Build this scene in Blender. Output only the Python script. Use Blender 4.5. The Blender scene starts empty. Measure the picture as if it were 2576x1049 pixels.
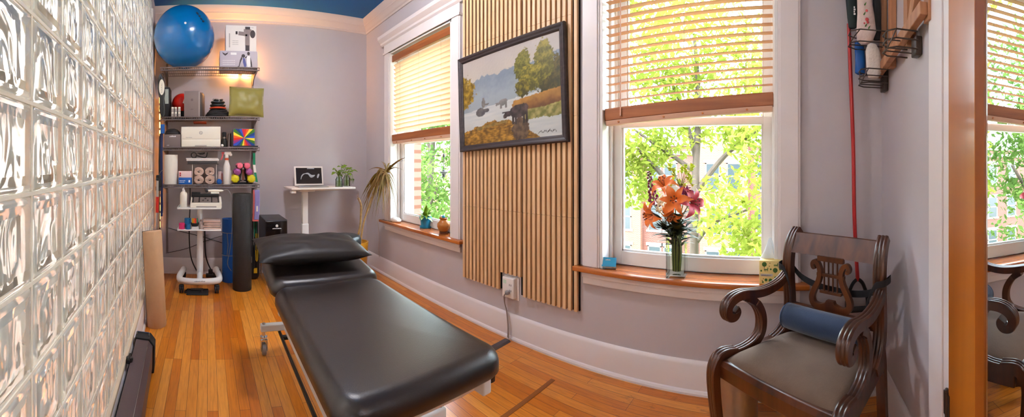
import bpy, bmesh, math, random
from math import sin, cos, tan, pi, atan2, sqrt, radians as R
from mathutils import Vector, Matrix, Euler, noise as mnoise

# ------------------------------------------------------------------ camera, world, sun, exposure
SC = bpy.context.scene
COL = SC.collection
CAM_H = 1.3                     # eye height in metres
FPX = 925.0                     # pixels per radian of the cylindrical panorama
X_BACK = 522.0                  # pixel column that looks straight at the back wall (+Y)
Y_HOR = 415.5                   # pixel row of the horizon

cam = bpy.data.cameras.new('camera')
cam_ob = bpy.data.objects.new('camera', cam)
COL.objects.link(cam_ob)
cam.type = 'PANO'
cam.panorama_type = 'CENTRAL_CYLINDRICAL'
cam.central_cylindrical_range_u_min = -1288.0 / FPX
cam.central_cylindrical_range_u_max = 1288.0 / FPX
cam.central_cylindrical_range_v_min = (Y_HOR - 1049.0) / FPX
cam.central_cylindrical_range_v_max = Y_HOR / FPX
cam.central_cylindrical_radius = 1.0
cam.clip_start = 0.01
cam.clip_end = 300
cam_ob.location = (0, 0, CAM_H)
cam_ob.rotation_euler = (pi / 2, 0, -(1288.0 - X_BACK) / FPX)
SC.camera = cam_ob

world = bpy.data.worlds.new('world')
SC.world = world
world.use_nodes = True
_nt = world.node_tree
_bg = _nt.nodes['Background']
_sky = _nt.nodes.new('ShaderNodeTexSky')
_sky.sky_type = 'NISHITA'
_sky.sun_disc = False
_sky.sun_elevation = R(52)
_sky.sun_rotation = R(-75)
_sky.air_density = 1.0
_sky.dust_density = 1.0
_mixw = _nt.nodes.new('ShaderNodeMixRGB')
_mixw.inputs[0].default_value = 0.9
_mixw.inputs[2].default_value = (0.78, 0.84, 0.92, 1)
_nt.links.new(_sky.outputs[0], _mixw.inputs[1])
_nt.links.new(_mixw.outputs[0], _bg.inputs[0])
_bg.inputs[1].default_value = 8.4

sun = bpy.data.lights.new('sun', 'SUN')
sun.energy = 1.6
sun.angle = R(1.0)
sun.color = (1.0, 0.93, 0.82)
sun_ob = bpy.data.objects.new('sun', sun)
COL.objects.link(sun_ob)
sun_ob.rotation_euler = (R(38), 0, R(-75))

SC.view_settings.view_transform = 'Standard'
SC.view_settings.look = 'None'
SC.view_settings.exposure = 1.16
SC.view_settings.gamma = 1.0
SC.view_settings.use_curve_mapping = False
SC.cycles.transparent_max_bounces = 32
SC.cycles.max_bounces = 9
SC.cycles.transmission_bounces = 8

# ------------------------------------------------------------------ helpers
random.seed(7)
rnd = random.Random(11)


def phi(x):
    return (x - X_BACK) / FPX


def elev(y):
    return (Y_HOR - y) / FPX


def at_Y(x, y, Y):
    """the point of the photograph's pixel (x, y) on the plane at distance Y towards the back wall"""
    p = phi(x)
    return Vector((Y * tan(p), Y, CAM_H + elev(y) * Y / cos(p)))


def at_X(x, y, X):
    p = phi(x)
    return Vector((X, X / tan(p), CAM_H + elev(y) * X / sin(p)))


def at_z(x, y, z):
    r = (z - CAM_H) / elev(y)
    return Vector((r * sin(phi(x)), r * cos(phi(x)), z))


def at_r(x, y, r):
    return Vector((r * sin(phi(x)), r * cos(phi(x)), CAM_H + elev(y) * r))


class MB:
    """collects shapes into one mesh"""

    def __init__(self):
        self.v = []
        self.f = []
        self.mi = []

    def add(self, verts, faces, M=None, mi=0):
        b = len(self.v)
        for p in verts:
            p = Vector(p)
            self.v.append(tuple(M @ p) if M is not None else tuple(p))
        for f in faces:
            self.f.append(tuple(b + i for i in f))
            self.mi.append(mi)
        return self

    def box(self, lo, hi, M=None, mi=0):
        x0, y0, z0 = lo
        x1, y1, z1 = hi
        vs = [(x0, y0, z0), (x1, y0, z0), (x1, y1, z0), (x0, y1, z0), (x0, y0, z1), (x1, y0, z1), (x1, y1, z1), (x0, y1, z1)]
        fs = [(3, 2, 1, 0), (4, 5, 6, 7), (0, 1, 5, 4), (1, 2, 6, 5), (2, 3, 7, 6), (3, 0, 4, 7)]
        return self.add(vs, fs, M, mi)

    def rbox(self, lo, hi, r, M=None, mi=0, seg=3):
        """box with rounded edges"""
        bm = bmesh.new()
        bmesh.ops.create_cube(bm, size=1.0)
        c = [(a + b) / 2 for a, b in zip(lo, hi)]
        s = [abs(b - a) for a, b in zip(lo, hi)]
        for v in bm.verts:
            v.co = Vector((v.co.x * s[0] + c[0], v.co.y * s[1] + c[1], v.co.z * s[2] + c[2]))
        r = min(r, min(s) * 0.49)
        bmesh.ops.bevel(bm, geom=list(bm.edges) + list(bm.verts), offset=r, segments=seg, profile=0.5, affect='EDGES')
        bm.verts.index_update()
        self.add([v.co for v in bm.verts], [[v.index for v in f.verts] for f in bm.faces], M, mi)
        bm.free()
        return self

    def loft(self, rings, closed=True, caps=True, M=None, mi=0):
        """rings: lists of points with equal length"""
        n = len(rings[0])
        vs = [p for r in rings for p in r]
        fs = []
        for i in range(len(rings) - 1):
            for j in range(n if closed else n - 1):
                a = i * n + j
                b = i * n + (j + 1) % n
                fs.append((a, b, b + n, a + n))
        if caps and closed:
            fs.append(tuple(reversed(range(n))))
            o = (len(rings) - 1) * n
            fs.append(tuple(o + j for j in range(n)))
        return self.add(vs, fs, M, mi)

    def cyl(self, p0, p1, r0, r1=None, seg=16, M=None, mi=0, caps=True):
        r1 = r0 if r1 is None else r1
        p0, p1 = Vector(p0), Vector(p1)
        d = (p1 - p0).normalized()
        a = d.orthogonal().normalized()
        b = d.cross(a)
        rings = []
        for p, r in ((p0, r0), (p1, r1)):
            rings.append([p + (a * cos(2 * pi * k / seg) + b * sin(2 * pi * k / seg)) * r for k in range(seg)])
        return self.loft(rings, True, caps, M, mi)

    def lathe(self, prof, seg=24, M=None, mi=0, caps=True):
        """prof: (radius, z) pairs from bottom to top around the z axis"""
        rings = [[(r * cos(2 * pi * k / seg), r * sin(2 * pi * k / seg), z) for k in range(seg)] for r, z in prof]
        return self.loft(rings, True, caps, M, mi)

    def tube(self, pts, r, seg=8, M=None, mi=0, caps=True, closed=False):
        pts = [Vector(p) for p in pts]
        n = len(pts)
        rr = r if isinstance(r, (list, tuple)) else [r] * n
        rings = []
        prev = None
        for i, p in enumerate(pts):
            if closed:
                d = pts[(i + 1) % n] - pts[i - 1]
            else:
                d = pts[min(i + 1, n - 1)] - pts[max(i - 1, 0)]
            d = d.normalized() if d.length > 1e-9 else Vector((0, 0, 1))
            if prev is None:
                a = d.orthogonal().normalized()
            else:
                a = (prev - d * prev.dot(d))
                a = a.normalized() if a.length > 1e-6 else d.orthogonal().normalized()
            prev = a
            b = d.cross(a)
            rings.append([p + (a * cos(2 * pi * k / seg) + b * sin(2 * pi * k / seg)) * rr[i] for k in range(seg)])
        if closed:
            rings.append(rings[0])
            return self.loft(rings, True, False, M, mi)
        return self.loft(rings, True, caps, M, mi)

    def ball(self, c, r, seg=20, rings=12, M=None, mi=0, sc=(1, 1, 1)):
        c = Vector(c)
        vs = []
        fs = []
        for i in range(rings + 1):
            t = pi * i / rings
            for j in range(seg):
                a = 2 * pi * j / seg
                vs.append(c + Vector((r * sc[0] * sin(t) * cos(a), r * sc[1] * sin(t) * sin(a), -r * sc[2] * cos(t))))
        for i in range(rings):
            for j in range(seg):
                a = i * seg + j
                b = i * seg + (j + 1) % seg
                if i == 0:
                    fs.append((a, b + seg, a + seg))
                elif i == rings - 1:
                    fs.append((a, b, a + seg))
                else:
                    fs.append((a, b, b + seg, a + seg))
        return self.add(vs, fs, M, mi)

    def torus(self, c, axis, R0, r, seg=28, rs=8, M=None, mi=0):
        c, axis = Vector(c), Vector(axis).normalized()
        a = axis.orthogonal().normalized()
        b = axis.cross(a)
        return self.tube([c + (a * cos(2 * pi * k / seg) + b * sin(2 * pi * k / seg)) * R0 for k in range(seg)], r, rs, M, mi, False, True)

    def prism(self, outline, h0, h1, axis='z', M=None, mi=0):
        """outline: 2d points, extruded between h0 and h1 along the axis"""
        def P(a, b, h):
            return {'z': (a, b, h), 'y': (a, h, b), 'x': (h, a, b)}[axis]
        r0 = [P(a, b, h0) for a, b in outline]
        r1 = [P(a, b, h1) for a, b in outline]
        n = len(outline)
        fs = [(j, (j + 1) % n, (j + 1) % n + n, j + n) for j in range(n)]
        fs.append(tuple(reversed(range(n))))
        fs.append(tuple(n + j for j in range(n)))
        return self.add(r0 + r1, fs, M, mi)

    def grid(self, P, nu, nv, M=None, mi=0):
        """P(u, v) -> point for u, v in 0..1"""
        vs = [P(i / nu, j / nv) for j in range(nv + 1) for i in range(nu + 1)]
        fs = [(j * (nu + 1) + i, j * (nu + 1) + i + 1, (j + 1) * (nu + 1) + i + 1, (j + 1) * (nu + 1) + i) for j in range(nv) for i in range(nu)]
        return self.add(vs, fs, M, mi)

    def sweep(self, path, side, half_w, sec, M=None, mi=0):
        """sweep a section along a planar path: section points (a, b): a across the plane (times half_w), b along the path's normal.
        side: unit vector across the plane of the path. sec may be a function of the path parameter."""
        path = [Vector(p) for p in path]
        side = Vector(side).normalized()
        rings = []
        n = len(path)
        for i, p in enumerate(path):
            d = (path[min(i + 1, n - 1)] - path[max(i - 1, 0)]).normalized()
            nn = side.cross(d).normalized()
            s = sec(i / (n - 1)) if callable(sec) else sec
            rings.append([p + side * (a * half_w) + nn * b for a, b in s])
        return self.loft(rings, True, True, M, mi)

    def build(self, name, mat, parent=None, smooth=40, bevel=0.0, bseg=2, weld=False, subsurf=0):
        me = bpy.data.meshes.new(name)
        me.from_pydata(self.v, [], self.f)
        mats = mat if isinstance(mat, (list, tuple)) else [mat]
        for m in mats:
            me.materials.append(m)
        if len(mats) > 1:
            me.polygons.foreach_set('material_index', self.mi)
        bm = bmesh.new()
        bm.from_mesh(me)
        if weld:
            bmesh.ops.remove_doubles(bm, verts=bm.verts, dist=1e-5)
        bmesh.ops.recalc_face_normals(bm, faces=bm.faces)
        bm.to_mesh(me)
        bm.free()
        if smooth:
            me.polygons.foreach_set('use_smooth', [True] * len(me.polygons))
            me.set_sharp_from_angle(angle=R(smooth))
        me.update()
        ob = bpy.data.objects.new(name, me)
        COL.objects.link(ob)
        if parent is not None:
            ob.parent = parent
        if bevel:
            m = ob.modifiers.new('bevel', 'BEVEL')
            m.width = bevel
            m.segments = bseg
            m.limit_method = 'ANGLE'
            m.angle_limit = R(40)
        if subsurf:
            m = ob.modifiers.new('subsurf', 'SUBSURF')
            m.levels = m.render_levels = subsurf
        return ob


def tag(o, label=None, cat=None, group=None, kind=None):
    if label:
        o['label'] = label
    if cat:
        o['category'] = cat
    if group:
        o['group'] = group
    if kind:
        o['kind'] = kind
    return o


def thing(name, label, cat, loc=(0, 0, 0), rz=0.0, group=None, rot=None, kind=None):
    o = bpy.data.objects.new(name, None)
    COL.objects.link(o)
    o.empty_display_size = 0.05
    o.location = loc
    o.rotation_euler = rot if rot is not None else (0, 0, rz)
    return tag(o, label, cat, group, kind)


def struct(name, kids=None):
    o = bpy.data.objects.new(name, None)
    COL.objects.link(o)
    o['kind'] = 'structure'
    return o


def dup(root, loc=None, rz=None, label=None, group=None):
    """a copy of a thing with copies of its parts and sub-parts"""
    r = root.copy()
    COL.objects.link(r)
    if loc is not None:
        r.location = loc
    if rz is not None:
        r.rotation_euler = (0, 0, rz)
    if label:
        r['label'] = label
    if group:
        r['group'] = group
    for ch in list(root.children):
        c = ch.copy()
        COL.objects.link(c)
        c.parent = r
        for g in list(ch.children):
            d = g.copy()
            COL.objects.link(d)
            d.parent = c
    return r


def bez(p0, p1, p2, p3, n=10):
    p0, p1, p2, p3 = map(Vector, (p0, p1, p2, p3))
    out = []
    for i in range(n + 1):
        t = i / n
        out.append(p0 * (1 - t) ** 3 + p1 * 3 * t * (1 - t) ** 2 + p2 * 3 * t * t * (1 - t) + p3 * t ** 3)
    return out


def spline(pts, n=8):
    """smooth curve through the points (Catmull-Rom)"""
    pts = [Vector(p) for p in pts]
    out = []
    for i in range(len(pts) - 1):
        p0 = pts[max(i - 1, 0)]
        p1, p2 = pts[i], pts[i + 1]
        p3 = pts[min(i + 2, len(pts) - 1)]
        for k in range(n):
            t = k / n
            out.append(0.5 * ((2 * p1) + (p2 - p0) * t + (2 * p0 - 5 * p1 + 4 * p2 - p3) * t * t + (3 * p1 - p0 - 3 * p2 + p3) * t ** 3))
    out.append(pts[-1])
    return out


def TR(loc=(0, 0, 0), rx=0, ry=0, rz=0):
    return Matrix.Translation(Vector(loc)) @ Euler((rx, ry, rz)).to_matrix().to_4x4()


# ------------------------------------------------------------------ materials
def srgb(r, g, b):
    f = lambda c: (c / 255 / 12.92) if c / 255 <= 0.04045 else ((c / 255 + 0.055) / 1.055) ** 2.4
    return (f(r), f(g), f(b), 1)


MATS = {}


def mat(name, col, rough=0.5, metal=0.0, spec=0.5, var=0.0, vscale=8.0, bump=0.0, bscale=60.0, coat=0.0, sheen=0.0, trans=0.0, emit=None, estr=0.0,
        stretch=(1, 1, 1), col2=None, rvar=0.0):
    """principled material; VAR mixes towards a darker tone (or COL2) by noise, BUMP adds a fine noise relief"""
    m = bpy.data.materials.new(name)
    m.use_nodes = True
    nt = m.node_tree
    b = nt.nodes['Principled BSDF']
    c = col if len(col) == 4 else srgb(*col)
    b.inputs['Base Color'].default_value = c
    b.inputs['Roughness'].default_value = rough
    b.inputs['Metallic'].default_value = metal
    b.inputs['Specular IOR Level'].default_value = spec
    if coat:
        b.inputs['Coat Weight'].default_value = coat
        b.inputs['Coat Roughness'].default_value = 0.08
    if sheen:
        b.inputs['Sheen Weight'].default_value = sheen
    if trans:
        b.inputs['Transmission Weight'].default_value = trans
    if emit:
        b.inputs['Emission Color'].default_value = emit if len(emit) == 4 else srgb(*emit)
        b.inputs['Emission Strength'].default_value = estr
    if var or bump or rvar:
        tc = nt.nodes.new('ShaderNodeTexCoord')
        mp = nt.nodes.new('ShaderNodeMapping')
        mp.inputs['Scale'].default_value = stretch
        nt.links.new(tc.outputs['Object'], mp.inputs[0])
    if var:
        n = nt.nodes.new('ShaderNodeTexNoise')
        n.inputs['Scale'].default_value = vscale
        n.inputs['Detail'].default_value = 6
        n.inputs['Roughness'].default_value = 0.65
        mx = nt.nodes.new('ShaderNodeMixRGB')
        c2 = (c[0] * 0.45, c[1] * 0.42, c[2] * 0.4, 1) if col2 is None else (col2 if len(col2) == 4 else srgb(*col2))
        mx.inputs[1].default_value = c
        mx.inputs[2].default_value = c2
        rp = nt.nodes.new('ShaderNodeValToRGB')
        rp.color_ramp.elements[0].position = 0.35
        rp.color_ramp.elements[1].position = 0.75
        rp.color_ramp.elements[1].color = (var, var, var, 1)
        nt.links.new(mp.outputs[0], n.inputs['Vector'])
        nt.links.new(n.outputs[0], rp.inputs[0])
        nt.links.new(rp.outputs[0], mx.inputs[0])
        nt.links.new(mx.outputs[0], b.inputs['Base Color'])
    if rvar:
        n = nt.nodes.new('ShaderNodeTexNoise')
        n.inputs['Scale'].default_value = vscale * 0.7
        mr = nt.nodes.new('ShaderNodeMapRange')
        mr.inputs[3].default_value = max(0.02, rough - rvar)
        mr.inputs[4].default_value = rough + rvar
        nt.links.new(mp.outputs[0], n.inputs['Vector'])
        nt.links.new(n.outputs[0], mr.inputs[0])
        nt.links.new(mr.outputs[0], b.inputs['Roughness'])
    if bump:
        n = nt.nodes.new('ShaderNodeTexNoise')
        n.inputs['Scale'].default_value = bscale
        n.inputs['Detail'].default_value = 4
        bp = nt.nodes.new('ShaderNodeBump')
        bp.inputs['Strength'].default_value = bump
        bp.inputs['Distance'].default_value = 0.01
        nt.links.new(mp.outputs[0], n.inputs['Vector'])
        nt.links.new(n.outputs[0], bp.inputs['Height'])
        nt.links.new(bp.outputs[0], b.inputs['Normal'])
    MATS[name] = m
    return m


def wood(name, c1, c2, rough=0.35, along='Y', scale=1.0, coat=0.0, grain=26.0):
    """stretched-noise wood grain along an axis of the object"""
    m = bpy.data.materials.new(name)
    m.use_nodes = True
    nt = m.node_tree
    b = nt.nodes['Principled BSDF']
    tc = nt.nodes.new('ShaderNodeTexCoord')
    mp = nt.nodes.new('ShaderNodeMapping')
    s = {'X': (0.06, 1, 1), 'Y': (1, 0.06, 1), 'Z': (1, 1, 0.06)}[along]
    mp.inputs['Scale'].default_value = tuple(k * scale for k in s)
    nz = nt.nodes.new('ShaderNodeTexNoise')
    nz.inputs['Scale'].default_value = grain
    nz.inputs['Detail'].default_value = 8
    nz.inputs['Distortion'].default_value = 0.6
    rp = nt.nodes.new('ShaderNodeValToRGB')
    rp.color_ramp.elements[0].position = 0.3
    rp.color_ramp.elements[0].color = c1 if len(c1) == 4 else srgb(*c1)
    rp.color_ramp.elements[1].position = 0.72
    rp.color_ramp.elements[1].color = c2 if len(c2) == 4 else srgb(*c2)
    nt.links.new(tc.outputs['Object'], mp.inputs[0])
    nt.links.new(mp.outputs[0], nz.inputs['Vector'])
    nt.links.new(nz.outputs[0], rp.inputs[0])
    nt.links.new(rp.outputs[0], b.inputs['Base Color'])
    b.inputs['Roughness'].default_value = rough
    if coat:
        b.inputs['Coat Weight'].default_value = coat
        b.inputs['Coat Roughness'].default_value = 0.12
    bp = nt.nodes.new('ShaderNodeBump')
    bp.inputs['Strength'].default_value = 0.12
    bp.inputs['Distance'].default_value = 0.004
    nt.links.new(nz.outputs[0], bp.inputs['Height'])
    nt.links.new(bp.outputs[0], b.inputs['Normal'])
    MATS[name] = m
    return m


def clear_glass(name, tint=(1, 1, 1, 1), refl=0.08):
    """thin window or vase glass: lets light straight through and mirrors by angle"""
    m = bpy.data.materials.new(name)
    m.use_nodes = True
    nt = m.node_tree
    nt.nodes.remove(nt.nodes['Principled BSDF'])
    out = nt.nodes['Material Output']
    tr = nt.nodes.new('ShaderNodeBsdfTransparent')
    tr.inputs[0].default_value = tint
    gl = nt.nodes.new('ShaderNodeBsdfGlossy')
    gl.inputs['Roughness'].default_value = 0.02
    fr = nt.nodes.new('ShaderNodeLayerWeight')
    fr.inputs[0].default_value = refl * 2
    mx = nt.nodes.new('ShaderNodeMixShader')
    nt.links.new(fr.outputs['Fresnel'], mx.inputs[0])
    nt.links.new(tr.outputs[0], mx.inputs[1])
    nt.links.new(gl.outputs[0], mx.inputs[2])
    nt.links.new(mx.outputs[0], out.inputs[0])
    MATS[name] = m
    return m

# ================================================================== the setting
M_wall = mat('wall_paint', (196, 187, 190), 0.55, var=0.12, vscale=1.5, bump=0.05, bscale=300, spec=0.35)
M_trim = mat('trim_paint', (232, 222, 220), 0.35, var=0.05, vscale=3, spec=0.4)
M_ceil = mat('ceiling_paint', (0, 98, 168), 0.6, var=0.08, vscale=1.2)
M_white = mat('white_paint', (238, 234, 230), 0.4)
M_sill = wood('sill_wood', (150, 74, 22), (196, 112, 48), 0.25, 'Y', coat=0.4)
M_stile = wood('stained_door_wood', (158, 84, 18), (196, 118, 40), 0.3, 'Z', 0.6, coat=0.3, grain=9)
M_blindw = wood('blind_wood', (138, 74, 32), (172, 100, 50), 0.45, 'Y', grain=30)

ZC = 3.19          # ceiling height
XW = 2.04          # window wall
YB = 4.42          # back wall
YR = -0.55         # wall to the right of the camera
RZG = 0.0692       # the glass block wall stands at a small angle to the window wall


def floor_mat():
    m = bpy.data.materials.new('oak_floor')
    m.use_nodes = True
    nt = m.node_tree
    b = nt.nodes['Principled BSDF']
    tc = nt.nodes.new('ShaderNodeTexCoord')
    mp = nt.nodes.new('ShaderNodeMapping')
    mp.inputs['Rotation'].default_value = (0, 0, R(90))
    nt.links.new(tc.outputs['Object'], mp.inputs[0])
    br = nt.nodes.new('ShaderNodeTexBrick')
    br.offset = 0.37
    br.offset_frequency = 3
    br.inputs['Color1'].default_value = (0, 0, 0, 1)
    br.inputs['Color2'].default_value = (1, 1, 1, 1)
    br.inputs['Mortar'].default_value = (0.5, 0.5, 0.5, 1)
    br.inputs['Scale'].default_value = 1.0
    br.inputs['Mortar Size'].default_value = 0.0012
    br.inputs['Mortar Smooth'].default_value = 0.3
    br.inputs['Brick Width'].default_value = 0.82
    br.inputs['Row Height'].default_value = 0.057
    nt.links.new(mp.outputs[0], br.inputs['Vector'])
    rp = nt.nodes.new('ShaderNodeValToRGB')
    e = rp.color_ramp.elements
    e[0].position = 0.0
    e[0].color = srgb(196, 104, 16)
    e[1].position = 1.0
    e[1].color = srgb(232, 152, 60)
    k = e.new(0.45)
    k.color = srgb(214, 124, 28)
    nt.links.new(br.outputs['Color'], rp.inputs[0])
    mp2 = nt.nodes.new('ShaderNodeMapping')
    mp2.inputs['Scale'].default_value = (14, 1.1, 1)
    nt.links.new(tc.outputs['Object'], mp2.inputs[0])
    nz = nt.nodes.new('ShaderNodeTexNoise')
    nz.inputs['Scale'].default_value = 6
    nz.inputs['Detail'].default_value = 9
    nz.inputs['Distortion'].default_value = 0.5
    nt.links.new(mp2.outputs[0], nz.inputs['Vector'])
    g = nt.nodes.new('ShaderNodeMixRGB')
    g.blend_type = 'MULTIPLY'
    g.inputs[0].default_value = 0.55
    gr = nt.nodes.new('ShaderNodeValToRGB')
    gr.color_ramp.elements[0].position = 0.3
    gr.color_ramp.elements[0].color = (0.6, 0.5, 0.4, 1)
    gr.color_ramp.elements[1].position = 0.6
    gr.color_ramp.elements[1].color = (1, 1, 1, 1)
    nt.links.new(nz.outputs[0], gr.inputs[0])
    nt.links.new(rp.outputs[0], g.inputs[1])
    nt.links.new(gr.outputs[0], g.inputs[2])
    # worn dark patches in the boards by the window wall
    mp3 = nt.nodes.new('ShaderNodeMapping')
    mp3.inputs['Scale'].default_value = (7.5, 2.6, 1)
    nt.links.new(tc.outputs['Object'], mp3.inputs[0])
    nz2 = nt.nodes.new('ShaderNodeTexNoise')
    nz2.inputs['Scale'].default_value = 1.7
    nz2.inputs['Detail'].default_value = 8
    nz2.inputs['Roughness'].default_value = 0.7
    nt.links.new(mp3.outputs[0], nz2.inputs['Vector'])
    sr = nt.nodes.new('ShaderNodeValToRGB')
    sr.color_ramp.elements[0].position = 0.56
    sr.color_ramp.elements[0].color = (0, 0, 0, 1)
    sr.color_ramp.elements[1].position = 0.68
    sr.color_ramp.elements[1].color = (1, 1, 1, 1)
    nt.links.new(nz2.outputs[0], sr.inputs[0])
    sx = nt.nodes.new('ShaderNodeSeparateXYZ')
    nt.links.new(tc.outputs['Object'], sx.inputs[0])
    wear = nt.nodes.new('ShaderNodeMapRange')
    wear.inputs[1].default_value = 1.35
    wear.inputs[2].default_value = 0.9
    nt.links.new(sx.outputs[1], wear.inputs[0])
    mm = nt.nodes.new('ShaderNodeMath')
    mm.operation = 'MULTIPLY'
    nt.links.new(sr.outputs[0], mm.inputs[0])
    nt.links.new(wear.outputs[0], mm.inputs[1])
    st = nt.nodes.new('ShaderNodeMixRGB')
    st.inputs[2].default_value = srgb(88, 46, 22)
    mm2 = nt.nodes.new('ShaderNodeMath')
    mm2.operation = 'MULTIPLY'
    mm2.inputs[1].default_value = 0.7
    nt.links.new(mm.outputs[0], mm2.inputs[0])
    nt.links.new(mm2.outputs[0], st.inputs[0])
    nt.links.new(g.outputs[0], st.inputs[1])
    seam = nt.nodes.new('ShaderNodeMixRGB')
    seam.inputs[2].default_value = srgb(92, 46, 12)
    nt.links.new(br.outputs['Fac'], seam.inputs[0])
    nt.links.new(st.outputs[0], seam.inputs[1])
    nt.links.new(seam.outputs[0], b.inputs['Base Color'])
    b.inputs['Roughness'].default_value = 0.32
    b.inputs['Coat Weight'].default_value = 0.25
    b.inputs['Coat Roughness'].default_value = 0.2
    bp = nt.nodes.new('ShaderNodeBump')
    bp.inputs['Strength'].default_value = 0.25
    bp.inputs['Distance'].default_value = 0.002
    bp.invert = True
    nt.links.new(br.outputs['Fac'], bp.inputs['Height'])
    nt.links.new(bp.outputs[0], b.inputs['Normal'])
    return m


M_floor = floor_mat()
# room outline (the left wall runs at an angle)
def gx(y):
    return -0.3208 - 0.0694 * y


m = MB()
m.box((-0.9, YR - 0.15, -0.12), (XW + 0.3, YB + 0.15, 0.0))
fl = m.build('floor', M_floor, smooth=0)
fl['kind'] = 'structure'
M_seam = wood('floor_seam_wood', (120, 62, 18), (150, 84, 30), 0.4, 'X')
m = MB()
m.box((0.95, 1.30, 0.0), (1.80, 1.328, 0.0025))
m.build('floor_patch_strip', M_seam, fl, smooth=0)

m = MB()
m.box((-1.2, YR - 0.15, ZC), (XW + 0.3, YB + 0.15, ZC + 0.12))
m.build('ceiling', M_ceil, smooth=0)['kind'] = 'structure'

m = MB()
m.box((-1.0, YB, -0.1), (XW + 0.3, YB + 0.15, ZC))
m.build('wall_back', M_wall, smooth=0)['kind'] = 'structure'
m = MB()
m.box((-1.0, YR - 0.15, -0.1), (XW + 0.3, YR, ZC))
m.build('wall_right', M_wall, smooth=0)['kind'] = 'structure'

# window wall with its two openings
W1 = (2.585, 3.74)
W2 = (0.04, 1.115)
ZS = 0.655         # top of the sills
ZH = 2.60          # head of the openings
m = MB()
x0, x1 = XW, XW + 0.3
m.box((x0, YR, -0.1), (x1, YB, ZS - 0.03))
m.box((x0, YR, ZH), (x1, YB, ZC))
m.box((x0, YR, ZS - 0.03), (x1, W2[0], ZH))
m.box((x0, W2[1], ZS - 0.03), (x1, W1[0], ZH))
m.box((x0, W1[1], ZS - 0.03), (x1, YB, ZH))
m.build('wall_window', M_wall, smooth=0)['kind'] = 'structure'

# crown moulding
def crown_section(flip):
    pr = [(0.0, -0.165), (0.012, -0.165), (0.014, -0.14), (0.022, -0.135), (0.03, -0.12), (0.05, -0.085), (0.058, -0.08), (0.06, -0.068), (0.075, -0.05), (0.092, -0.02), (0.095, 0.0), (0.0, 0.0)]
    return pr


M_crown = mat('crown_paint', (212, 196, 190), 0.45, var=0.05, vscale=3)
pr = crown_section(False)
m = MB()
m.loft([[(-0.85, YB - a, ZC + b) for a, b in pr], [(XW, YB - a, ZC + b) for a, b in pr]])
m.build('trim_1', M_crown, smooth=30)['kind'] = 'structure'
m = MB()
m.loft([[(XW - a, YR, ZC + b) for a, b in pr], [(XW - a, YB, ZC + b) for a, b in pr]])
m.build('trim_2', M_crown, smooth=30)['kind'] = 'structure'
m = MB()
m.loft([[(-0.3, YR + a, ZC + b) for a, b in pr], [(XW, YR + a, ZC + b) for a, b in pr]])
m.build('trim_3', M_crown, smooth=30)['kind'] = 'structure'

# baseboards
bb = [(0, 0), (0.034, 0), (0.034, 0.012), (0.028, 0.022), (0.02, 0.026), (0.02, 0.165), (0.014, 0.178), (0.006, 0.186), (0, 0.186)]
m = MB()
m.loft([[(-0.85, YB - a, b) for a, b in bb], [(XW, YB - a, b) for a, b in bb]])
m.build('baseboard_back', M_trim, smooth=30)['kind'] = 'structure'
m = MB()
m.loft([[(XW - a, YR, b) for a, b in bb], [(XW - a, YB, b) for a, b in bb]])
m.build('baseboard_window', M_trim, smooth=30)['kind'] = 'structure'
m = MB()
m.loft([[(1.285, YR + a, b) for a, b in bb], [(XW, YR + a, b) for a, b in bb]])
m.build('baseboard_right', M_trim, smooth=30)['kind'] = 'structure'

M_pane = clear_glass('window_glass', (0.97, 0.99, 0.98, 1), 0.04)


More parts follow.
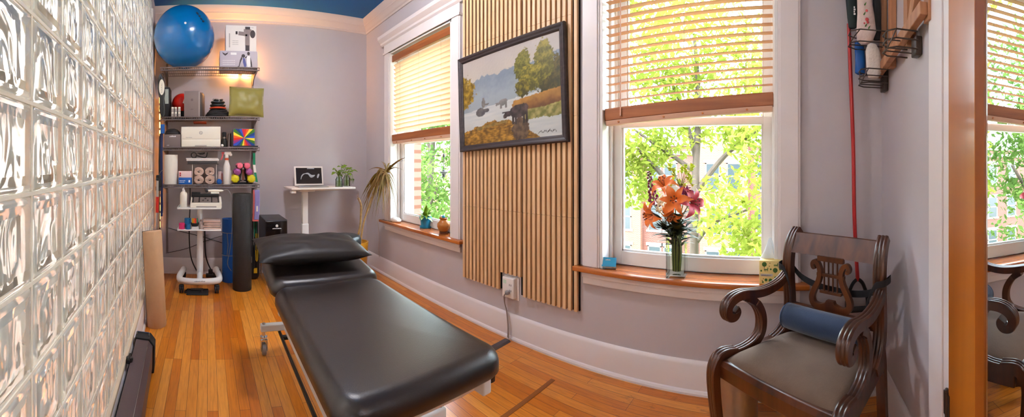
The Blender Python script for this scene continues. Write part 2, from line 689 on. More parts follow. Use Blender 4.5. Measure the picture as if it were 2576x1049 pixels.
def window(n, ya, yb):
    root = struct('window_%d' % n)
    cw = 0.125
    # casing: two legs and a head with a cornice
    c = MB()
    for a, b in ((ya - cw, ya), (yb, yb + cw)):
        c.box((XW - 0.025, a, ZS), (XW, b, ZH))
        c.box((XW - 0.031, a + 0.012, ZS), (XW - 0.02, b - 0.012, ZH))
    c.build('casing', M_trim, root, smooth=0, bevel=0.003)
    c = MB()
    c.box((XW - 0.028, ya - cw, ZH), (XW, yb + cw, ZH + 0.14))
    c.box((XW - 0.040, ya - cw - 0.008, ZH + 0.0), (XW, yb + cw + 0.008, ZH + 0.02))
    e = 0.055
    corn = [(0.03, 0.11), (0.045, 0.125), (0.05, 0.145), (0.07, 0.165), (0.085, 0.18), (0.088, 0.215), (0.0, 0.215), (0.0, 0.11)]
    c.loft([[(XW - a, ya - cw - e, ZH + b) for a, b in corn], [(XW - a, yb + cw + e, ZH + b) for a, b in corn]])
    c.build('head_cornice', M_trim, root, smooth=30)
    # jamb lining
    c = MB()
    t = 0.02
    c.box((XW - 0.02, ya, ZS), (XW + 0.3, ya + t, ZH))
    c.box((XW - 0.02, yb - t, ZS), (XW + 0.3, yb, ZH))
    c.box((XW - 0.02, ya, ZH - t), (XW + 0.3, yb, ZH))
    for s, y in ((1, ya + t), (-1, yb - t)):           # stops
        c.box((XW + 0.075, min(y, y + s * 0.016), ZS), (XW + 0.10, max(y, y + s * 0.016), ZH - t))
        c.box((XW + 0.165, min(y, y + s * 0.012), ZS), (XW + 0.18, max(y, y + s * 0.012), ZH - t))
    c.build('jamb', M_white, root, smooth=0, bevel=0.002)
    # sashes
    def sash(nm, xa, xb, z0, z1, rail0, rail1):
        s = MB()
        a, b = ya + 0.021, yb - 0.021
        w = 0.067
        s.box((xa, a, z0), (xb, a + w, z1))
        s.box((xa, b - w, z0), (xb, b, z1))
        s.box((xa, a + w, z0), (xb, b - w, z0 + rail0))
        s.box((xa, a + w, z1 - rail1), (xb, b - w, z1))
        # glazing bead
        g = 0.012
        s.box((xa + 0.012, a + w, z0 + rail0), (xb - 0.006, a + w + g, z1 - rail1))
        s.box((xa + 0.012, b - w - g, z0 + rail0), (xb - 0.006, b - w, z1 - rail1))
        s.box((xa + 0.012, a + w, z0 + rail0), (xb - 0.006, b - w, z0 + rail0 + g))
        so = s.build(nm, M_white, root, smooth=0, bevel=0.002)
        p = MB()
        xm = (xa + xb) / 2
        p.box((xm - 0.002, a + w, z0 + rail0), (xm + 0.002, b - w, z1 - rail1))
        p.build('pane', M_pane, so, smooth=0)
    sash('lower_sash', XW + 0.11, XW + 0.15, ZS + 0.004, 1.585, 0.085, 0.045)
    sash('upper_sash', XW + 0.185, XW + 0.22, 1.545, ZH - 0.02, 0.045, 0.055)
    # wooden sill board and white apron
    c = MB()
    y0, y1 = ya - cw - 0.05, yb + cw + 0.05
    c.rbox((XW - 0.075, y0, ZS - 0.03), (XW, y1, ZS), 0.008)
    c.box((XW - 0.01, ya, ZS - 0.03), (XW + 0.11, yb, ZS))
    s = c.build('sill', M_sill, root, smooth=40)
    s['label'] = 'orange varnished wooden sill board'
    c = MB()
    c.box((XW - 0.022, ya - cw + 0.002, ZS - 0.115), (XW, yb + cw - 0.002, ZS - 0.03))
    c.box((XW - 0.034, ya - cw + 0.002, ZS - 0.07), (XW, yb + cw - 0.002, ZS - 0.03))
    c.build('apron', M_trim, root, smooth=0, bevel=0.004)
    # outer sill
    c = MB()
    c.box((XW + 0.15, ya, ZS - 0.05), (XW + 0.36, yb, ZS + 0.02))
    c.build('outer_sill', M_white, root, smooth=0)
    return root


window(1, *W1)
window(2, *W2)

# ------------------------------------------------------------------ glass block wall
def glassblock_mat():
    """clear glass with flame like waves inside each block and a smooth rim around it"""
    m = bpy.data.materials.new('wavy_glass_block')
    m.use_nodes = True
    nt = m.node_tree
    nt.nodes.remove(nt.nodes['Principled BSDF'])
    out = nt.nodes['Material Output']
    tc = nt.nodes.new('ShaderNodeTexCoord')
    mp = nt.nodes.new('ShaderNodeMapping')
    mp.inputs['Scale'].default_value = (1.0, 1.0, 0.58)
    nt.links.new(tc.outputs['Object'], mp.inputs[0])
    nz = nt.nodes.new('ShaderNodeTexNoise')
    nz.inputs['Scale'].default_value = 9.5
    nz.inputs['Detail'].default_value = 0.4
    nz.inputs['Distortion'].default_value = 1.5
    nt.links.new(mp.outputs[0], nz.inputs['Vector'])
    sep = nt.nodes.new('ShaderNodeSeparateXYZ')
    nt.links.new(tc.outputs['Object'], sep.inputs[0])

    def mth(op, a, b=None):
        n = nt.nodes.new('ShaderNodeMath')
        n.operation = op
        for i, v in enumerate((a, b)):
            if v is None:
                continue
            if isinstance(v, (int, float)):
                n.inputs[i].default_value = v
            else:
                nt.links.new(v, n.inputs[i])
        return n.outputs[0]

    def rim(coord, off, size):
        f = mth('FRACT', mth('DIVIDE', mth('SUBTRACT', coord, off - 40 * size), size))
        d = mth('SUBTRACT', 0.5, mth('ABSOLUTE', mth('SUBTRACT', f, 0.5)))
        r = nt.nodes.new('ShaderNodeMapRange')
        r.inputs[1].default_value = 0.10
        r.inputs[2].default_value = 0.2
        nt.links.new(d, r.inputs[0])
        return r.outputs[0]
    mask = mth('MULTIPLY', rim(sep.outputs[1], T0, PW), rim(sep.outputs[2], Z0, PH))
    h = mth('MULTIPLY', nz.outputs[0], mask)
    bp = nt.nodes.new('ShaderNodeBump')
    bp.inputs['Strength'].default_value = 1.0
    bp.inputs['Distance'].default_value = 0.065
    nt.links.new(h, bp.inputs['Height'])
    gl = nt.nodes.new('ShaderNodeBsdfGlass')
    gl.inputs['Roughness'].default_value = 0.02
    gl.inputs['IOR'].default_value = 1.45
    gl.inputs['Color'].default_value = (0.99, 1.0, 0.99, 1)
    nt.links.new(bp.outputs[0], gl.inputs['Normal'])
    df = nt.nodes.new('ShaderNodeBsdfPrincipled')
    df.inputs['Base Color'].default_value = (0.86, 0.87, 0.86, 1)
    df.inputs['Roughness'].default_value = 0.12
    nt.links.new(bp.outputs[0], df.inputs['Normal'])
    mx = nt.nodes.new('ShaderNodeMixShader')
    mx.inputs[0].default_value = 0.36
    nt.links.new(gl.outputs[0], mx.inputs[1])
    nt.links.new(df.outputs[0], mx.inputs[2])
    nt.links.new(mx.outputs[0], out.inputs[0])
    return m


PW, PH = 0.2105, 0.203
Z0 = 0.221
T0 = 0.761
M_gb = glassblock_mat()
M_mortar = mat('block_mortar', (236, 230, 214), 0.5, var=0.2, vscale=20, col2=(216, 202, 174), bump=0.1, bscale=80)
wl = bpy.data.objects.new('wall_left', None)
COL.objects.link(wl)
wl['kind'] = 'structure'
wl.location = (-0.3208 * 0.9976, -0.3208 * 0.0692, 0)
wl.rotation_euler = (0, 0, RZG)
rows = 14
ks = range(-6, 16)
g = MB()
mo = MB()
jt = 0.007
for k in ks:
    for r in range(rows):
        ya, yb = T0 + k * PW, T0 + (k + 1) * PW
        za, zb = Z0 + r * PH, Z0 + (r + 1) * PH
        bm = bmesh.new()
        bmesh.ops.create_cube(bm, size=1.0)
        for v in bm.verts:
            v.co = Vector((-0.045 + v.co.x * 0.08, (ya + yb) / 2 + v.co.y * (PW - jt), (za + zb) / 2 + v.co.z * (PH - jt)))
        bmesh.ops.bevel(bm, geom=list(bm.edges), offset=0.011, segments=2, profile=0.5, affect='EDGES')
        bm.verts.index_update()
        g.add([v.co for v in bm.verts], [[v.index for v in f.verts] for f in bm.faces])
        bm.free()
yA, yB = T0 + ks[0] * PW, T0 + (ks[-1] + 1) * PW
zT = Z0 + rows * PH
for k in list(ks) + [ks[-1] + 1]:
    mo.box((-0.075, T0 + k * PW - jt / 2 - 0.001, Z0), (-0.008, T0 + k * PW + jt / 2 + 0.001, zT))
for r in range(rows + 1):
    mo.box((-0.076, yA, Z0 + r * PH - jt / 2 - 0.001), (-0.007, yB, Z0 + r * PH + jt / 2 + 0.001))
g.build('glass_blocks', M_gb, wl, smooth=50)
mo.build('mortar_grid', M_mortar, wl, smooth=0)
m = MB()
m.box((-0.09, yA - 0.3, -0.1), (-0.004, yB, Z0 - 0.028))
m.box((-0.09, yA - 0.3, zT + 0.004), (0.0, yB, ZC))
m.box((-0.12, yB, -0.1), (0.0, 4.6, ZC))
m.build('wall_surround', M_wall, wl, smooth=0)
m = MB()
m.box((-0.06, yA, Z0 - 0.03), (0.012, yB, Z0 - 0.004))
m.build('block_curb', mat('curb_paint', (216, 196, 170), 0.45), wl, smooth=0, bevel=0.004)
m = MB()
m.loft([[(a - 0.004, yA, b) for a, b in bb], [(a - 0.004, 4.5, b) for a, b in bb]])
o = m.build('baseboard_left', M_trim, smooth=30)
o['kind'] = 'structure'
o.location = wl.location
o.rotation_euler = wl.rotation_euler

# the hall behind the glass blocks
M_hall = mat('hall_paint', (232, 226, 224), 0.6, var=0.1, vscale=2)
M_hallf = wood('hall_floor_wood', (150, 108, 84), (176, 136, 110), 0.35, 'Y')
M_hallw = mat('hall_door_paint', (240, 238, 234), 0.4)
m = MB()
m.box((-1.55, yA - 0.4, -0.1), (-1.45, 4.7, ZC))
m.box((-1.55, yA - 0.5, -0.1), (-0.09, yA - 0.4, ZC))
m.box((-1.55, 4.6, -0.1), (-0.12, 4.7, ZC))
o = m.build('wall_hall', M_hall, smooth=0)
o['kind'] = 'structure'
o.location = wl.location
o.rotation_euler = wl.rotation_euler
m = MB()
m.box((-1.55, yA - 0.5, -0.2), (-0.09, 4.7, -0.1))
o = m.build('floor_hall', M_hallf, smooth=0)
o['kind'] = 'structure'
o.location = wl.location
o.rotation_euler = wl.rotation_euler
m = MB()
m.box((-1.55, yA - 0.5, ZC), (-0.09, 4.7, ZC + 0.1))
o = m.build('ceiling_hall', M_hallw, smooth=0)
o['kind'] = 'structure'
o.location = wl.location
o.rotation_euler = wl.rotation_euler
m = MB()
for y in (-0.2, 1.35, 2.9):
    m.box((-1.452, y, -0.1), (-1.42, y + 0.95, 2.3))
o = m.build('door_2', M_hallw, smooth=0, bevel=0.004)
o['kind'] = 'structure'
o.location = wl.location
o.rotation_euler = wl.rotation_euler
M_lampw = mat('hall_lamp_glow', (255, 250, 240), 0.5, emit=(255, 251, 248), estr=180.0)
for i, y in enumerate((0.3, 1.6, 2.9)):
    c = wl.matrix_basis @ Vector((-0.85, y, ZC - 0.06))
    t = thing('hall_ceiling_light', 'white globe ceiling light of the hall behind the glass block wall', 'ceiling light', c, RZG, 'hall ceiling lights')
    a = MB().lathe([(0.001, -0.11), (0.08, -0.1), (0.15, -0.06), (0.18, 0.0), (0.17, 0.03), (0.001, 0.03)], 24)
    a.build('shade', M_lampw, t)
    MB().cyl((0, 0, 0.03), (0, 0, 0.06), 0.1, seg=20).build('canopy', M_white, t)

# ------------------------------------------------------------------ outside
def brick_mat(name, c1, c2, mortar):
    m = bpy.data.materials.new(name)
    m.use_nodes = True
    nt = m.node_tree
    b = nt.nodes['Principled BSDF']
    tc = nt.nodes.new('ShaderNodeTexCoord')
    mp = nt.nodes.new('ShaderNodeMapping')
    mp.inputs['Rotation'].default_value = (R(90), 0, R(90))
    sep = nt.nodes.new('ShaderNodeSeparateXYZ')
    cmb = nt.nodes.new('ShaderNodeCombineXYZ')
    nt.links.new(tc.outputs['Object'], sep.inputs[0])
    nt.links.new(sep.outputs[1], cmb.inputs[0])
    nt.links.new(sep.outputs[2], cmb.inputs[1])
    br = nt.nodes.new('ShaderNodeTexBrick')
    br.inputs['Color1'].default_value = srgb(*c1)
    br.inputs['Color2'].default_value = srgb(*c2)
    br.inputs['Mortar'].default_value = srgb(*mortar)
    br.inputs['Scale'].default_value = 1
    br.inputs['Brick Width'].default_value = 0.21
    br.inputs['Row Height'].default_value = 0.07
    br.inputs['Mortar Size'].default_value = 0.009
    nt.links.new(cmb.outputs[0], br.inputs['Vector'])
    nt.links.new(br.outputs['Color'], b.inputs['Base Color'])
    b.inputs['Roughness'].default_value = 0.85
    return m


M_brick = brick_mat('red_brick', (98, 50, 38), (84, 42, 33), (112, 84, 74))
M_brick2 = brick_mat('pale_brick', (122, 76, 56), (108, 66, 48), (128, 102, 88))
M_stone = mat('limestone', (140, 131, 121), 0.8, var=0.15, vscale=2)
M_dglass = mat('far_window_glass', (48, 56, 60), 0.25, spec=0.4)
M_road = mat('asphalt', (140, 138, 136), 0.9, var=0.2, vscale=1)
M_lawn = mat('lawn', (110, 140, 60), 0.9, var=0.3, vscale=3)

ZG = -7.5
m = MB()
m.box((2.6, -60, ZG - 0.3), (60, 90, ZG))
m.build('ground', M_lawn, smooth=0)['kind'] = 'structure'
m = MB()
m.box((13, -60, ZG - 0.1), (20.5, 90, ZG + 0.02))
m.build('road', M_road, smooth=0)['kind'] = 'structure'


def building(loc, ylo, yhi, label, bays, wins):
    t = thing('brick_building', label, 'building', loc)
    w = MB()
    w.box((0, ylo, 0), (9, yhi, 10.2))
    w.build('wall', M_brick, t, smooth=0)
    for a, b in bays:
        MB().box((-0.35, a, 0), (0.05, b, 10.9)).build('bay_front', M_brick2, t, smooth=0)
    w = MB()
    w.box((-0.12, ylo, 9.5), (0.1, yhi, 9.75))
    w.box((-0.1, ylo, 10.1), (9, yhi, 10.3))
    for a, b in bays:
        w.box((-0.45, a - 0.1, 10.85), (0.15, b + 0.1, 11.05))
    w.build('cornice', M_stone, t, smooth=0)
    for y in wins:
        ox = -0.35 if any(a - 0.01 <= y <= b + 0.01 for a, b in bays) else 0.0
        for z in (1.45, 4.3, 7.2):
            f = MB()
            a, b = y - 0.5, y + 0.5
            f.box((ox - 0.06, a - 0.1, z - 0.15), (ox + 0.02, b + 0.1, z))
            f.box((ox - 0.05, a - 0.12, z + 1.75), (ox + 0.02, b + 0.12, z + 1.95))
            f.box((ox - 0.03, a, z), (ox + 0.02, a + 0.09, z + 1.75))
            f.box((ox - 0.03, b - 0.09, z), (ox + 0.02, b, z + 1.75))
            f.box((ox - 0.03, a, z + 0.84), (ox + 0.02, b, z + 0.92))
            f.box((ox - 0.03, a, z + 1.67), (ox + 0.02, b, z + 1.75))
            fo = f.build('window', M_stone, t, smooth=0)
            MB().box((ox - 0.015, a + 0.08, z), (ox + 0.01, b - 0.08, z + 1.7)).build('pane', M_dglass, fo, smooth=0)
    return t


building((24, 0, ZG), -16, 12.5, 'red brick apartment building with white framed windows standing across the street', [(2.4, 5.6), (-5.6, -2.4), (9.8, 11.6)],
         [11.0, 8.9, 7.75, 4.72, 3.3, 1.4, 0.1, -3.2, -4.8, -8, -9.5, -12])
building((27, 0, ZG), 14.5, 50, 'paler far brick house behind the trees outside the window with the potted plant', [(20, 24), (33, 37)], [16, 18, 21, 23, 27, 30, 34, 36, 41, 45])

M_bark = mat('tree_bark', (96, 84, 74), 0.9, var=0.5, vscale=5, bump=0.5, bscale=18, stretch=(1, 1, 0.3))


def leaf_mat(name, c, c2):
    m = bpy.data.materials.new(name)
    m.use_nodes = True
    nt = m.node_tree
    nt.nodes.remove(nt.nodes['Principled BSDF'])
    out = nt.nodes['Material Output']
    tc = nt.nodes.new('ShaderNodeTexCoord')
    nz = nt.nodes.new('ShaderNodeTexNoise')
    nz.inputs['Scale'].default_value = 0.9
    nz.inputs['Detail'].default_value = 5
    nt.links.new(tc.outputs['Object'], nz.inputs['Vector'])
    rp = nt.nodes.new('ShaderNodeValToRGB')
    rp.color_ramp.elements[0].position = 0.38
    rp.color_ramp.elements[0].color = srgb(*c)
    rp.color_ramp.elements[1].position = 0.62
    rp.color_ramp.elements[1].color = srgb(*c2)
    nt.links.new(nz.outputs[0], rp.inputs[0])
    d = nt.nodes.new('ShaderNodeBsdfDiffuse')
    tl = nt.nodes.new('ShaderNodeBsdfTranslucent')
    nt.links.new(rp.outputs[0], d.inputs[0])
    nt.links.new(rp.outputs[0], tl.inputs[0])
    mx = nt.nodes.new('ShaderNodeMixShader')
    mx.inputs[0].default_value = 0.45
    nt.links.new(d.outputs[0], mx.inputs[1])
    nt.links.new(tl.outputs[0], mx.inputs[2])
    nt.links.new(mx.outputs[0], out.inputs[0])
    return m


M_leafy = leaf_mat('yellow_green_leaf', (120, 136, 52), (160, 168, 74))
M_leafg = leaf_mat('fresh_green_leaf', (74, 104, 50), (116, 140, 70))


def tree(base, h, trunk_r, blobs, n, label, lm, branches, seed, size=0.13, ylim=(-99, 99)):
    t = thing('tree', label, 'tree', base)
    rr = random.Random(seed)
    b = MB()
    pts = [Vector((0, 0, -0.3)), Vector((0.05, 0.05, h * 0.3)), Vector((-0.08, 0.02, h * 0.6)), Vector((0.1, -0.05, h * 0.85)), Vector((0.05, 0.05, h))]
    pts = spline(pts, 6)
    b.tube(pts, [trunk_r * (1 - 0.75 * i / (len(pts) - 1)) for i in range(len(pts))], 10)
    b.build('trunk', M_bark, t)
    for p, q, r in branches:
        p, q = Vector(p), Vector(q)
        mid = (p + q) / 2 + Vector((rr.uniform(-.2, .2), rr.uniform(-.2, .2), rr.uniform(0, .25)))
        pp = spline([p, mid, q], 6)
        k = MB().tube(pp, [r * (1 - 0.6 * i / (len(pp) - 1)) for i in range(len(pp))], 8)
        k.build('branch', M_bark, t)
    f = MB()
    tot = sum(c[1] ** 2 for c in blobs)
    for c, rad in blobs:
        c = Vector(c)
        for _ in range(int(n * rad * rad / tot)):
            while True:
                d = Vector((rr.uniform(-1, 1), rr.uniform(-1, 1), rr.uniform(-1, 1)))
                if 0.2 < d.length < 1:
                    break
            d = d * rad
            d.z *= 0.8
            p = c + d
            if not ylim[0] < p.y < ylim[1]:
                continue
            if mnoise.noise(p * 0.9 + Vector((seed, 0, 0))) < -0.12:
                continue
            s = size * rr.uniform(0.6, 1.3)
            M = Matrix.Translation(p) @ Euler((rr.uniform(-1.1, 1.1), rr.uniform(-1.1, 1.1), rr.uniform(0, 6.28))).to_matrix().to_4x4()
            f.add([(-s, 0, 0), (-0.2 * s, -0.42 * s, 0.08 * s), (s, 0, -0.1 * s), (-0.2 * s, 0.42 * s, 0.08 * s)], [(0, 1, 2), (0, 2, 3)], M)
    fo = f.build('foliage', lm, t, smooth=0)
    return t


tree((10.5, 2.6, ZG), 12.5, 0.2,
     [((-0.5, -1.6, 7.6), 1.6), ((0.2, 1.5, 10.2), 1.9), ((0.5, -0.8, 10.8), 2.0), ((-0.6, 0.2, 12.6), 2.0), ((-0.8, -2.2, 9.6), 1.3), ((0.3, -2.6, 11.8), 1.8), ((0.6, 2.2, 12.4), 1.8), ((0, -1.3, 6.6), 0.9), ((-1.2, 1.8, 13.6), 1.5), ((-0.4, 1.9, 8.2), 1.0), ((-0.2, 1.7, 9.3), 1.0)],
     17000, 'yellow green street tree with a forked grey trunk, outside the window behind the flower vase', M_leafy,
     [((0, 0, 7.4), (-0.4, 1.7, 9.3), 0.11), ((0, 0, 8.6), (-0.2, 1.9, 9.9), 0.08), ((0, 0, 8), (0.3, -2.0, 10), 0.1), ((0, 0, 6.5), (-0.6, -1.6, 7.6), 0.07), ((0, 0, 9), (0.2, 0.9, 11.5), 0.08)], 3, ylim=(-3.2, 2.25))
tree((9.5, 6.9, ZG), 12, 0.22,
     [((0, 0, 9.0), 2.3), ((-0.5, -1.7, 9.3), 1.5), ((-0.3, -1.2, 7.2), 1.5), ((0.5, 1.5, 10.5), 2.2), ((-0.2, -0.8, 11.6), 2.2), ((0, -1.6, 5.4), 1.2), ((0.3, 2.6, 8.6), 1.8)],
     14000, 'leafy green tree between the forked grey trunk and the tree before the far window', M_leafg,
     [((0, 0, 6.4), (-0.5, -1.6, 8.8), 0.1), ((0, 0, 7), (0.4, 1.8, 9.6), 0.1), ((0, 0, 8), (0, -0.6, 11), 0.09)], 5, ylim=(-1.75, 2.4))
tree((8.6, 12.4, ZG), 12, 0.24,
     [((0, 0, 9.4), 2.6), ((-0.8, -1.6, 7.6), 2.0), ((-0.4, 1.6, 7.4), 2.1), ((0.2, 1.8, 11.2), 2.3), ((-0.3, -1.3, 11.6), 2.2), ((-0.2, 0.2, 5.6), 2.0), ((0.3, 2.2, 4.6), 1.6), ((0.2, -1.8, 5), 1.5)],
     19000, 'dense green tree filling the view through the window with the potted plant', M_leafg,
     [((0, 0, 6.0), (-0.8, -1.6, 8), 0.1), ((0, 0, 6.6), (-0.3, 1.6, 8), 0.1), ((0, 0, 8), (0.3, 1.5, 11), 0.1)], 8, ylim=(-2.75, 9))
tree((9.0, -3.6, ZG), 12, 0.22,
     [((0, 0, 9.6), 2.4), ((-0.6, -1.6, 7.8), 1.9), ((-0.3, 1.5, 8.0), 1.7), ((0.2, 1.2, 11.2), 2.2), ((-0.3, -1.6, 11.4), 2.2), ((-0.1, -1.8, 5.8), 1.5), ((-0.2, 1.4, 6.0), 1.1)],
     13000, 'tall green street tree across from the armchair corner, showing in the mirrored door', M_leafg,
     [((0, 0, 6.0), (-0.6, -1.6, 8), 0.1), ((0, 0, 6.8), (-0.3, 1.5, 8.4), 0.1), ((0, 0, 8), (0.3, 1.2, 11), 0.1)], 13, ylim=(-9, 2.6))
# the house's own brick pier beside the far window
m = MB()
m.box((XW + 0.3, 4.72, ZG), (3.1, 5.6, 5))
m.build('wall_pier', M_brick2, smooth=0)['kind'] = 'structure'
m = MB()
m.box((-3.2, -3.0, ZC + 0.3), (XW + 0.3, 8, ZC + 0.5))
m.build('roof', M_road, smooth=0)['kind'] = 'structure'
m = MB()
m.box((XW + 0.02, YB + 0.15, ZG), (XW + 0.32, 9, 5))
m.box((XW + 0.02, -9, ZG), (XW + 0.32, YR - 0.15, 5))
m.box((XW + 0.02, YR - 0.15, ZG), (XW + 0.32, YB + 0.15, -0.2))
m.box((XW + 0.02, YR - 0.15, ZC + 0.5), (XW + 0.32, YB + 0.15, 5))
m.build('wall_outside', M_brick, smooth=0)['kind'] = 'structure'

# unseen globe lamp above the table, added to brighten the room
M_globe = mat('added_globe_glow', (255, 244, 226), 0.4, emit=(255, 247, 242), estr=72.0)
t = thing('added_ceiling_light', 'added round white globe ceiling light, out of view above the treatment table', 'ceiling light', (0.75, 2.3, ZC))
MB().lathe([(0.001, -0.16), (0.07, -0.15), (0.13, -0.115), (0.155, -0.07), (0.14, -0.03), (0.09, -0.012)], 28).build('globe', M_globe, t)
MB().cyl((0, 0, -0.02), (0, 0, 0), 0.1, seg=28).build('canopy', M_white, t)

# ================================================================== shelf wall
M_black = mat('black_plastic', (22, 20, 22), 0.4, bump=0.03, bscale=200)
M_blackm = mat('black_matte', (26, 24, 26), 0.7, bump=0.08, bscale=120)
M_dgrey = mat('dark_grey_plastic', (70, 64, 64), 0.5, var=0.1)
M_grey = mat('grey_card', (124, 108, 104), 0.65, var=0.1, vscale=6)
M_steel = mat('brushed_steel', (176, 170, 168), 0.32, metal=0.9, var=0.1, vscale=30)
M_chrome = mat('chrome', (220, 220, 222), 0.12, metal=1.0, rvar=0.04, vscale=10)
M_wire = mat('grey_wire_coating', (128, 116, 114), 0.4, metal=0.4, var=0.05, vscale=40)
M_card = mat('white_card', (236, 228, 222), 0.6, var=0.04, vscale=5)
M_cream = mat('cream_plastic', (236, 228, 212), 0.4, var=0.03)
M_gun1 = mat('printed_grey', (142, 126, 124), 0.6, var=0.3, vscale=20)
M_gun2 = mat('printed_dark', (58, 46, 50), 0.6, var=0.2, vscale=20)
M_pgrey = mat('print_grey_ink', (150, 142, 140), 0.7, var=0.1)
M_ballb = mat('blue_ball_vinyl', (0, 100, 164), 0.22, var=0.2, vscale=3, col2=(0, 74, 132), bump=0.02, bscale=150, spec=0.6)
M_ink = mat('dark_blue_ink', (8, 30, 60), 0.6, var=0.1)
M_red = mat('red_vinyl', (200, 24, 12), 0.35, var=0.15, vscale=6)
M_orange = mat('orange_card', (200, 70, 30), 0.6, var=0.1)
M_greenp = mat('green_satin', (140, 128, 50), 0.45, var=0.25, vscale=9, bump=0.1, bscale=40, sheen=0.4)
M_blue = mat('blue_foam', (8, 72, 130), 0.6, var=0.15, vscale=10, bump=0.1, bscale=150)
M_bluecard = mat('blue_card', (0, 84, 164), 0.5, var=0.1, vscale=12)
M_pinkcard = mat('pale_pink_card', (232, 200, 194), 0.6, var=0.1)
M_redink = mat('red_ink', (200, 70, 70), 0.6, var=0.1)
M_whiteink = mat('white_ink', (235, 232, 230), 0.6, var=0.05)
M_paper = mat('paper_towel', (240, 232, 220), 0.9, var=0.06, vscale=14, bump=0.25, bscale=80)
M_towel = mat('beige_towel', (206, 172, 156), 0.95, var=0.25, vscale=25, bump=0.5, bscale=160, sheen=0.5)
M_pink = mat('pink_rubber', (236, 110, 130), 0.55, var=0.1)
M_purple = mat('purple_rubber', (158, 74, 140), 0.5, var=0.1)
M_yellow = mat('yellow_rubber', (214, 196, 16), 0.5, var=0.1)
M_green = mat('green_fabric', (24, 130, 92), 0.8, var=0.15, bump=0.2)
M_bottle = mat('translucent_white_plastic', (230, 222, 216), 0.35, var=0.05)
M_tapeb = mat('blue_tape', (0, 96, 150), 0.7, var=0.15, vscale=30)
M_tapep = mat('hot_pink_tape', (226, 50, 110), 0.7, var=0.15, vscale=30)
M_tapey = mat('yellow_tape', (230, 190, 30), 0.7, var=0.15, vscale=30)
M_lav = mat('lavender_fabric', (148, 138, 196), 0.8, var=0.15, vscale=12, bump=0.2, bscale=120)
M_salmon = mat('salmon_fabric', (206, 96, 92), 0.8, var=0.15, bump=0.2)


def textmesh(body, size, m, parent, M, name='lettering', depth=0.0006, align='CENTER'):
    """flat lettering in the local xy plane, placed by matrix M"""
    cu = bpy.data.curves.new(name, 'FONT')
    cu.body = body
    cu.size = size
    cu.align_x = align
    cu.align_y = 'CENTER'
    cu.extrude = depth
    tmp = bpy.data.objects.new('tmp', cu)
    COL.objects.link(tmp)
    dg = bpy.context.evaluated_depsgraph_get()
    me = bpy.data.meshes.new_from_object(tmp.evaluated_get(dg))
    bpy.data.objects.remove(tmp)
    bpy.data.curves.remove(cu)
    me.name = name
    me.materials.clear()
    me.materials.append(m)
    me.transform(M)
    ob = bpy.data.objects.new(name, me)
    COL.objects.link(ob)
    ob.parent = parent
    return ob


FRONT = TR(rx=R(90))          # local xy plane -> facing the camera side (-Y), x to the right, y up


def strokes(b, x, z, w, h, y, n, gap=0.35, rr=None):
    """a line of small unreadable print: N short upright marks"""
    p = w / n
    for i in range(n):
        hh = h * (0.6 + 0.4 * ((i * 7) % 5) / 4)
        b.box((x + i * p, y - 0.0008, z), (x + i * p + p * (1 - gap), y, z + hh))


YF = 4.02         # front edge of the shelves
XS0 = at_Y(404, 300, YF).x
XS1 = at_Y(653, 300, YF).x
SHZ = [2.378, 1.832, 1.498, 1.088]
names = ['topmost of the four grey wire wall shelves, carrying the big blue ball', 'second grey wire wall shelf from the top, carrying the green pillow',
         'third grey wire wall shelf from the top, carrying the white printer', 'lowest grey wire wall shelf, carrying the dumbbells and rolled towels']
shelf0 = None
for i, z in enumerate(SHZ):
    if shelf0 is None:
        t = thing('wire_shelf', names[i], 'shelf', (0, 0, z), 0, 'wire wall shelves')
        b = MB()
        n = 44
        for k in range(n + 1):
            x = XS0 + (XS1 - XS0) * k / n
            b.tube([(x, 4.405, -0.004), (x, YF + 0.004, -0.004), (x, YF, -0.008), (x, YF, -0.034)], 0.0022, 5)
        for y in (4.40, 4.28, 4.15):
            b.cyl((XS0, y, -0.009), (XS1, y, -0.009), 0.0035, seg=6)
        for zz in (-0.004, -0.034):
            b.cyl((XS0, YF, zz), (XS1, YF, zz), 0.006, seg=8)
        b.build('wire_grid', M_wire, t, smooth=60)
        for x in (XS0 + 0.03, XS1 - 0.03):
            b = MB()
            b.prism([(4.41, -0.012), (4.41, -0.12), (4.37, -0.12), (4.30, -0.075), (YF + 0.03, -0.035), (YF + 0.02, -0.012)], x - 0.006, x + 0.006, 'x')
            b.build('bracket', M_wire, t, smooth=0)
        shelf0 = t
    else:
        dup(shelf0, (0, 0, z), label=names[i])
for x, lab in ((XS0 + 0.03, 'slotted steel upright on the back wall at the light strip end of the shelves'), (XS1 - 0.03, 'slotted steel upright on the back wall behind the pillow end of the shelves')):
    t = thing('shelf_upright', lab, 'shelf upright', (x, 4.42, 0), 0, 'shelf uprights')
    b = MB()
    b.box((-0.012, -0.014, 0.25), (0.012, 0, 2.52))
    b.build('rail', M_wire, t, smooth=0)


def on(i, x, Y, dz=0.0):
    """a point standing on shelf i at pixel column x and depth Y"""
    return Vector((Y * tan(phi(x)), Y, SHZ[i] + 0.0005 + dz))


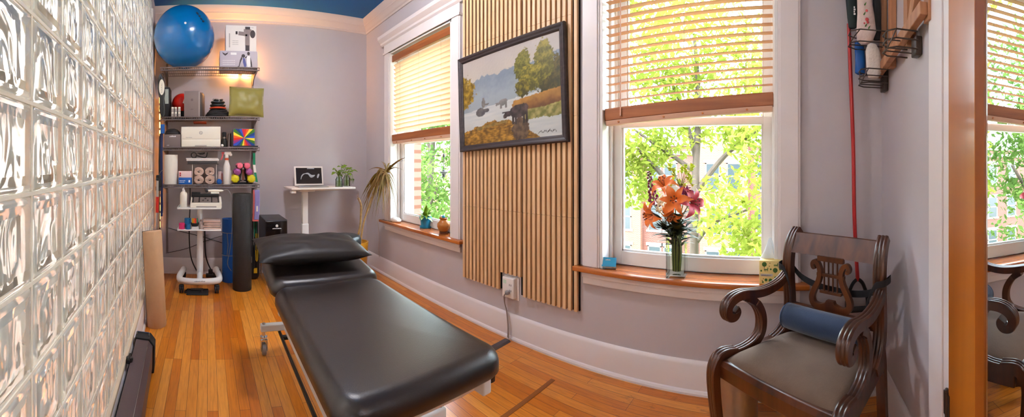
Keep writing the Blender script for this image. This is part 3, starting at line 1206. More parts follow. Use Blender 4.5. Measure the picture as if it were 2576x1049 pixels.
# ---- top shelf
t = thing('exercise_ball', 'big blue inflatable exercise ball on the top shelf', 'exercise ball', (at_Y(462, 95, 4.075).x + 0.005, 4.075, SHZ[0] + 0.337))
b = MB()
prof = []
for k in range(49):
    a = -pi / 2 + pi * k / 48
    rr = 0.337 * (1 - (0.006 if (k % 6 == 0 and 8 < k < 42) else 0))
    prof.append((max(rr * cos(a), 0.0005), rr * sin(a)))
b.lathe(prof, 56, TR(rx=R(24), ry=R(-14)))
b.build('body', M_ballb, t, smooth=60)
b = MB()
dv = Vector((0.52, -0.72, 0.36)).normalized()
MM = Matrix.Translation(dv * 0.3385) @ dv.to_track_quat('Z', 'Y').to_matrix().to_4x4() @ Matrix.Rotation(R(-60), 4, 'Z')
for k, (x, y, w, h) in enumerate([(-0.06, 0.0, 0.03, 0.02), (-0.02, 0.0, 0.02, 0.026), (0.01, -0.004, 0.025, 0.02), (0.045, 0.0, 0.02, 0.024)]):
    b.box((x, y - h / 2, -0.004), (x + w, y + h / 2, 0.0006), MM)
b.build('printed_mark', M_ink, t, smooth=0)
b = MB()
dv = Vector((0.1, -0.98, 0.1)).normalized()
MM = Matrix.Translation(dv * 0.334) @ dv.to_track_quat('Z', 'Y').to_matrix().to_4x4()
b.cyl((0, 0, 0), (0, 0, 0.005), 0.012, seg=16, M=MM)
b.build('valve_plug', M_card, t)


def card_box(name, label, cat, px0, px1, shelf, Y, dpt, h, m, dz=0.0, rz=0.0, group=None):
    a, c = on(shelf, px0, Y, dz), on(shelf, px1, Y, dz)
    w = c.x - a.x
    t = thing(name, label, cat, ((a.x + c.x) / 2, Y, a.z), rz, group)
    b = MB()
    b.rbox((-w / 2, 0, 0), (w / 2, dpt, h), 0.003, seg=2)
    b.build('carton', m, t)
    return t, w


t, w = card_box('massage_gun_box', 'grey box with a printed athlete picture under the white box on the top shelf', 'box', 553, 648, 0, 4.05, 0.3, 0.185, mat('lilac_grey_card', (190, 180, 188), 0.5, var=0.06))
b = MB()
b.add([(-0.185, -0.001, 0.168), (-0.15, -0.001, 0.15), (-0.115, -0.001, 0.168), (-0.128, -0.001, 0.145), (-0.15, -0.001, 0.128), (-0.172, -0.001, 0.145)], [(0, 1, 5), (1, 4, 5), (1, 3, 4), (1, 2, 3)])
b.build('wing_logo', M_gun2, t, smooth=0)
b = MB()
b.rbox((-0.09, -0.0015, 0.14), (-0.025, 0, 0.165), 0.006)
for i in range(3):
    strokes(b, -0.18, 0.075 - i * 0.022, 0.14, 0.007, 0, 18)
b.build('lettering', M_whiteink, t, smooth=0)
b = MB()            # the athlete picture: a figure bending to massage his leg
def poly(b, pts, y=-0.0012):
    b.add([(x, y, z) for x, z in pts], [tuple(range(len(pts)))])
b.ball((0.108, -0.0005, 0.158), 0.017, 14, 8, sc=(0.9, 0.05, 1.2))
b.ball((0.05, -0.0005, 0.13), 0.02, 14, 8, sc=(1, 0.05, 1))
poly(b, [(0.03, 0.125), (0.012, 0.08), (0.0, 0.02), (-0.03, 0.002), (0.006, 0.006), (0.018, 0.05), (0.03, 0.08), (0.04, 0.1)])
poly(b, [(0.13, 0.12), (0.145, 0.06), (0.15, 0.003), (0.138, 0.003), (0.128, 0.06), (0.12, 0.1)])
poly(b, [(0.07, 0.118), (0.095, 0.132), (0.09, 0.118), (0.07, 0.1)])
b.build('printed_figure', M_gun2, t, smooth=0)
b = MB()
poly(b, [(0.045, 0.11), (0.07, 0.1), (0.085, 0.03), (0.078, 0.003), (0.062, 0.003), (0.045, 0.06)], -0.0016)
b.build('printed_blue_trousers', mat('printed_blue', (84, 88, 150), 0.6, var=0.2), t, smooth=0)
b = MB()
poly(b, [(0.09, 0.125), (0.108, 0.135), (0.128, 0.125), (0.13, 0.03), (0.12, 0.004), (0.095, 0.004), (0.09, 0.06)], -0.0014)
b.build('printed_white_shirt', M_whiteink, t, smooth=0)

t, w = card_box('massage_gun_box', 'white box with a printed massage gun standing on the grey box, top shelf', 'box', 568, 645, 0, 4.06, 0.22, 0.285, M_card, 0.186)
b = MB()
b.rbox((0.03, -0.003, 0.185), (0.115, 0, 0.245), 0.015)
b.rbox((-0.05, -0.0025, 0.172), (0.05, 0, 0.215), 0.012, TR((0, 0, 0), ry=R(6)))
b.rbox((0.045, -0.0025, 0.06), (0.095, 0, 0.2), 0.008)
b.build('printed_massage_gun', M_gun1, t)
b = MB()
b.ball((0.128, -0.002, 0.192), 0.045, 20, 10, sc=(0.65, 0.06, 1))
b.rbox((-0.062, -0.0035, 0.185), (-0.04, 0, 0.218), 0.008)
b.rbox((0.047, -0.0035, 0.004), (0.093, 0, 0.066), 0.005)
b.rbox((0.045, -0.003, 0.24), (0.1, 0, 0.272), 0.012)
b.build('printed_grip_pattern', M_gun2, t)
b = MB()
for k in range(12):
    b.box((-0.135, -0.0012, 0.04 + k * 0.013), (-0.135 + 0.012 + 0.006 * ((k * 3) % 3), 0, 0.049 + k * 0.013))
for k in range(3):
    strokes(b, -0.1, 0.11 - k * 0.02, 0.07, 0.006, 0, 10)
strokes(b, 0.11, 0.262, 0.03, 0.005, 0, 5)
b.build('lettering', M_pgrey, t, smooth=0)

# ---- second shelf
t = thing('massage_paddle', 'black paddle with a white oval label hanging beside the tall black box', 'massage tool', at_Y(404, 190, 3.96))
b = MB()
b.loft([[(0.0 + r * cos(2 * pi * k / 16) - z * 0.06, 0.014 * sin(2 * pi * k / 16) * (1 if r > 0.01 else .5), z) for k in range(16)] for r, z in
        [(0.004, 0.02), (0.018, 0.0), (0.034, -0.06), (0.04, -0.14), (0.036, -0.2), (0.026, -0.25), (0.03, -0.3), (0.036, -0.36), (0.03, -0.42), (0.012, -0.45)]])
b.build('body', M_black, t, smooth=50)
b = MB()
b.loft([[(0.006 - z * 0.06 + 0.03 * r * cos(2 * pi * k / 20), y, z0 + 0.085 * r * sin(2 * pi * k / 20)) for k in range(20)] for r, y, z, z0 in
        [(1, -0.008, -0.13, -0.13), (1, -0.0165, -0.13, -0.13), (0.9, -0.018, -0.13, -0.13)]])
b.build('oval_label', M_cream, t, smooth=30)
b = MB()
for k in range(8):
    b.box((0.010 + 0.004 * (k % 2), -0.0188, -0.19 + k * 0.013), (0.019, -0.018, -0.183 + k * 0.013))
b.build('label_print', M_pgrey, t, smooth=0)
b = MB().tube([(0.002, 0, 0.015), (0.02, 0.02, 0.03), (0.03, 0.05, 0.0), (0.02, 0.07, -0.02)], 0.003, 6)
b.build('hanging_loop', M_black, t)

t, w = card_box('tall_box', 'tall black box with a pale picture panel on the second shelf, beside the red ball', 'box', 406, 427, 1, 4.12, 0.2, 0.345, M_blackm)
b = MB()
b.box((-w * 0.2, -0.0012, 0.16), (w * 0.36, 0, 0.325))
b.build('picture_panel', mat('pale_print', (176, 184, 176), 0.5, var=0.5, vscale=25), t, smooth=0)

t = thing('medicine_ball', 'shiny red ball behind the small jars on the second shelf', 'ball', on(1, 458, 4.288, 0.185))
b = MB().ball((0, 0, 0), 0.118, 32, 20)
b.build('body', M_red, t, smooth=60)
b = MB()
dv = Vector((0.3, -0.92, 0.1)).normalized()
MM = Matrix.Translation(dv * 0.1185) @ dv.to_track_quat('Z', 'Y').to_matrix().to_4x4()
b.box((-0.014, -0.03, -0.003), (0.014, 0.03, 0.0008), MM @ Matrix.Rotation(R(-20), 4, 'Z'))
b.build('white_mark', M_whiteink, t, smooth=0)
b = MB().lathe([(0.1, -0.185), (0.105, -0.16), (0.075, -0.1), (0.07, -0.092), (0.06, -0.1), (0.07, -0.185)], 24)
b.build('stand', M_blackm, t)

M_jar = mat('silver_jar', (176, 164, 160), 0.35, metal=0.4, var=0.1)
jar0 = None
k = 0
for row in range(2):
    for i, px in enumerate((434, 442, 451)):
        p = on(1, px, 4.07, row * 0.0565)
        pos = ['left', 'middle', 'right'][i]
        lab = 'silver jar with white lid, %s row, %s' % (['lower', 'upper'][row], ['next to the tall black box', 'middle of the row', 'next to the grey carton'][i])
        if jar0 is None:
            jar0 = thing('small_jar', lab, 'jar', p, 0, 'little jars in front of the red ball')
            MB().lathe([(0.001, 0), (0.0155, 0.0), (0.0165, 0.004), (0.0165, 0.034), (0.013, 0.038), (0.001, 0.038)], 16).build('body', M_jar, jar0)
            MB().lathe([(0.001, 0.038), (0.0145, 0.038), (0.015, 0.055), (0.012, 0.056), (0.001, 0.056)], 16).build('lid', M_cream, jar0)
        else:
            dup(jar0, p, label=lab)

t, w = card_box('grey_carton', 'upright grey carton on the second shelf, between the red ball and the straps', 'box', 463, 503, 1, 4.06, 0.1, 0.285, M_grey)
b = MB()
b.ball((0, -0.001, 0.19), 0.014, 14, 6, sc=(1, 0.05, 1))
strokes(b, -0.015, 0.08, 0.03, 0.012, -0.0002, 5)
b.build('lettering', mat('print_brown_ink', (104, 88, 86), 0.7, var=0.1), t, smooth=0)
b = MB()
b.box((w / 2 - 0.014, -0.0008, 0.002), (w / 2 - 0.002, 0.0, 0.283))
b.build('edge_band', mat('pale_grey_card', (160, 148, 142), 0.6, var=0.05), t, smooth=0)

t = thing('speaker', 'dark round topped cylinder standing behind the grey carton', 'speaker', on(1, 500, 4.29))
MB().lathe([(0.001, 0), (0.066, 0.0), (0.07, 0.01), (0.07, 0.27), (0.062, 0.295), (0.05, 0.3), (0.001, 0.3)], 32).build('body', M_dgrey, t)
MB().lathe([(0.03, 0.3), (0.052, 0.3), (0.052, 0.306), (0.03, 0.308), (0.001, 0.308)], 32).build('top_ring', M_black, t)

t = thing('strap_pile', 'pile of dark straps and buckles with an orange stripe on the second shelf', 'straps', on(1, 548, 4.16))
b = MB()
rr = random.Random(4)
for k in range(5):
    z = 0.016 + k * 0.02
    R0 = 0.115 - 0.012 * k
    pts = [(R0 * cos(a) * (1.15 + 0.1 * sin(2 * a + k)), R0 * 0.8 * sin(a), z + 0.006 * sin(3 * a + k)) for a in [2 * pi * i / 24 for i in range(24)]]
    b.tube(pts, 0.013, 8, closed=True)
b.build('coiled_strap', M_blackm, t)
b = MB()
b.tube([(0.085 * cos(a), 0.07 * sin(a) - 0.015, 0.108) for a in [2 * pi * i / 20 for i in range(20)]], 0.01, 8, closed=True)
b.build('orange_strap', M_orange, t)
b = MB()
b.ball((0.0, 0, 0.15), 0.068, 20, 12, sc=(1.05, 1, 0.9))
b.build('cuff', mat('teal_grey_fabric', (72, 84, 84), 0.8, var=0.4, vscale=20, bump=0.3), t)
b = MB()
for zz, r0 in ((0.135, 0.08), (0.17, 0.07), (0.2, 0.05)):
    b.tube([(r0 * cos(a), r0 * sin(a), zz + 0.008 * cos(2 * a)) for a in [2 * pi * i / 20 for i in range(20)]], 0.011, 6, closed=True)
b.build('dark_band', M_black, t)
b = MB()
b.tube([(-0.02 + 0.035 * cos(a), -0.055, 0.19 + 0.02 * sin(a)) for a in [2 * pi * i / 20 for i in range(20)]], 0.005, 6, closed=True)
b.build('buckle', M_steel, t)


def pillow(b, w, h, d, M=None, n=20, pinch=0.55, wr=0.0, seed=1):
    """cushion in the local xz plane, thickness along y"""
    def P(side):
        def f(u, v):
            x, z = (u - 0.5) * 2, (v - 0.5) * 2
            k = (1 - abs(x) ** 2.6) ** 0.5 * (1 - abs(z) ** 2.6) ** 0.5 if abs(x) < 1 and abs(z) < 1 else 0
            edge = 1 - 0.07 * pinch * (1 - x * x) * abs(z) ** 2
            edgex = 1 - 0.07 * pinch * (1 - z * z) * abs(x) ** 2
            yy = side * d / 2 * k
            if wr:
                yy += wr * mnoise.noise(Vector((x * 3.1 + seed, z * 2.2, side))) * k
            return Vector((x * w / 2 * edgex, yy, z * h / 2 * edge))
        return f
    b.grid(P(-1), n, n, M)
    b.grid(P(1), n, n, M)
    return b


t = thing('throw_pillow', 'olive green satin pillow on the second shelf', 'pillow', on(1, 620, 4.06, 0.170), 0)
b = pillow(MB(), 0.39, 0.33, 0.13, TR(rx=R(-8), ry=R(2)), wr=0.012)
b.build('cover', M_greenp, t, smooth=60, weld=True)
b = MB()
e = [(-0.193, 0.166), (0.193, 0.166), (0.193, -0.166), (-0.193, -0.166)]
pts = []
for i in range(4):
    p, q = e[i], e[(i + 1) % 4]
    for k in range(10):
        u = k / 10
        c = 1 - 0.035 * (1 - (2 * u - 1) ** 2)
        x, z = p[0] + (q[0] - p[0]) * u, p[1] + (q[1] - p[1]) * u
        if i % 2 == 0:
            z *= c
        else:
            x *= c
        pts.append(TR(rx=R(-8), ry=R(2)) @ Vector((x, 0, z)))
b.tube(pts, 0.0035, 6, closed=True)
b.build('piping', M_greenp, t)

t = thing('orange_reflection_slab', 'flat orange red slab standing in for a reflection under the grey carton', 'folder', on(1, 496, 4.18))  # added slab: its orange stands in for the reflection at the box bottom
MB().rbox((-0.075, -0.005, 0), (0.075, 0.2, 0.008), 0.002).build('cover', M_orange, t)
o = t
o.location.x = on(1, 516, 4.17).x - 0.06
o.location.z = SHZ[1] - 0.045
o['label'] = 'flat orange red slab standing in for a box reflection under the second shelf'
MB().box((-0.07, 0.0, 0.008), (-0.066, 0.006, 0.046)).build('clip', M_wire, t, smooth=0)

# ---- third shelf
t, w = card_box('storage_box', 'grey storage box with a small white label beside the printer', 'storage box', 413, 455, 2, 4.07, 0.25, 0.145, M_grey)
b = MB()
strokes(b, -0.035, 0.115, 0.075, 0.014, 0, 5, 0.2)
strokes(b, -0.065, 0.02, 0.03, 0.006, 0, 4, 0.2)
b.build('label_print', M_whiteink, t, smooth=0)
t = thing('fabric_bundle', 'rounded black bundle lying on the grey storage box', 'bundle', on(2, 434, 4.17, 0.146))
b = MB()
b.loft([[(r * cos(2 * pi * k / 24), r * 0.9 * sin(2 * pi * k / 24), z) for k in range(24)] for r, z in [(0.085, 0), (0.088, 0.01), (0.082, 0.035), (0.06, 0.058), (0.03, 0.068), (0.002, 0.07)]])
b.build('body', M_blackm, t, smooth=60)
b = MB().torus((0, 0, 0.012), (0, 0, 1), 0.088, 0.006)
b.build('band', M_dgrey, t)

t, w = card_box('printer', 'white desktop printer on the third shelf', 'printer', 456, 555, 2, 4.05, 0.3, 0.226, M_cream)
b = MB()
b.rbox((-w / 2 + 0.006, -0.004, 0.088), (w / 2 - 0.006, 0.004, 0.222), 0.006)
b.build('front_cover', M_cream, t)
b = MB()
b.rbox((-w / 2 + 0.006, -0.005, 0.006), (w / 2 - 0.006, 0.004, 0.082), 0.006)
b.build('paper_drawer', M_cream, t)
b = MB()
b.rbox((-0.065, -0.012, 0.008), (0.065, -0.002, 0.026), 0.005)
b.build('drawer_handle', mat('pale_grey_plastic', (196, 186, 176), 0.4, var=0.03), t)
b = MB()
b.torus((0.0, -0.0045, 0.158), (0, 1, 0), 0.017, 0.0022, 24, 6)
o = b.build('round_logo', M_pgrey, t)
textmesh('hp', 0.024, M_pgrey, o, TR((0.0, -0.005, 0.158), rx=R(90)), 'logo_letters')
b = MB()
strokes(b, -0.17, 0.104, 0.075, 0.006, -0.004, 12)
b.build('model_print', M_pgrey, t, smooth=0)

t = thing('lotion_bottle', 'black squat bottle leaning beside the printer on the third shelf', 'bottle', on(2, 564, 4.12))
MB().lathe([(0.001, 0), (0.034, 0), (0.037, 0.006), (0.036, 0.07), (0.026, 0.1), (0.016, 0.112), (0.001, 0.112)], 20, TR(ry=R(0))).build('body', M_black, t)
MB().lathe([(0.018, 0.11), (0.022, 0.112), (0.024, 0.165), (0.018, 0.172), (0.001, 0.172)], 20).build('cap', M_blackm, t)
MB().ball((0.0, -0.03, 0.105), 0.014, 12, 8).build('silver_badge', M_steel, t)
t = thing('golf_ball', 'tiny white ball at the front of the third shelf by the black bottle', 'ball', on(2, 559, 4.045, 0.017))
MB().ball((0, 0, 0), 0.016, 16, 10).build('body', M_card, t)
t = thing('tablet', 'thin dark grey tablet leaning between the bottle and the rainbow box', 'tablet', on(2, 573, 4.10), 0, rot=(0, R(5), 0))
MB().rbox((0, 0, 0), (0.010, 0.2, 0.165), 0.004).build('body', M_grey, t)
t, w = card_box('folder', 'upright dark folder between the tablet and the rainbow box', 'folder', 582, 586, 2, 4.09, 0.24, 0.17, M_dgrey)

# rainbow box: a sunburst of colour wedges
t, w = card_box('rainbow_box', 'bright rainbow sunburst box on the third shelf', 'box', 587, 641, 2, 4.06, 0.22, 0.205, mat('violet_card', (140, 130, 190), 0.5, var=0.05))
wedge = [(226, 34, 20), (240, 96, 20), (250, 220, 60), (60, 120, 20), (0, 60, 130), (40, 80, 190), (150, 40, 120), (200, 20, 70)]
wm = [mat('rainbow_%s' % n, c, 0.45, var=0.08) for n, c in zip(('red', 'orange', 'yellow', 'green', 'navy', 'blue', 'violet', 'crimson'), wedge)]
seq = [5, 4, 3, 2, 1, 0, 7, 5, 4, 3, 2, 1, 0, 6, 5, 4, 3, 2, 1, 0, 6, 4, 3, 2]
b = MB()
cx, cz, hw, hh = 0.0, 0.095, w / 2 - 0.002, 0.1
N = len(seq)
def edgept(a):
    c, s = cos(a), sin(a)
    k = min(hw / max(abs(c), 1e-6), hh / max(abs(s), 1e-6))
    return (cx + c * k, 0.1025 + s * k)
for i in range(N):
    a0, a1 = 2 * pi * i / N, 2 * pi * (i + 1) / N
    p, q = edgept(a0), edgept(a1)
    pts = [(cx, -0.0015, 0.1025), (p[0], -0.0015, p[1])]
    for ca in (pi / 4, 3 * pi / 4, 5 * pi / 4, 7 * pi / 4):
        ang = atan2(hh * (1 if sin(ca) > 0 else -1), hw * (1 if cos(ca) > 0 else -1)) % (2 * pi)
        if a0 < ang < a1:
            k = edgept(ang)
            pts.append((k[0], -0.0015, k[1]))
    pts.append((q[0], -0.0015, q[1]))
    b.add(pts, [tuple(range(len(pts)))], mi=seq[i])
b.build('sunburst_print', wm, t, smooth=0)
b = MB()
b.rbox((-w / 2 - 0.004, -0.012, 0.0), (w / 2 + 0.035, -0.004, 0.018), 0.003)
b.build('black_tray', M_black, t)

# ---- lowest shelf
t = thing('paper_towel_roll', 'white paper towel roll on the lowest wire shelf', 'paper towel', on(3, 430, 4.12))
b = MB().lathe([(0.02, 0), (0.076, 0), (0.0765, 0.003), (0.0765, 0.325), (0.076, 0.328), (0.02, 0.328)], 40)
b.build('paper', M_paper, t)
MB().lathe([(0.0165, 0.0), (0.021, 0.0), (0.021, 0.329), (0.0165, 0.329)], 20, caps=False).build('cardboard_core', mat('cardboard', (150, 116, 84), 0.8, var=0.1), t)

t, w = card_box('glove_box', 'small blue box with a white emblem beneath the pink and white box', 'box', 449, 482, 3, 4.04, 0.12, 0.074, M_bluecard)
b = MB()
b.box((w / 2 - 0.034, -0.001, 0.022), (w / 2 - 0.016, 0, 0.048))
strokes(b, -w / 2 + 0.008, 0.036, 0.07, 0.01, 0, 9)
strokes(b, -w / 2 + 0.008, 0.02, 0.06, 0.008, 0, 9)
b.build('lettering', M_whiteink, t, smooth=0)
t, w = card_box('tissue_carton', 'small pink and white box stacked on the blue box on the lowest shelf', 'box', 449, 482, 3, 4.045, 0.12, 0.072, M_pinkcard, 0.0745)
b = MB()
b.box((-w / 2 + 0.012, -0.001, 0.016), (-w / 2 + 0.028, 0, 0.032))
b.box((-w / 2 + 0.012, -0.001, 0.036), (-w / 2 + 0.028, 0, 0.056))
b.build('red_print', M_redink, t, smooth=0)

# little riser table over the rolled towels
tx0, tx1 = on(3, 470, 4.12).x, on(3, 551, 4.12).x
xm = (tx0 + tx1) / 2
t = thing('riser_shelf', 'narrow white wire riser standing over the rolled towels on the lowest shelf', 'shelf riser', (xm, 4.12, SHZ[3] + 0.0005))
hw = (tx1 - tx0) / 2
b = MB()
for s in (-1, 1):
    b = MB()
    xl = (on(3, 484 if s < 0 else 544.5, 4.08).x - xm)
    b.tube([(xl, -0.06, 0.0035), (xl, -0.06, 0.22), (xl, 0.09, 0.22), (xl, 0.09, 0.0035)], 0.003, 6)
    b.build('leg_frame', M_card, t)
b = MB()
for k in range(14):
    y = -0.07 + k * 0.0125
    b.cyl((-hw + 0.01, y, 0.224), (hw - 0.01, y, 0.224), 0.0022, seg=5)
b.tube([(-hw + 0.01, -0.075, 0.224), (hw - 0.01, -0.075, 0.224), (hw - 0.01, 0.1, 0.224), (-hw + 0.01, 0.1, 0.224)], 0.004, 6, closed=True)
b.build('top_wires', M_dgrey, t)
t = thing('ultrasound_keyboard', 'white and black flat device lying on the riser above the rolled towels', 'device', (xm, 4.12, SHZ[3] + 0.2295))
b = MB().rbox((-hw + 0.012, -0.08, 0.0), (hw - 0.02, 0.09, 0.03), 0.005)
b.build('dark_base', M_dgrey, t)
b = MB().rbox((-hw, -0.085, 0.03), (hw - 0.004, 0.09, 0.048), 0.004)
b.build('white_body', M_card, t)
b = MB().rbox((-hw - 0.005, -0.088, 0.05), (hw - 0.01, 0.09, 0.06), 0.003)
b.build('white_lid', M_card, t)
t = thing('headset_cable', 'dark coiled cable and clamp lying on top of the white device on the riser', 'cable', (xm, 4.12, SHZ[3] + 0.2898))
b = MB()
b.tube([(-0.1 + 0.03 * cos(a), -0.03, 0.034 + 0.028 * sin(a)) for a in [2 * pi * i / 18 for i in range(18)]], 0.0055, 6, closed=True)
b.tube(spline([(-0.07, -0.03, 0.03), (-0.03, -0.03, 0.016), (0.02, -0.03, 0.008), (0.04, -0.03, 0.02), (0.05, -0.03, 0.065)], 6), 0.006, 6)
b.tube(spline([(-0.06, -0.03, 0.055), (-0.02, -0.03, 0.055), (0.02, -0.03, 0.06), (0.0, -0.02, 0.045), (-0.04, -0.02, 0.045)], 6), 0.005, 6)
b.build('cable', M_black, t)
MB().rbox((-0.12, -0.045, 0), (-0.07, -0.015, 0.008), 0.002).build('clamp_foot', M_black, t)

tw0 = None
for i, (px, row, lab) in enumerate([(500, 0, 'lower rolled beige towel beside the small stacked boxes'), (528.5, 0, 'lower rolled beige towel on the spray bottle side of the riser'), (500, 1, 'upper rolled beige towel on the side of the small stacked boxes'), (528.5, 1, 'upper rolled beige towel on the spray bottle side of the riser')]):
    p = on(3, px, 4.05, 0.05 + row * 0.0905 - (0.0 if row == 0 else 0.0))
    if tw0 is None:
        tw0 = thing('rolled_towel', lab, 'towel', p, 0, 'rolled towels on the lowest shelf')
        b = MB()
        # spiral end of the roll, extruded backwards
        pts = []
        for k in range(70):
            a = k / 69 * 2 * pi * 3.4
            r = 0.004 + 0.045 * k / 69
            pts.append((r * 1.0 * cos(a), r * 0.8 * sin(a)))
        sec = []
        outer = []
        for k, (x, z) in enumerate(pts):
            a = k / 69 * 2 * pi * 3.4
            outer.append((x + 0.0118 * cos(a), z + 0.0118 * sin(a)))
        ring0 = [[(p0[0], -0.03 + 0.004 * sin(k * 0.7), p0[1]), (q0[0], -0.03 + 0.004 * sin(k * 0.7), q0[1]), (q0[0], 0.2, q0[1]), (p0[0], 0.2, p0[1])] for k, (p0, q0) in enumerate(zip(pts, outer))]
        b.loft(ring0, True, True)
        b.build('roll', M_towel, tw0, smooth=60)
    else:
        o = dup(tw0, p, label=lab)
        o.rotation_euler = (0, R([0, 40, 75, 200][i]) * 0, 0)
        o.scale = (1 if i % 2 == 0 else -1, 1, 1)
t = thing('cohesive_tape_roll', 'round dark blue roll on the lowest shelf between the towels and the spray bottle', 'tape roll', on(3, 551.5, 4.04, 0.0305))
b = MB()
b.cyl((0, -0.02, 0), (0, 0.04, 0), 0.029, seg=28)
b.cyl((0, -0.024, 0), (0, -0.019, 0), 0.018, seg=18)
b.build('tape', M_bluecard, t, bevel=0.004)
t, w = card_box('pink_sachet_box', 'small pale pink box standing behind the dark blue roll', 'box', 549, 562, 3, 4.12, 0.08, 0.14, M_pinkcard)
b = MB()
b.box((w * 0.16, -0.001, 0.03), (w * 0.3, 0, 0.12))
b.build('red_print', M_redink, t, smooth=0)
t, w = card_box('clear_storage_bin', 'low translucent bin behind the spray bottle on the lowest shelf', 'bin', 565, 582, 3, 4.16, 0.15, 0.15, M_bottle)

t = thing('spray_bottle', 'white spray bottle with a pink and white trigger head on the lowest shelf', 'spray bottle', on(3, 570.5, 4.06))
MB().lathe([(0.001, 0), (0.036, 0), (0.04, 0.006), (0.04, 0.16), (0.037, 0.2), (0.026, 0.235), (0.02, 0.255), (0.02, 0.268), (0.001, 0.268)], 24).build('bottle', M_bottle, t)
MB().cyl((0, 0, 0.268), (0, 0, 0.288), 0.022, seg=20).build('orange_collar', mat('orange_collar', (226, 92, 56), 0.5, var=0.05), t)
b = MB()
b.rbox((-0.018, -0.016, 0.288), (0.018, 0.016, 0.33), 0.006)
b.rbox((-0.03, -0.015, 0.325), (0.05, 0.015, 0.36), 0.012)
b.rbox((0.03, -0.012, 0.312), (0.058, 0.012, 0.34), 0.008)
b.build('spray_head', M_card, t)
b = MB()
b.rbox((-0.058, -0.013, 0.335), (-0.026, 0.013, 0.358), 0.006)
b.tube(spline([(-0.045, 0, 0.34), (-0.048, 0, 0.315), (-0.054, 0, 0.29), (-0.066, 0, 0.27)], 5), 0.007, 8)
b.build('trigger', mat('pink_trigger', (222, 96, 104), 0.5, var=0.05), t)

# dumbbell tower
rk = on(3, 612, 4.06)
t = thing('dumbbell_rack', 'black tree shaped rack holding three pairs of dumbbells on the lowest shelf', 'dumbbell rack', rk)
b = MB()
b.rbox((-0.105, 0.0, 0), (0.105, 0.22, 0.012), 0.004)
for s in (-1, 1):
    b.loft([[(s * x - 0.012, y, z), (s * x + 0.012, y, z), (s * x + 0.012, y + 0.03, z), (s * x - 0.012, y + 0.03, z)] for x, y, z in [(0.05, 0.02, 0.01), (0.03, 0.03, 0.1), (0.012, 0.04, 0.2), (0.012, 0.04, 0.225)]])
for y in (0.03, 0.115):
    for s in (-1, 1):
        for x, z in ((0.088, 0.062), (0.065, 0.137), (0.04, 0.205)):
            b.tube([(s * 0.016, y, z - 0.022), (s * x, y, z - 0.024), (s * (x + 0.022), y, z - 0.021), (s * (x + 0.034), y, z + 0.002)], 0.006, 6)
b.build('frame', M_blackm, t)
b = MB()
b.loft([[(-0.012, 0.012, z0), (0.014, 0.012, z0), (0.014, 0.02, z0), (-0.012, 0.02, z0)] for z0 in (0.045, 0.17)])
b.build('brown_plate', mat('brown_card', (130, 70, 46), 0.6, var=0.1), t, smooth=0)
MB().ball((0.002, 0.012, 0.172), 0.011, 12, 8).build('white_knob', M_card, t)
for nm, s, x, z, r, m, lab in [('dumbbell', -1, 0.092, 0.062, 0.047, M_yellow, 'yellow dumbbell at the bottom of the rack, spray bottle side'), ('dumbbell', 1, 0.086, 0.062, 0.047, M_yellow, 'yellow dumbbell at the bottom of the rack, green strap side'),
                               ('dumbbell', -1, 0.068, 0.137, 0.04, M_purple, 'purple dumbbell in the middle of the rack, spray bottle side'), ('dumbbell', 1, 0.062, 0.137, 0.04, M_purple, 'purple dumbbell in the middle of the rack, green strap side'),
                               ('dumbbell', -1, 0.04, 0.205, 0.036, M_pink, 'pink dumbbell at the top of the rack, spray bottle side'), ('dumbbell', 1, 0.04, 0.205, 0.036, M_pink, 'pink dumbbell at the top of the rack, green strap side')]:
    t = thing(nm, lab, 'dumbbell', rk + Vector((s * x, 0.0, z)), 0, 'dumbbells on the rack')
    for y0 in (-0.03, 0.17):
        hb = MB()
        hb.lathe([(r * 0.45, -0.03), (r * 0.82, -0.02), (r, -0.006), (r, 0.01), (r * 0.8, 0.024), (r * 0.3, 0.03)], 8, TR((0, y0, 0), rx=R(90), rz=0) @ Matrix.Rotation(R(22.5), 4, 'Z'))
        hb.build('head', m, t, smooth=0, bevel=0.002)
    MB().cyl((0, -0.01, 0), (0, 0.16, 0), 0.014, seg=14).build('grip', m, t)

# green and white strap at the right end, lavender bands below, blue straps and hooks at the left end
t = thing('exercise_strap', 'green and white strap hanging beside the dumbbell rack', 'strap', at_Y(639, 385, 4.03))
b = MB().loft([[(x - 0.014, -0.002, z), (x + 0.014, -0.002, z), (x + 0.014, 0.002, z), (x - 0.014, 0.002, z)] for x, z in [(0.0, 0.0), (0.002, -0.13)]])
b.build('green_end', M_green, t, smooth=0)
b = MB().loft([[(x - 0.014, -0.002, z), (x + 0.014, -0.002, z), (x + 0.014, 0.002, z), (x - 0.014, 0.002, z)] for x, z in [(0.002, -0.13), (0.012, -0.215)]])
b.build('white_middle', M_card, t, smooth=0)
b = MB().loft([[(x - 0.013, -0.002, z), (x + 0.013, -0.002, z), (x + 0.013, 0.002, z), (x - 0.013, 0.002, z)] for x, z in [(0.012, -0.215), (0.03, -0.32)]])
b.build('green_tail', M_green, t, smooth=0)
t = thing('resistance_band_pack', 'lavender and salmon pack of bands hanging above the black cabinet', 'bands', at_Y(646, 478, 4.0))
b = MB().loft([[(x - 0.026, -0.012, z), (x + 0.03, -0.012, z), (x + 0.03, 0.012, z), (x - 0.026, 0.012, z)] for x, z in [(0.0, 0), (0.002, -0.12), (-0.002, -0.26), (-0.008, -0.325)]])
b.build('lavender_pack', M_lav, t, smooth=30, bevel=0.006)
b = MB().loft([[(x - 0.042, -0.008, z), (x - 0.022, -0.008, z), (x - 0.022, 0.01, z), (x - 0.042, 0.01, z)] for x, z in [(0.0, 0.0), (0.002, -0.12), (-0.004, -0.26), (-0.008, -0.34)]])
b.build('salmon_edge', M_salmon, t, smooth=30)
b = MB().rbox((-0.045, -0.014, -0.345), (0.02, 0.012, -0.325), 0.005)
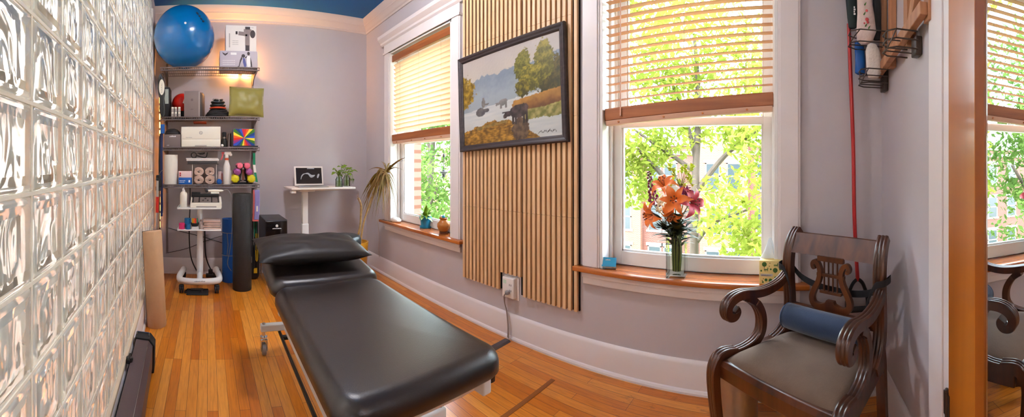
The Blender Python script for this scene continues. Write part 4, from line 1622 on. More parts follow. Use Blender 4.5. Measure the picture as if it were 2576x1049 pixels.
b.build('salmon_hem', M_salmon, t)
b = MB().rbox((-0.008, -0.0135, -0.235), (0.012, -0.011, -0.175), 0.003)
b.build('white_tag', M_card, t)
b = MB().tube([(0.0, 0, -0.005), (0.0, 0.01, 0.03), (-0.01, 0.02, 0.045)], 0.003, 6)
b.build('hook', M_wire, t)
t = thing('loop_bands', 'green, black and yellow exercise bands hanging below the lavender pack', 'bands', at_Y(642, 560, 4.06))
for x, z0, z1, m, nm in ((0.0, 0.12, -0.15, M_green, 'green_band'), (0.012, 0.1, -0.3, M_black, 'black_band'), (0.018, -0.12, -0.42, mat('yellow_band', (196, 160, 20), 0.6, var=0.2), 'yellow_band'), (-0.018, 0.1, -0.5, M_blackm, 'dark_cord')):
    b = MB().tube([(x - 0.01, 0, z0), (x - 0.012, 0, (z0 + z1) / 2), (x - 0.008, 0, z1), (x, 0, z1 - 0.012), (x + 0.008, 0.004, z1), (x + 0.012, 0.004, (z0 + z1) / 2), (x + 0.01, 0.004, z0)], 0.007, 6)
    b.build(nm, m, t)
b = MB().tube([(0.0, 0.0, 0.12), (0.0, 0.01, 0.3), (0.0, 0.0, 0.418)], 0.003, 6)
b.build('hook', M_wire, t)
t = thing('stretch_strap', 'long blue and black strap hanging down beside the grey storage box', 'strap', at_Y(410, 313, 3.97))
b = MB().rbox((-0.025, -0.02, -0.10), (0.018, 0.02, 0.0), 0.006)
b.build('blue_pouch', M_bluecard, t)
b = MB().loft([[(x - 0.012, -0.003, z), (x + 0.014, -0.003, z), (x + 0.014, 0.003, z), (x - 0.012, 0.003, z)] for x, z in [(-0.012, -0.09), (-0.018, -0.3), (-0.016, -0.6), (-0.012, -0.9), (-0.018, -1.0)]])
b.build('navy_strap', mat('navy_strap', (18, 36, 84), 0.7, var=0.1, bump=0.2), t, smooth=30)
b = MB().loft([[(x - 0.01, 0.004, z), (x + 0.01, 0.004, z), (x + 0.01, 0.009, z), (x - 0.01, 0.009, z)] for x, z in [(-0.03, -0.1), (-0.04, -0.4), (-0.036, -0.7)]])
b.build('black_strap', M_black, t, smooth=30)
b = MB().tube([(0.0, 0, -0.005), (0.01, 0.02, 0.03), (0.03, 0.04, 0.05)], 0.003, 6)
b.build('hook', M_wire, t)
t = thing('strap_buckle_bundle', 'bundle of black buckles and handles hanging beside the paper towel roll', 'straps', at_Y(400, 440, 3.88))
b = MB()
b.rbox((-0.03, -0.02, -0.06), (0.02, 0.02, 0.0), 0.01)
b.rbox((-0.02, -0.02, -0.13), (0.03, 0.02, -0.05), 0.012)
b.rbox((-0.035, -0.015, -0.17), (0.02, 0.02, -0.12), 0.01)
b.build('buckles', M_blackm, t)
for x in (-0.012, 0.008):
    b = MB().tube([(x, 0, -0.15), (x - 0.004, 0, -0.5), (x + 0.004, 0, -0.95)], 0.006, 6)
    b.build('cord', M_black, t)
b = MB().tube([(0, 0, -0.005), (0.01, 0.03, 0.03), (0.03, 0.06, 0.05)], 0.003, 6)
b.build('hook', M_wire, t)

# warm lamps behind the shelves: a strip in the corner and a small lamp on the top shelf
M_led = mat('warm_strip_glow', (255, 190, 110), 0.5, emit=(255, 168, 84), estr=4.5)
t = thing('led_strip', 'warm glowing light strip running up the corner between glass blocks and shelves', 'light strip', (-0.575, 4.40, 0))
b = MB()
for k in range(16):
    b.cyl((0, 0, 0.55 + k * 0.1), (0, 0, 0.62 + k * 0.1), 0.006, seg=8)
b.build('glowing_tube', M_led, t)
MB().box((-0.008, 0.008, 0.5), (0.008, 0.02, 2.2)).build('channel', M_steel, t, smooth=0)
t = thing('accent_lamp', 'small warm lamp shining on the wall behind the boxes on the top shelf', 'lamp', on(0, 604, 4.385))
MB().lathe([(0.001, 0.03), (0.02, 0.035), (0.028, 0.06), (0.02, 0.085), (0.001, 0.09)], 16).build('bulb', mat('warm_bulb_glow', (255, 200, 120), 0.5, emit=(255, 178, 96), estr=620.0), t)
MB().lathe([(0.001, 0.0), (0.026, 0), (0.026, 0.02), (0.014, 0.034), (0.001, 0.034)], 16).build('base', M_card, t)

# ================================================================== treatment table
M_leather = mat('black_vinyl', (36, 26, 24), 0.33, var=0.12, vscale=4, col2=(48, 36, 34), bump=0.09, bscale=260, spec=0.7, rvar=0.05)
M_pillowb = mat('black_vinyl_pillow', (30, 22, 20), 0.46, bump=0.1, bscale=26, spec=0.4)
M_frame = mat('white_powder_coat', (234, 230, 226), 0.35, var=0.03)
M_castg = mat('caster_grey', (150, 148, 150), 0.4, metal=0.3)

tb = thing('treatment_table', 'long black padded treatment table on a white wheeled frame in the middle of the room', 'treatment table', (0.687, 1.45, 0), R(-0.6))


def slab(b, x0, x1, y0, y1, z0, z1, r, M=None, crown=0.0, nx=30, ny=40, rc=0.09):
    """upholstered slab: rounded plan corners, soft top edges and a slight crown"""
    def plan(u, k):
        return u
    rings = []
    n_c = 8
    def outline(inset):
        pts = []
        rr_ = max(rc - inset, 0.01)
        for cx, cy, a0 in ((x1 - rc, y1 - rc, 0), (x0 + rc, y1 - rc, 90), (x0 + rc, y0 + rc, 180), (x1 - rc, y0 + rc, 270)):
            for i in range(n_c + 1):
                a = R(a0 + 90 * i / n_c)
                pts.append((cx + rr_ * cos(a), cy + rr_ * sin(a)))
        return pts
    prof = [(0.012, z0), (0.0, z0 + 0.012)]
    for i in range(9):
        a = pi / 2 * i / 8
        prof.append((r * (1 - cos(a)), z1 - r + r * sin(a)))
    for ins, z in prof:
        rings.append([(x, y, z) for x, y in outline(ins)])
    # shrink to the middle
    base = outline(r)
    cx, cy = (x0 + x1) / 2, (y0 + y1) / 2
    for k in range(1, 7):
        f = k / 7
        rings.append([(cx + (x - cx) * (1 - f), cy + (y - cy) * (1 - f), z1 + crown * (1 - (1 - f) ** 2)) for x, y in base])
    b.loft(rings, True, True, M)


b = MB()
slab(b, -0.327, 0.327, -0.505, 0.60, 0.525, 0.62, 0.06, crown=0.006)
b.build('main_cushion', M_leather, tb, smooth=60)
b = MB()
Mh = TR((0, 0.56, 0.555)) @ Euler((R(7), 0, 0)).to_matrix().to_4x4()
slab(b, -0.335, 0.335, 0.0, 0.52, -0.015, 0.085, 0.055, Mh, crown=0.006)
b.build('head_cushion', M_leather, tb, smooth=60)
b = MB()
for s in (-1, 1):
    b.box((s * 0.25 - 0.02, -0.47, 0.455), (s * 0.25 + 0.02, 1.0, 0.525))
b.box((-0.3, -0.42, 0.455), (0.33, -0.37, 0.525))
b.box((-0.3, 0.54, 0.46), (0.3, 0.58, 0.515))
b.build('top_frame', M_frame, tb, smooth=0, bevel=0.006)
for x in (-0.31, 0.33):
    b = MB()
    b.rbox((min(x, x - 0.012 * (1 if x > 0 else -1)) - 0.006, -0.425, 0.45), (max(x, x - 0.012) + 0.006, -0.365, 0.53), 0.006)
    b.build('frame_end_cap', M_black, tb)
b = MB()          # wheeled base
for x in (-0.15, 0.16):
    b.box((x - 0.022, -0.11, 0.155), (x + 0.022, 1.07, 0.2))
for y in (-0.1, 1.05):
    b.box((-0.335, y - 0.025, 0.16), (0.32, y + 0.025, 0.205))
b.build('base_frame', M_frame, tb, smooth=0, bevel=0.006)
for x in (-0.09, 0.13):
    b = MB()
    b.loft([[(x - 0.02, y - 0.035, z), (x + 0.02, y - 0.035, z), (x + 0.02, y + 0.035, z), (x - 0.02, y + 0.035, z)] for y, z in ((0.85, 0.19), (0.05, 0.48))])
    b.build('lift_arm', M_frame, tb, smooth=0, bevel=0.005)
b = MB()
b.cyl((0.02, 0.75, 0.22), (0.02, 0.35, 0.42), 0.03, seg=16)
b.cyl((0.02, 0.36, 0.41), (0.02, 0.1, 0.5), 0.015, seg=12)
b.build('lift_motor', M_dgrey, tb)
b = MB()
b.tube([(-0.205, -0.09, 0.15), (-0.205, 1.04, 0.15)], 0.011, 8)
for y in (0.02, 0.95):
    b.rbox((-0.21, y - 0.02, 0.14), (-0.16, y + 0.02, 0.16), 0.004)
b.build('foot_bar', M_black, tb)
for x, y in ((-0.312, 1.05), (0.30, 1.05), (-0.312, -0.1), (0.30, -0.1)):
    w = MB()
    w.cyl((-0.013, 0, 0.042), (0.013, 0, 0.042), 0.042, seg=24, M=TR((x, y - 0.01, 0)))
    wo = w.build('caster_wheel', M_castg, tb, bevel=0.004)
    w = MB()
    Mx = TR((x, y, 0))
    w.cyl((0, 0, 0.115), (0, 0, 0.165), 0.012, seg=12, M=Mx)
    w.cyl((0, 0, 0.105), (0, 0, 0.122), 0.026, seg=20, M=Mx)
    for s in (-1, 1):
        w.rbox((s * 0.021 - 0.003, -0.03, 0.03), (s * 0.021 + 0.003, 0.02, 0.11), 0.003, Mx)
    w.rbox((-0.024, -0.03, 0.098), (0.024, 0.022, 0.112), 0.004, Mx)
    w.cyl((-0.026, -0.01, 0.042), (0.026, -0.01, 0.042), 0.008, seg=10, M=Mx)
    w.build('fork', M_chrome, wo)
    w = MB()
    w.cyl((0, 0, 0.2), (0, 0, 0.213), 0.012, seg=6, M=Mx)
    w.build('caster_nut', M_steel, wo)

t = thing('table_pillow', 'black vinyl pillow lying on the raised head end of the treatment table', 'pillow', (0.655, 2.30, 0.762), R(-1.5))
Mp = TR((0, 0, 0.0), rx=R(90 + 7))
b = MB()
def pil(side):
    def f(u, v):
        x, z = (u - 0.5) * 2, (v - 0.5) * 2
        k = max(0.0, 1 - abs(x) ** 3.2) ** 0.5 * max(0.0, 1 - abs(z) ** 2.4) ** 0.55
        yy = 0.068 * k
        yy += 0.010 * mnoise.noise(Vector((x * 2.6 + z * 1.2, z * 3.0 - x, side * 2.0))) * k
        w = sin(6 * x + 5 * z + 2 * mnoise.noise(Vector((x * 2, z * 2, 3.1))))
        yy += 0.004 * w * k * (0.4 + abs(x))
        e1 = 1 - 0.05 * (1 - x * x) * z * z
        e2 = 1 - 0.045 * (1 - z * z) * x * x
        return Vector((x * 0.352 * e2, side * yy, z * 0.215 * e1))
    return f
b.grid(pil(-1), 48, 32, Mp)
b.grid(pil(1), 48, 32, Mp)
b.build('cover', M_pillowb, t, smooth=70, weld=True)

# ================================================================== corner by the back wall
# wheeled cart
CY = 3.93
cx = at_Y(503, 600, CY).x
t = thing('therapy_cart', 'white two shelf cart on a curved wheeled base under the wire shelves', 'cart', (cx, CY, 0))
b = MB()
b.lathe([(0.001, 0.13), (0.034, 0.13), (0.036, 0.3), (0.03, 0.62), (0.028, 0.845), (0.001, 0.845)], 24)
b.build('column', M_frame, t)
for nm, z in (('upper_tray', 0.845), ('lower_tray', 0.622)):
    b = MB()
    b.rbox((-0.232, -0.15, z), (0.222, 0.2, z + 0.012), 0.005)
    b.rbox((-0.232, -0.15, z + 0.002), (-0.222, 0.2, z + 0.02), 0.003)
    b.build(nm, M_frame, t)
b = MB()
b.tube(spline([(-0.19, 0.24, 0.12), (-0.2, 0.1, 0.125), (-0.215, -0.06, 0.125), (-0.19, -0.16, 0.12), (-0.1, -0.2, 0.12), (0.0, -0.205, 0.12), (0.1, -0.2, 0.12), (0.19, -0.16, 0.12), (0.205, -0.06, 0.125), (0.19, 0.1, 0.125), (0.18, 0.24, 0.12)], 6), 0.033, 12)
b.tube([(0, 0.0, 0.14), (0, -0.19, 0.12)], 0.03, 12)
b.build('base', M_frame, t)
b = MB()
strokes(b, -0.05, 0.128, 0.11, 0.01, -0.2385, 10)
b.build('base_lettering', M_pgrey, t, smooth=0)
for x, y in ((-0.185, -0.19), (0.175, -0.19), (-0.19, 0.25), (0.18, 0.25)):
    w = MB()
    for s in (-0.012, 0.012):
        w.cyl((s - 0.008, 0, 0.036), (s + 0.008, 0, 0.036), 0.036, seg=20, M=TR((x, y, 0)))
    w.rbox((-0.026, -0.02, 0.03), (0.026, 0.024, 0.085), 0.012, TR((x, y, 0)))
    w.build('caster', M_blackm, t)
b = MB()
b.tube(spline([(-0.12, 0.3, 1.04), (-0.12, 0.3, 0.85), (-0.13, 0.3, 0.5), (-0.11, 0.29, 0.25), (-0.04, 0.24, 0.1), (0.03, 0.2, 0.03), (0.12, 0.22, 0.02)], 8), 0.007, 6)
b.tube(spline([(0.05, 0.1, 0.62), (0.06, 0.18, 0.3), (0.12, 0.22, 0.12), (0.2, 0.2, 0.03)], 8), 0.008, 6)
b.build('power_cable', M_black, t)


def cart(px, ztop, dy=-0.1, dz=0.0):
    Y = CY + dy
    return Vector((Y * tan(phi(px)), Y, ztop + dz))


ZU, ZL = 0.8575, 0.6345
t = thing('ultrasound_unit', 'white and black therapy device with a sloped panel on the upper cart shelf', 'device', cart(518, ZU, -0.02))
b = MB()
b.prism([(-0.11, 0.0), (0.13, 0.0), (0.13, 0.1), (0.05, 0.1), (-0.11, 0.05)], -0.162, 0.165, 'x')
b.build('body', M_cream, t, smooth=0, bevel=0.006)
Md = TR((0, -0.03, 0.0775)) @ Euler((R(17.3), 0, 0)).to_matrix().to_4x4()
b = MB()
b.box((-0.145, -0.072, -0.002), (0.14, 0.07, 0.0015), Md)
b.build('control_panel', mat('panel_grey', (120, 106, 100), 0.5, var=0.2, vscale=20), t, smooth=0)
b = MB()
for x in (-0.14, -0.075, 0.055, 0.125):
    b.box((x, -0.07, 0.0015), (x + 0.012, 0.068, 0.003), Md)
for x, y in ((-0.03, -0.02), (-0.005, 0.03), (0.02, -0.02)):
    b.cyl((x, y, 0.0015), (x, y, 0.006), 0.009, seg=12, M=Md)
b.build('keys', M_black, t, smooth=0)
b = MB()
b.rbox((-0.155, 0.06, 0.1), (-0.06, 0.12, 0.15), 0.004)
b.rbox((-0.155, 0.03, 0.1), (0.14, 0.12, 0.132), 0.004)
b.build('black_rear_case', M_black, t)
b = MB()
b.rbox((-0.1, -0.112, 0.006), (0.11, -0.105, 0.018), 0.003)
b.build('card_slot', M_pgrey, t)
t = thing('ultrasound_wand', 'white wand with a round dark head lying on top of the therapy device', 'wand', cart(535, ZU, 0.05, 0.165))
b = MB()
b.tube([(-0.05, 0, 0.0), (0.02, 0, 0.002), (0.1, 0, 0.0), (0.115, 0, 0.0)], [0.012, 0.015, 0.012, 0.006], 12)
b.rbox((-0.02, -0.03, -0.031), (0.07, 0.03, -0.011), 0.004)
b.build('handle', M_cream, t)
b = MB().lathe([(0.001, -0.02), (0.024, -0.016), (0.026, 0.0), (0.024, 0.012), (0.001, 0.016)], 20, TR((-0.065, 0, 0.006), ry=R(70)))
b.build('head', M_dgrey, t)
b = MB().tube(spline([(0.11, 0, 0.0), (0.16, 0.0, 0.01), (0.2, -0.01, -0.06), (0.21, -0.02, -0.25), (0.21, -0.02, -0.4), (0.19, -0.03, -0.6), (0.16, -0.03, -0.78), (0.2, -0.03, -0.86)], 8), 0.004, 6)
b.build('cable', M_pgrey, t)
t = thing('gel_bottle', 'white squeeze bottle on the upper cart shelf', 'bottle', cart(462, ZU, -0.06))
MB().lathe([(0.001, 0), (0.034, 0), (0.038, 0.006), (0.038, 0.12), (0.034, 0.15), (0.02, 0.165), (0.001, 0.166)], 24).build('body', M_cream, t)
MB().lathe([(0.016, 0.165), (0.016, 0.18), (0.008, 0.186), (0.005, 0.205), (0.001, 0.206)], 16).build('nozzle', M_card, t)
t = thing('green_bottle', 'small bottle with green label half hidden behind the white squeeze bottle', 'bottle', cart(461, ZU, 0.05))
MB().lathe([(0.001, 0), (0.026, 0), (0.028, 0.005), (0.028, 0.12), (0.012, 0.145), (0.012, 0.19), (0.001, 0.19)], 20).build('body', M_card, t)
MB().cyl((0, 0, 0.03), (0, 0, 0.105), 0.0286, seg=20, caps=False).build('green_label', mat('green_label', (110, 146, 90), 0.6, var=0.1), t)


def tape(px, dz, r, h, m, label, dy=-0.1, name='tape_roll', axis='z', core=True):
    t = thing(name, label, 'tape roll', cart(px, ZL, dy, dz), 0, 'tape rolls on the cart')
    MB().lathe([(r * 0.45, 0), (r - 0.002, 0), (r, 0.002), (r, h - 0.002), (r - 0.002, h), (r * 0.45, h)], 24).build('tape', m, t)
    MB().lathe([(r * 0.4, 0.001), (r * 0.46, 0.001), (r * 0.46, h - 0.001), (r * 0.4, h - 0.001)], 20, caps=False).build('core', M_card, t)
    return t


tape(457.5, 0.0, 0.031, 0.062, M_tapep, 'hot pink tape roll on the lower cart shelf')
tape(473, 0.0, 0.027, 0.055, M_tapeb, 'small blue tape roll under the larger blue one on the lower cart shelf', -0.11)
tape(472, 0.056, 0.034, 0.055, M_tapeb, 'larger blue tape roll stacked above the small blue one', -0.08)
t = tape(460, 0.0, 0.03, 0.04, mat('grey_tape', (90, 70, 90), 0.7, var=0.1), 'dark tape roll behind the hot pink one on the lower cart shelf', 0.0)
t = thing('paper_stack', 'small stack of white cards in front of the cart column on the lower cart shelf', 'cards', cart(491, ZL, -0.105))
b = MB()
for k in range(6):
    b.box((-0.037 + 0.003 * (k % 2), -0.03, k * 0.005), (0.037 - 0.002 * (k % 3), 0.03, k * 0.005 + 0.0042))
b.build('cards', M_card, t, smooth=0)
t = thing('tape_roll', 'rainbow striped roll on a black dish before the cart column', 'tape roll', cart(490, ZL, -0.105, 0.0305), 0, 'tape rolls on the cart')
MB().lathe([(0.001, 0), (0.03, 0), (0.042, 0.02), (0.042, 0.036), (0.03, 0.036), (0.001, 0.03)], 24).build('dish', M_blackm, t)
for k, mm in enumerate((M_tapey, mat('orange_tape', (232, 120, 30), 0.7, var=0.1), mat('red_tape', (206, 40, 30), 0.7, var=0.1), M_green)):
    a0 = pi + 0.5 + k * 0.55
    b = MB()
    ang = [a0 + 0.55 * i / 5 for i in range(6)]
    b.loft([[(0.034 * cos(a), 0.034 * sin(a), 0.036) for a in ang] + [(0.02 * cos(a), 0.02 * sin(a), 0.036) for a in reversed(ang)],
            [(0.034 * cos(a), 0.034 * sin(a), 0.085) for a in ang] + [(0.02 * cos(a), 0.02 * sin(a), 0.085) for a in reversed(ang)]])
    b.build(mm.name.replace('_tape', '') + '_stripe', mm, t, smooth=30)
b = MB().lathe([(0.019, 0.036), (0.026, 0.036), (0.026, 0.08), (0.019, 0.08)], 20, caps=False)
b.build('dark_core', M_blackm, t)

ft0 = None
for k in range(4):
    p = cart(534, ZL, -0.04, k * 0.024)
    lab = 'folded beige towel in the stack on the lower cart shelf, %s' % ['lowest of four', 'second from the bottom', 'third from the bottom', 'topmost of four']
    lab = 'folded beige towel on the lower cart shelf, %s' % ['bottom of the stack', 'second from the bottom of the stack', 'third from the bottom of the stack', 'top of the stack'][k]
    if ft0 is None:
        ft0 = thing('folded_towel', lab, 'towel', p, R(2), 'folded towels on the cart')
        b = MB()
        prof = [(-0.092, 0.001), (0.075, 0.001), (0.086, 0.005), (0.088, 0.011), (0.084, 0.0165), (0.03, 0.0205), (-0.05, 0.021), (-0.092, 0.019)]
        b.loft([[(x, y, z + 0.0015 * sin(9 * x + 14 * y) * (0 if z < 0.008 else 1)) for x, z in prof] for y in [-0.09 + 0.018 * i for i in range(11)]])
        b.build('cloth', M_towel, ft0, smooth=50)
    else:
        o = dup(ft0, p, R([2, -2, 3, -1][k]), label=lab)
t = thing('plastic_bag', 'small crumpled clear plastic bag beside the folded towels on the lower cart shelf', 'bag', cart(507, ZL, -0.105))
b = MB()
b.lathe([(0.001, 0.0), (0.02, 0.0), (0.025, 0.03), (0.021, 0.05), (0.024, 0.07), (0.009, 0.085), (0.018, 0.1), (0.001, 0.098)], 18)
for i, v in enumerate(b.v):
    n = mnoise.noise(Vector(v) * 45)
    b.v[i] = (v[0] * (1 + 0.35 * n), v[1] * (1 + 0.35 * n), max(0.0, v[2] + 0.01 * n))
b.build('film', mat('cloudy_film', (190, 168, 160), 0.35, var=0.3, vscale=60), t, smooth=20)

t = thing('foot_pedal', 'black foot pedal with a cable on the floor in front of the cart', 'pedal', at_z(497, 736, 0.0) + Vector((0, -0.03, 0)))
b = MB()
b.prism([(-0.055, 0.0), (0.055, 0.0), (0.055, 0.035), (-0.055, 0.012)], -0.11, 0.11, 'x')
b.build('pedal', M_blackm, t, smooth=0, bevel=0.008)
b = MB()
b.rbox((-0.07, 0.01, 0.03), (0.06, 0.05, 0.04), 0.004)
b.ball((0.045, -0.02, 0.03), 0.008, 10, 6)
b.build('hinge_cover', M_dgrey, t)
b = MB().tube(spline([(-0.108, 0.0, 0.012), (-0.125, 0.0, 0.008), (-0.13, 0.04, 0.007), (-0.11, 0.1, 0.007)], 5), 0.006, 6)
b.build('cable', M_black, t)
t = thing('power_strip', 'dark power strip and plugs on the floor behind the cart base', 'power strip', (0.11, 4.27, 0.0))
b = MB()
b.rbox((-0.13, -0.03, 0), (0.06, 0.03, 0.04), 0.008)
b.build('strip', M_black, t)
for k in range(2):
    MB().rbox((-0.1 + k * 0.09, -0.026, 0.04), (-0.05 + k * 0.09, 0.026, 0.09), 0.008).build('adapter', M_black if k == 0 else M_dgrey, t)
# thin cables hanging across the wall
t = thing('wall_cable', 'thin dark cables sagging across the wall behind the cart', 'cable', (0, 4.414, 0))
b = MB()
b.tube(spline([(-0.5, 0, 0.55), (-0.3, -0.004, 0.5), (-0.05, -0.006, 0.44), (0.2, -0.004, 0.36), (0.32, -0.002, 0.33)], 6), 0.004, 5)
b.tube(spline([(-0.5, -0.008, 0.24), (-0.25, -0.01, 0.3), (0.0, -0.01, 0.4), (0.2, -0.01, 0.46), (0.32, -0.008, 0.48)], 6), 0.0035, 5)
b.build('cables', M_black, t)

# rollers
p = at_z(609, 735, 0.0)
M_foam = mat('black_foam', (38, 34, 34), 0.6, var=0.35, vscale=70, bump=0.35, bscale=130, col2=(16, 14, 14))
t = thing('foam_roller', 'tall black foam roller standing on the floor between cart and black cabinet', 'foam roller', (p.x * 1.027, p.y + 0.1, 0))
b = MB().lathe([(0.02, 0.0), (0.095, 0.0), (0.1, 0.008), (0.1, 0.995), (0.095, 1.003), (0.02, 1.003)], 40)
b.build('foam', M_foam, t)
MB().lathe([(0.014, 0.001), (0.0205, 0.001), (0.0205, 1.0035), (0.014, 1.0035)], 20, caps=False).build('core_hole', M_black, t)
t = thing('exercise_mat', 'rolled bright blue mat standing behind the black foam roller', 'mat', (at_Y(577, 600, 4.13).x, 4.13, 0))
b = MB()
pts = []
for k in range(90):
    a = k / 89 * 2 * pi * 5
    r = 0.02 + 0.06 * k / 89
    pts.append((r * cos(a), r * sin(a), a))
b.loft([[(x, y, z0), (x + 0.0075 * cos(a), y + 0.0075 * sin(a), z0), (x + 0.0075 * cos(a), y + 0.0075 * sin(a), z1), (x, y, z1)] for x, y, a in pts for z0, z1 in [(0, 0.7)]])
b.build('rolled_mat', M_bluecard, t, smooth=50)
b = MB()
for z in (0.3, 0.55):
    b.torus((0, 0, z), (0, 0, 1), 0.0885, 0.0035)
b.tube([(-0.03, -0.085, 0.3), (-0.02, -0.095, 0.42), (-0.03, -0.085, 0.55)], 0.004, 6)
b.build('carry_straps', M_pgrey, t)
t = thing('gym_bag', 'black and navy bag on the floor behind the tall black foam roller', 'bag', (0.50, 4.22, 0))
b = MB()
b.rbox((-0.09, -0.1, 0), (0.09, 0.12, 0.36), 0.05)
b.build('body', M_blackm, t)
b = MB().tube(spline([(-0.05, -0.09, 0.34), (-0.04, -0.12, 0.44), (0.04, -0.12, 0.44), (0.05, -0.09, 0.34)], 6), 0.008, 6)
b.build('handle', M_black, t)
MB().rbox((-0.03, -0.106, 0.2), (0.0, -0.1, 0.27), 0.002).build('white_tag', M_card, t)
MB().rbox((0.02, -0.106, 0.08), (0.06, -0.1, 0.14), 0.002).build('yellow_tag', M_tapey, t)

# black cabinet on chrome legs
t = thing('black_cabinet', 'glossy black cabinet with a small white emblem, standing beside the white desk', 'cabinet', (0.735, 4.12, 0))
b = MB()
b.rbox((-0.115, -0.2, 0.16), (0.13, 0.26, 0.705), 0.006)
b.build('body', M_dgrey, t)
b = MB()
b.rbox((-0.112, -0.222, 0.165), (0.124, -0.2, 0.695), 0.006)
d = b.build('door', mat('gloss_black', (14, 8, 9), 0.15, spec=0.6, var=0.05), t)
b = MB()
b.torus((0.01, -0.223, 0.645), (0, 1, 0), 0.011, 0.004, 18, 6)
b.ball((0.01, -0.222, 0.648), 0.007, 10, 6, sc=(1, 0.3, 1))
strokes(b, -0.04, 0.612, 0.1, 0.01, -0.2225, 11, 0.25)
b.build('emblem', M_whiteink, d)
b = MB()
b.rbox((0.126, -0.2, 0.2), (0.134, -0.19, 0.69), 0.002)
b.build('edge_strip', M_steel, t)
for x in (-0.095, 0.11):
    for y in (-0.19, 0.23):
        MB().cyl((x, y, 0), (x, y, 0.16), 0.011, seg=12).build('leg', M_chrome, t)

# standing desk with laptop and jars
ZD = 1.045
dx0, dx1 = at_Y(733, 470, 3.95).x, at_Y(895, 470, 3.95).x
t = thing('standing_desk', 'narrow white standing desk on a single white column against the back wall', 'desk', ((dx0 + dx1) / 2, 4.15, 0))
hw = (dx1 - dx0) / 2
b = MB()
b.rbox((-hw, -0.2, ZD - 0.022), (hw, 0.22, ZD), 0.006)
b.build('desk_top', M_card, t)
xc = at_Y(768, 500, 4.15).x - t.location.x
b = MB()
b.rbox((xc - 0.045, -0.03, 0.05), (xc + 0.035, 0.04, 0.62), 0.008)
b.rbox((xc - 0.038, -0.023, 0.6), (xc + 0.028, 0.033, ZD - 0.05), 0.006)
b.build('column', M_frame, t)
b = MB()
b.rbox((xc - 0.09, -0.1, ZD - 0.05), (xc + 0.09, 0.1, ZD - 0.022), 0.006)
b.rbox((xc - 0.05, -0.04, ZD - 0.045), (hw - 0.14, 0.04, ZD - 0.022), 0.006)
b.build('support_bracket', M_frame, t)
b = MB()
b.rbox((-hw + 0.005, -0.18, ZD - 0.06), (-hw + 0.06, -0.1, ZD - 0.03), 0.006)
b.rbox((-hw + 0.02, -0.16, ZD - 0.034), (-hw + 0.05, -0.12, ZD - 0.02), 0.004)
b.build('control_box', M_frame, t)
b = MB()
b.rbox((xc - 0.2, -0.03, 0.0), (xc + 0.4, 0.04, 0.03), 0.01)
b.rbox((xc - 0.04, -0.2, 0.0), (xc + 0.03, 0.2, 0.05), 0.012)
b.build('foot', M_frame, t)

lx0, lx1 = at_Y(745, 440, 4.14).x, at_Y(818, 440, 4.14).x
t = thing('laptop', 'open laptop with a white screen frame showing a dark scan image on the white desk', 'laptop', ((lx0 + lx1) / 2, 4.15, ZD + 0.0005), R(-2))
w = (lx1 - lx0) / 2
b = MB()
b.rbox((-w, -0.16, 0.0), (w, 0.06, 0.014), 0.004)
ba = b.build('base', mat('laptop_grey', (170, 166, 164), 0.35, metal=0.5), t)
b = MB()
for r in range(5):
    for c in range(13):
        b.box((-w + 0.03 + c * (2 * w - 0.06) / 13, -0.075 + r * 0.022, 0.014), (-w + 0.03 + (c + 0.85) * (2 * w - 0.06) / 13, -0.057 + r * 0.022, 0.0155))
b.build('keyboard', M_black, ba, smooth=0)
Ms = TR((0, 0.06, 0.012), rx=R(-12))
b = MB()
b.rbox((-w, 0, 0.0), (w, 0.008, 0.232), 0.006, Ms)
sc = b.build('screen_lid', M_card, t)
b = MB()
b.box((-w + 0.02, -0.001, 0.022), (w - 0.018, 0.0, 0.215), Ms)
b.build('display', mat('dark_display', (12, 10, 12), 0.2, emit=(18, 15, 18), estr=0.6), sc, smooth=0)
M_scan = mat('scan_glow', (150, 150, 155), 0.5, emit=(120, 120, 124), estr=0.22, var=0.6, vscale=60)
b = MB()
def ribbon(b, pts, ws, M, y=-0.0018):
    pts = spline([(x, 0, z) for x, z in pts], 5)
    n = len(pts)
    rs = []
    for i, p in enumerate(pts):
        d = (pts[min(i + 1, n - 1)] - pts[max(i - 1, 0)]).normalized()
        nn = Vector((-d.z, 0, d.x))
        ww = ws[0] + (ws[1] - ws[0]) * sin(pi * i / (n - 1))
        rs.append([p + nn * ww + Vector((0, y, 0)), p - nn * ww + Vector((0, y, 0))])
    b.loft(rs, False, False, M)
ribbon(b, [(-0.1, 0.075), (-0.09, 0.11), (-0.07, 0.135), (-0.045, 0.145)], (0.003, 0.007), Ms)
ribbon(b, [(-0.045, 0.145), (-0.01, 0.145), (0.015, 0.125), (0.04, 0.118), (0.075, 0.125)], (0.004, 0.012), Ms)
ribbon(b, [(0.0, 0.132), (0.02, 0.105), (0.05, 0.108), (0.07, 0.12)], (0.003, 0.008), Ms)
ribbon(b, [(0.105, 0.09), (0.115, 0.12), (0.125, 0.14)], (0.006, 0.012), Ms)
ribbon(b, [(-0.02, 0.205), (0.03, 0.208), (0.07, 0.205)], (0.004, 0.007), Ms)
b.build('scan_picture', M_scan, sc, smooth=0)

M_vglass = clear_glass('jar_glass', (0.9, 0.95, 0.9, 1), 0.1)
M_water = clear_glass('jar_water', (0.86, 0.9, 0.78, 1), 0.06)
M_leaf = mat('pothos_leaf', (122, 150, 30), 0.45, var=0.5, vscale=20, col2=(60, 96, 20))
M_stem = mat('green_stem', (120, 130, 60), 0.6, var=0.2)


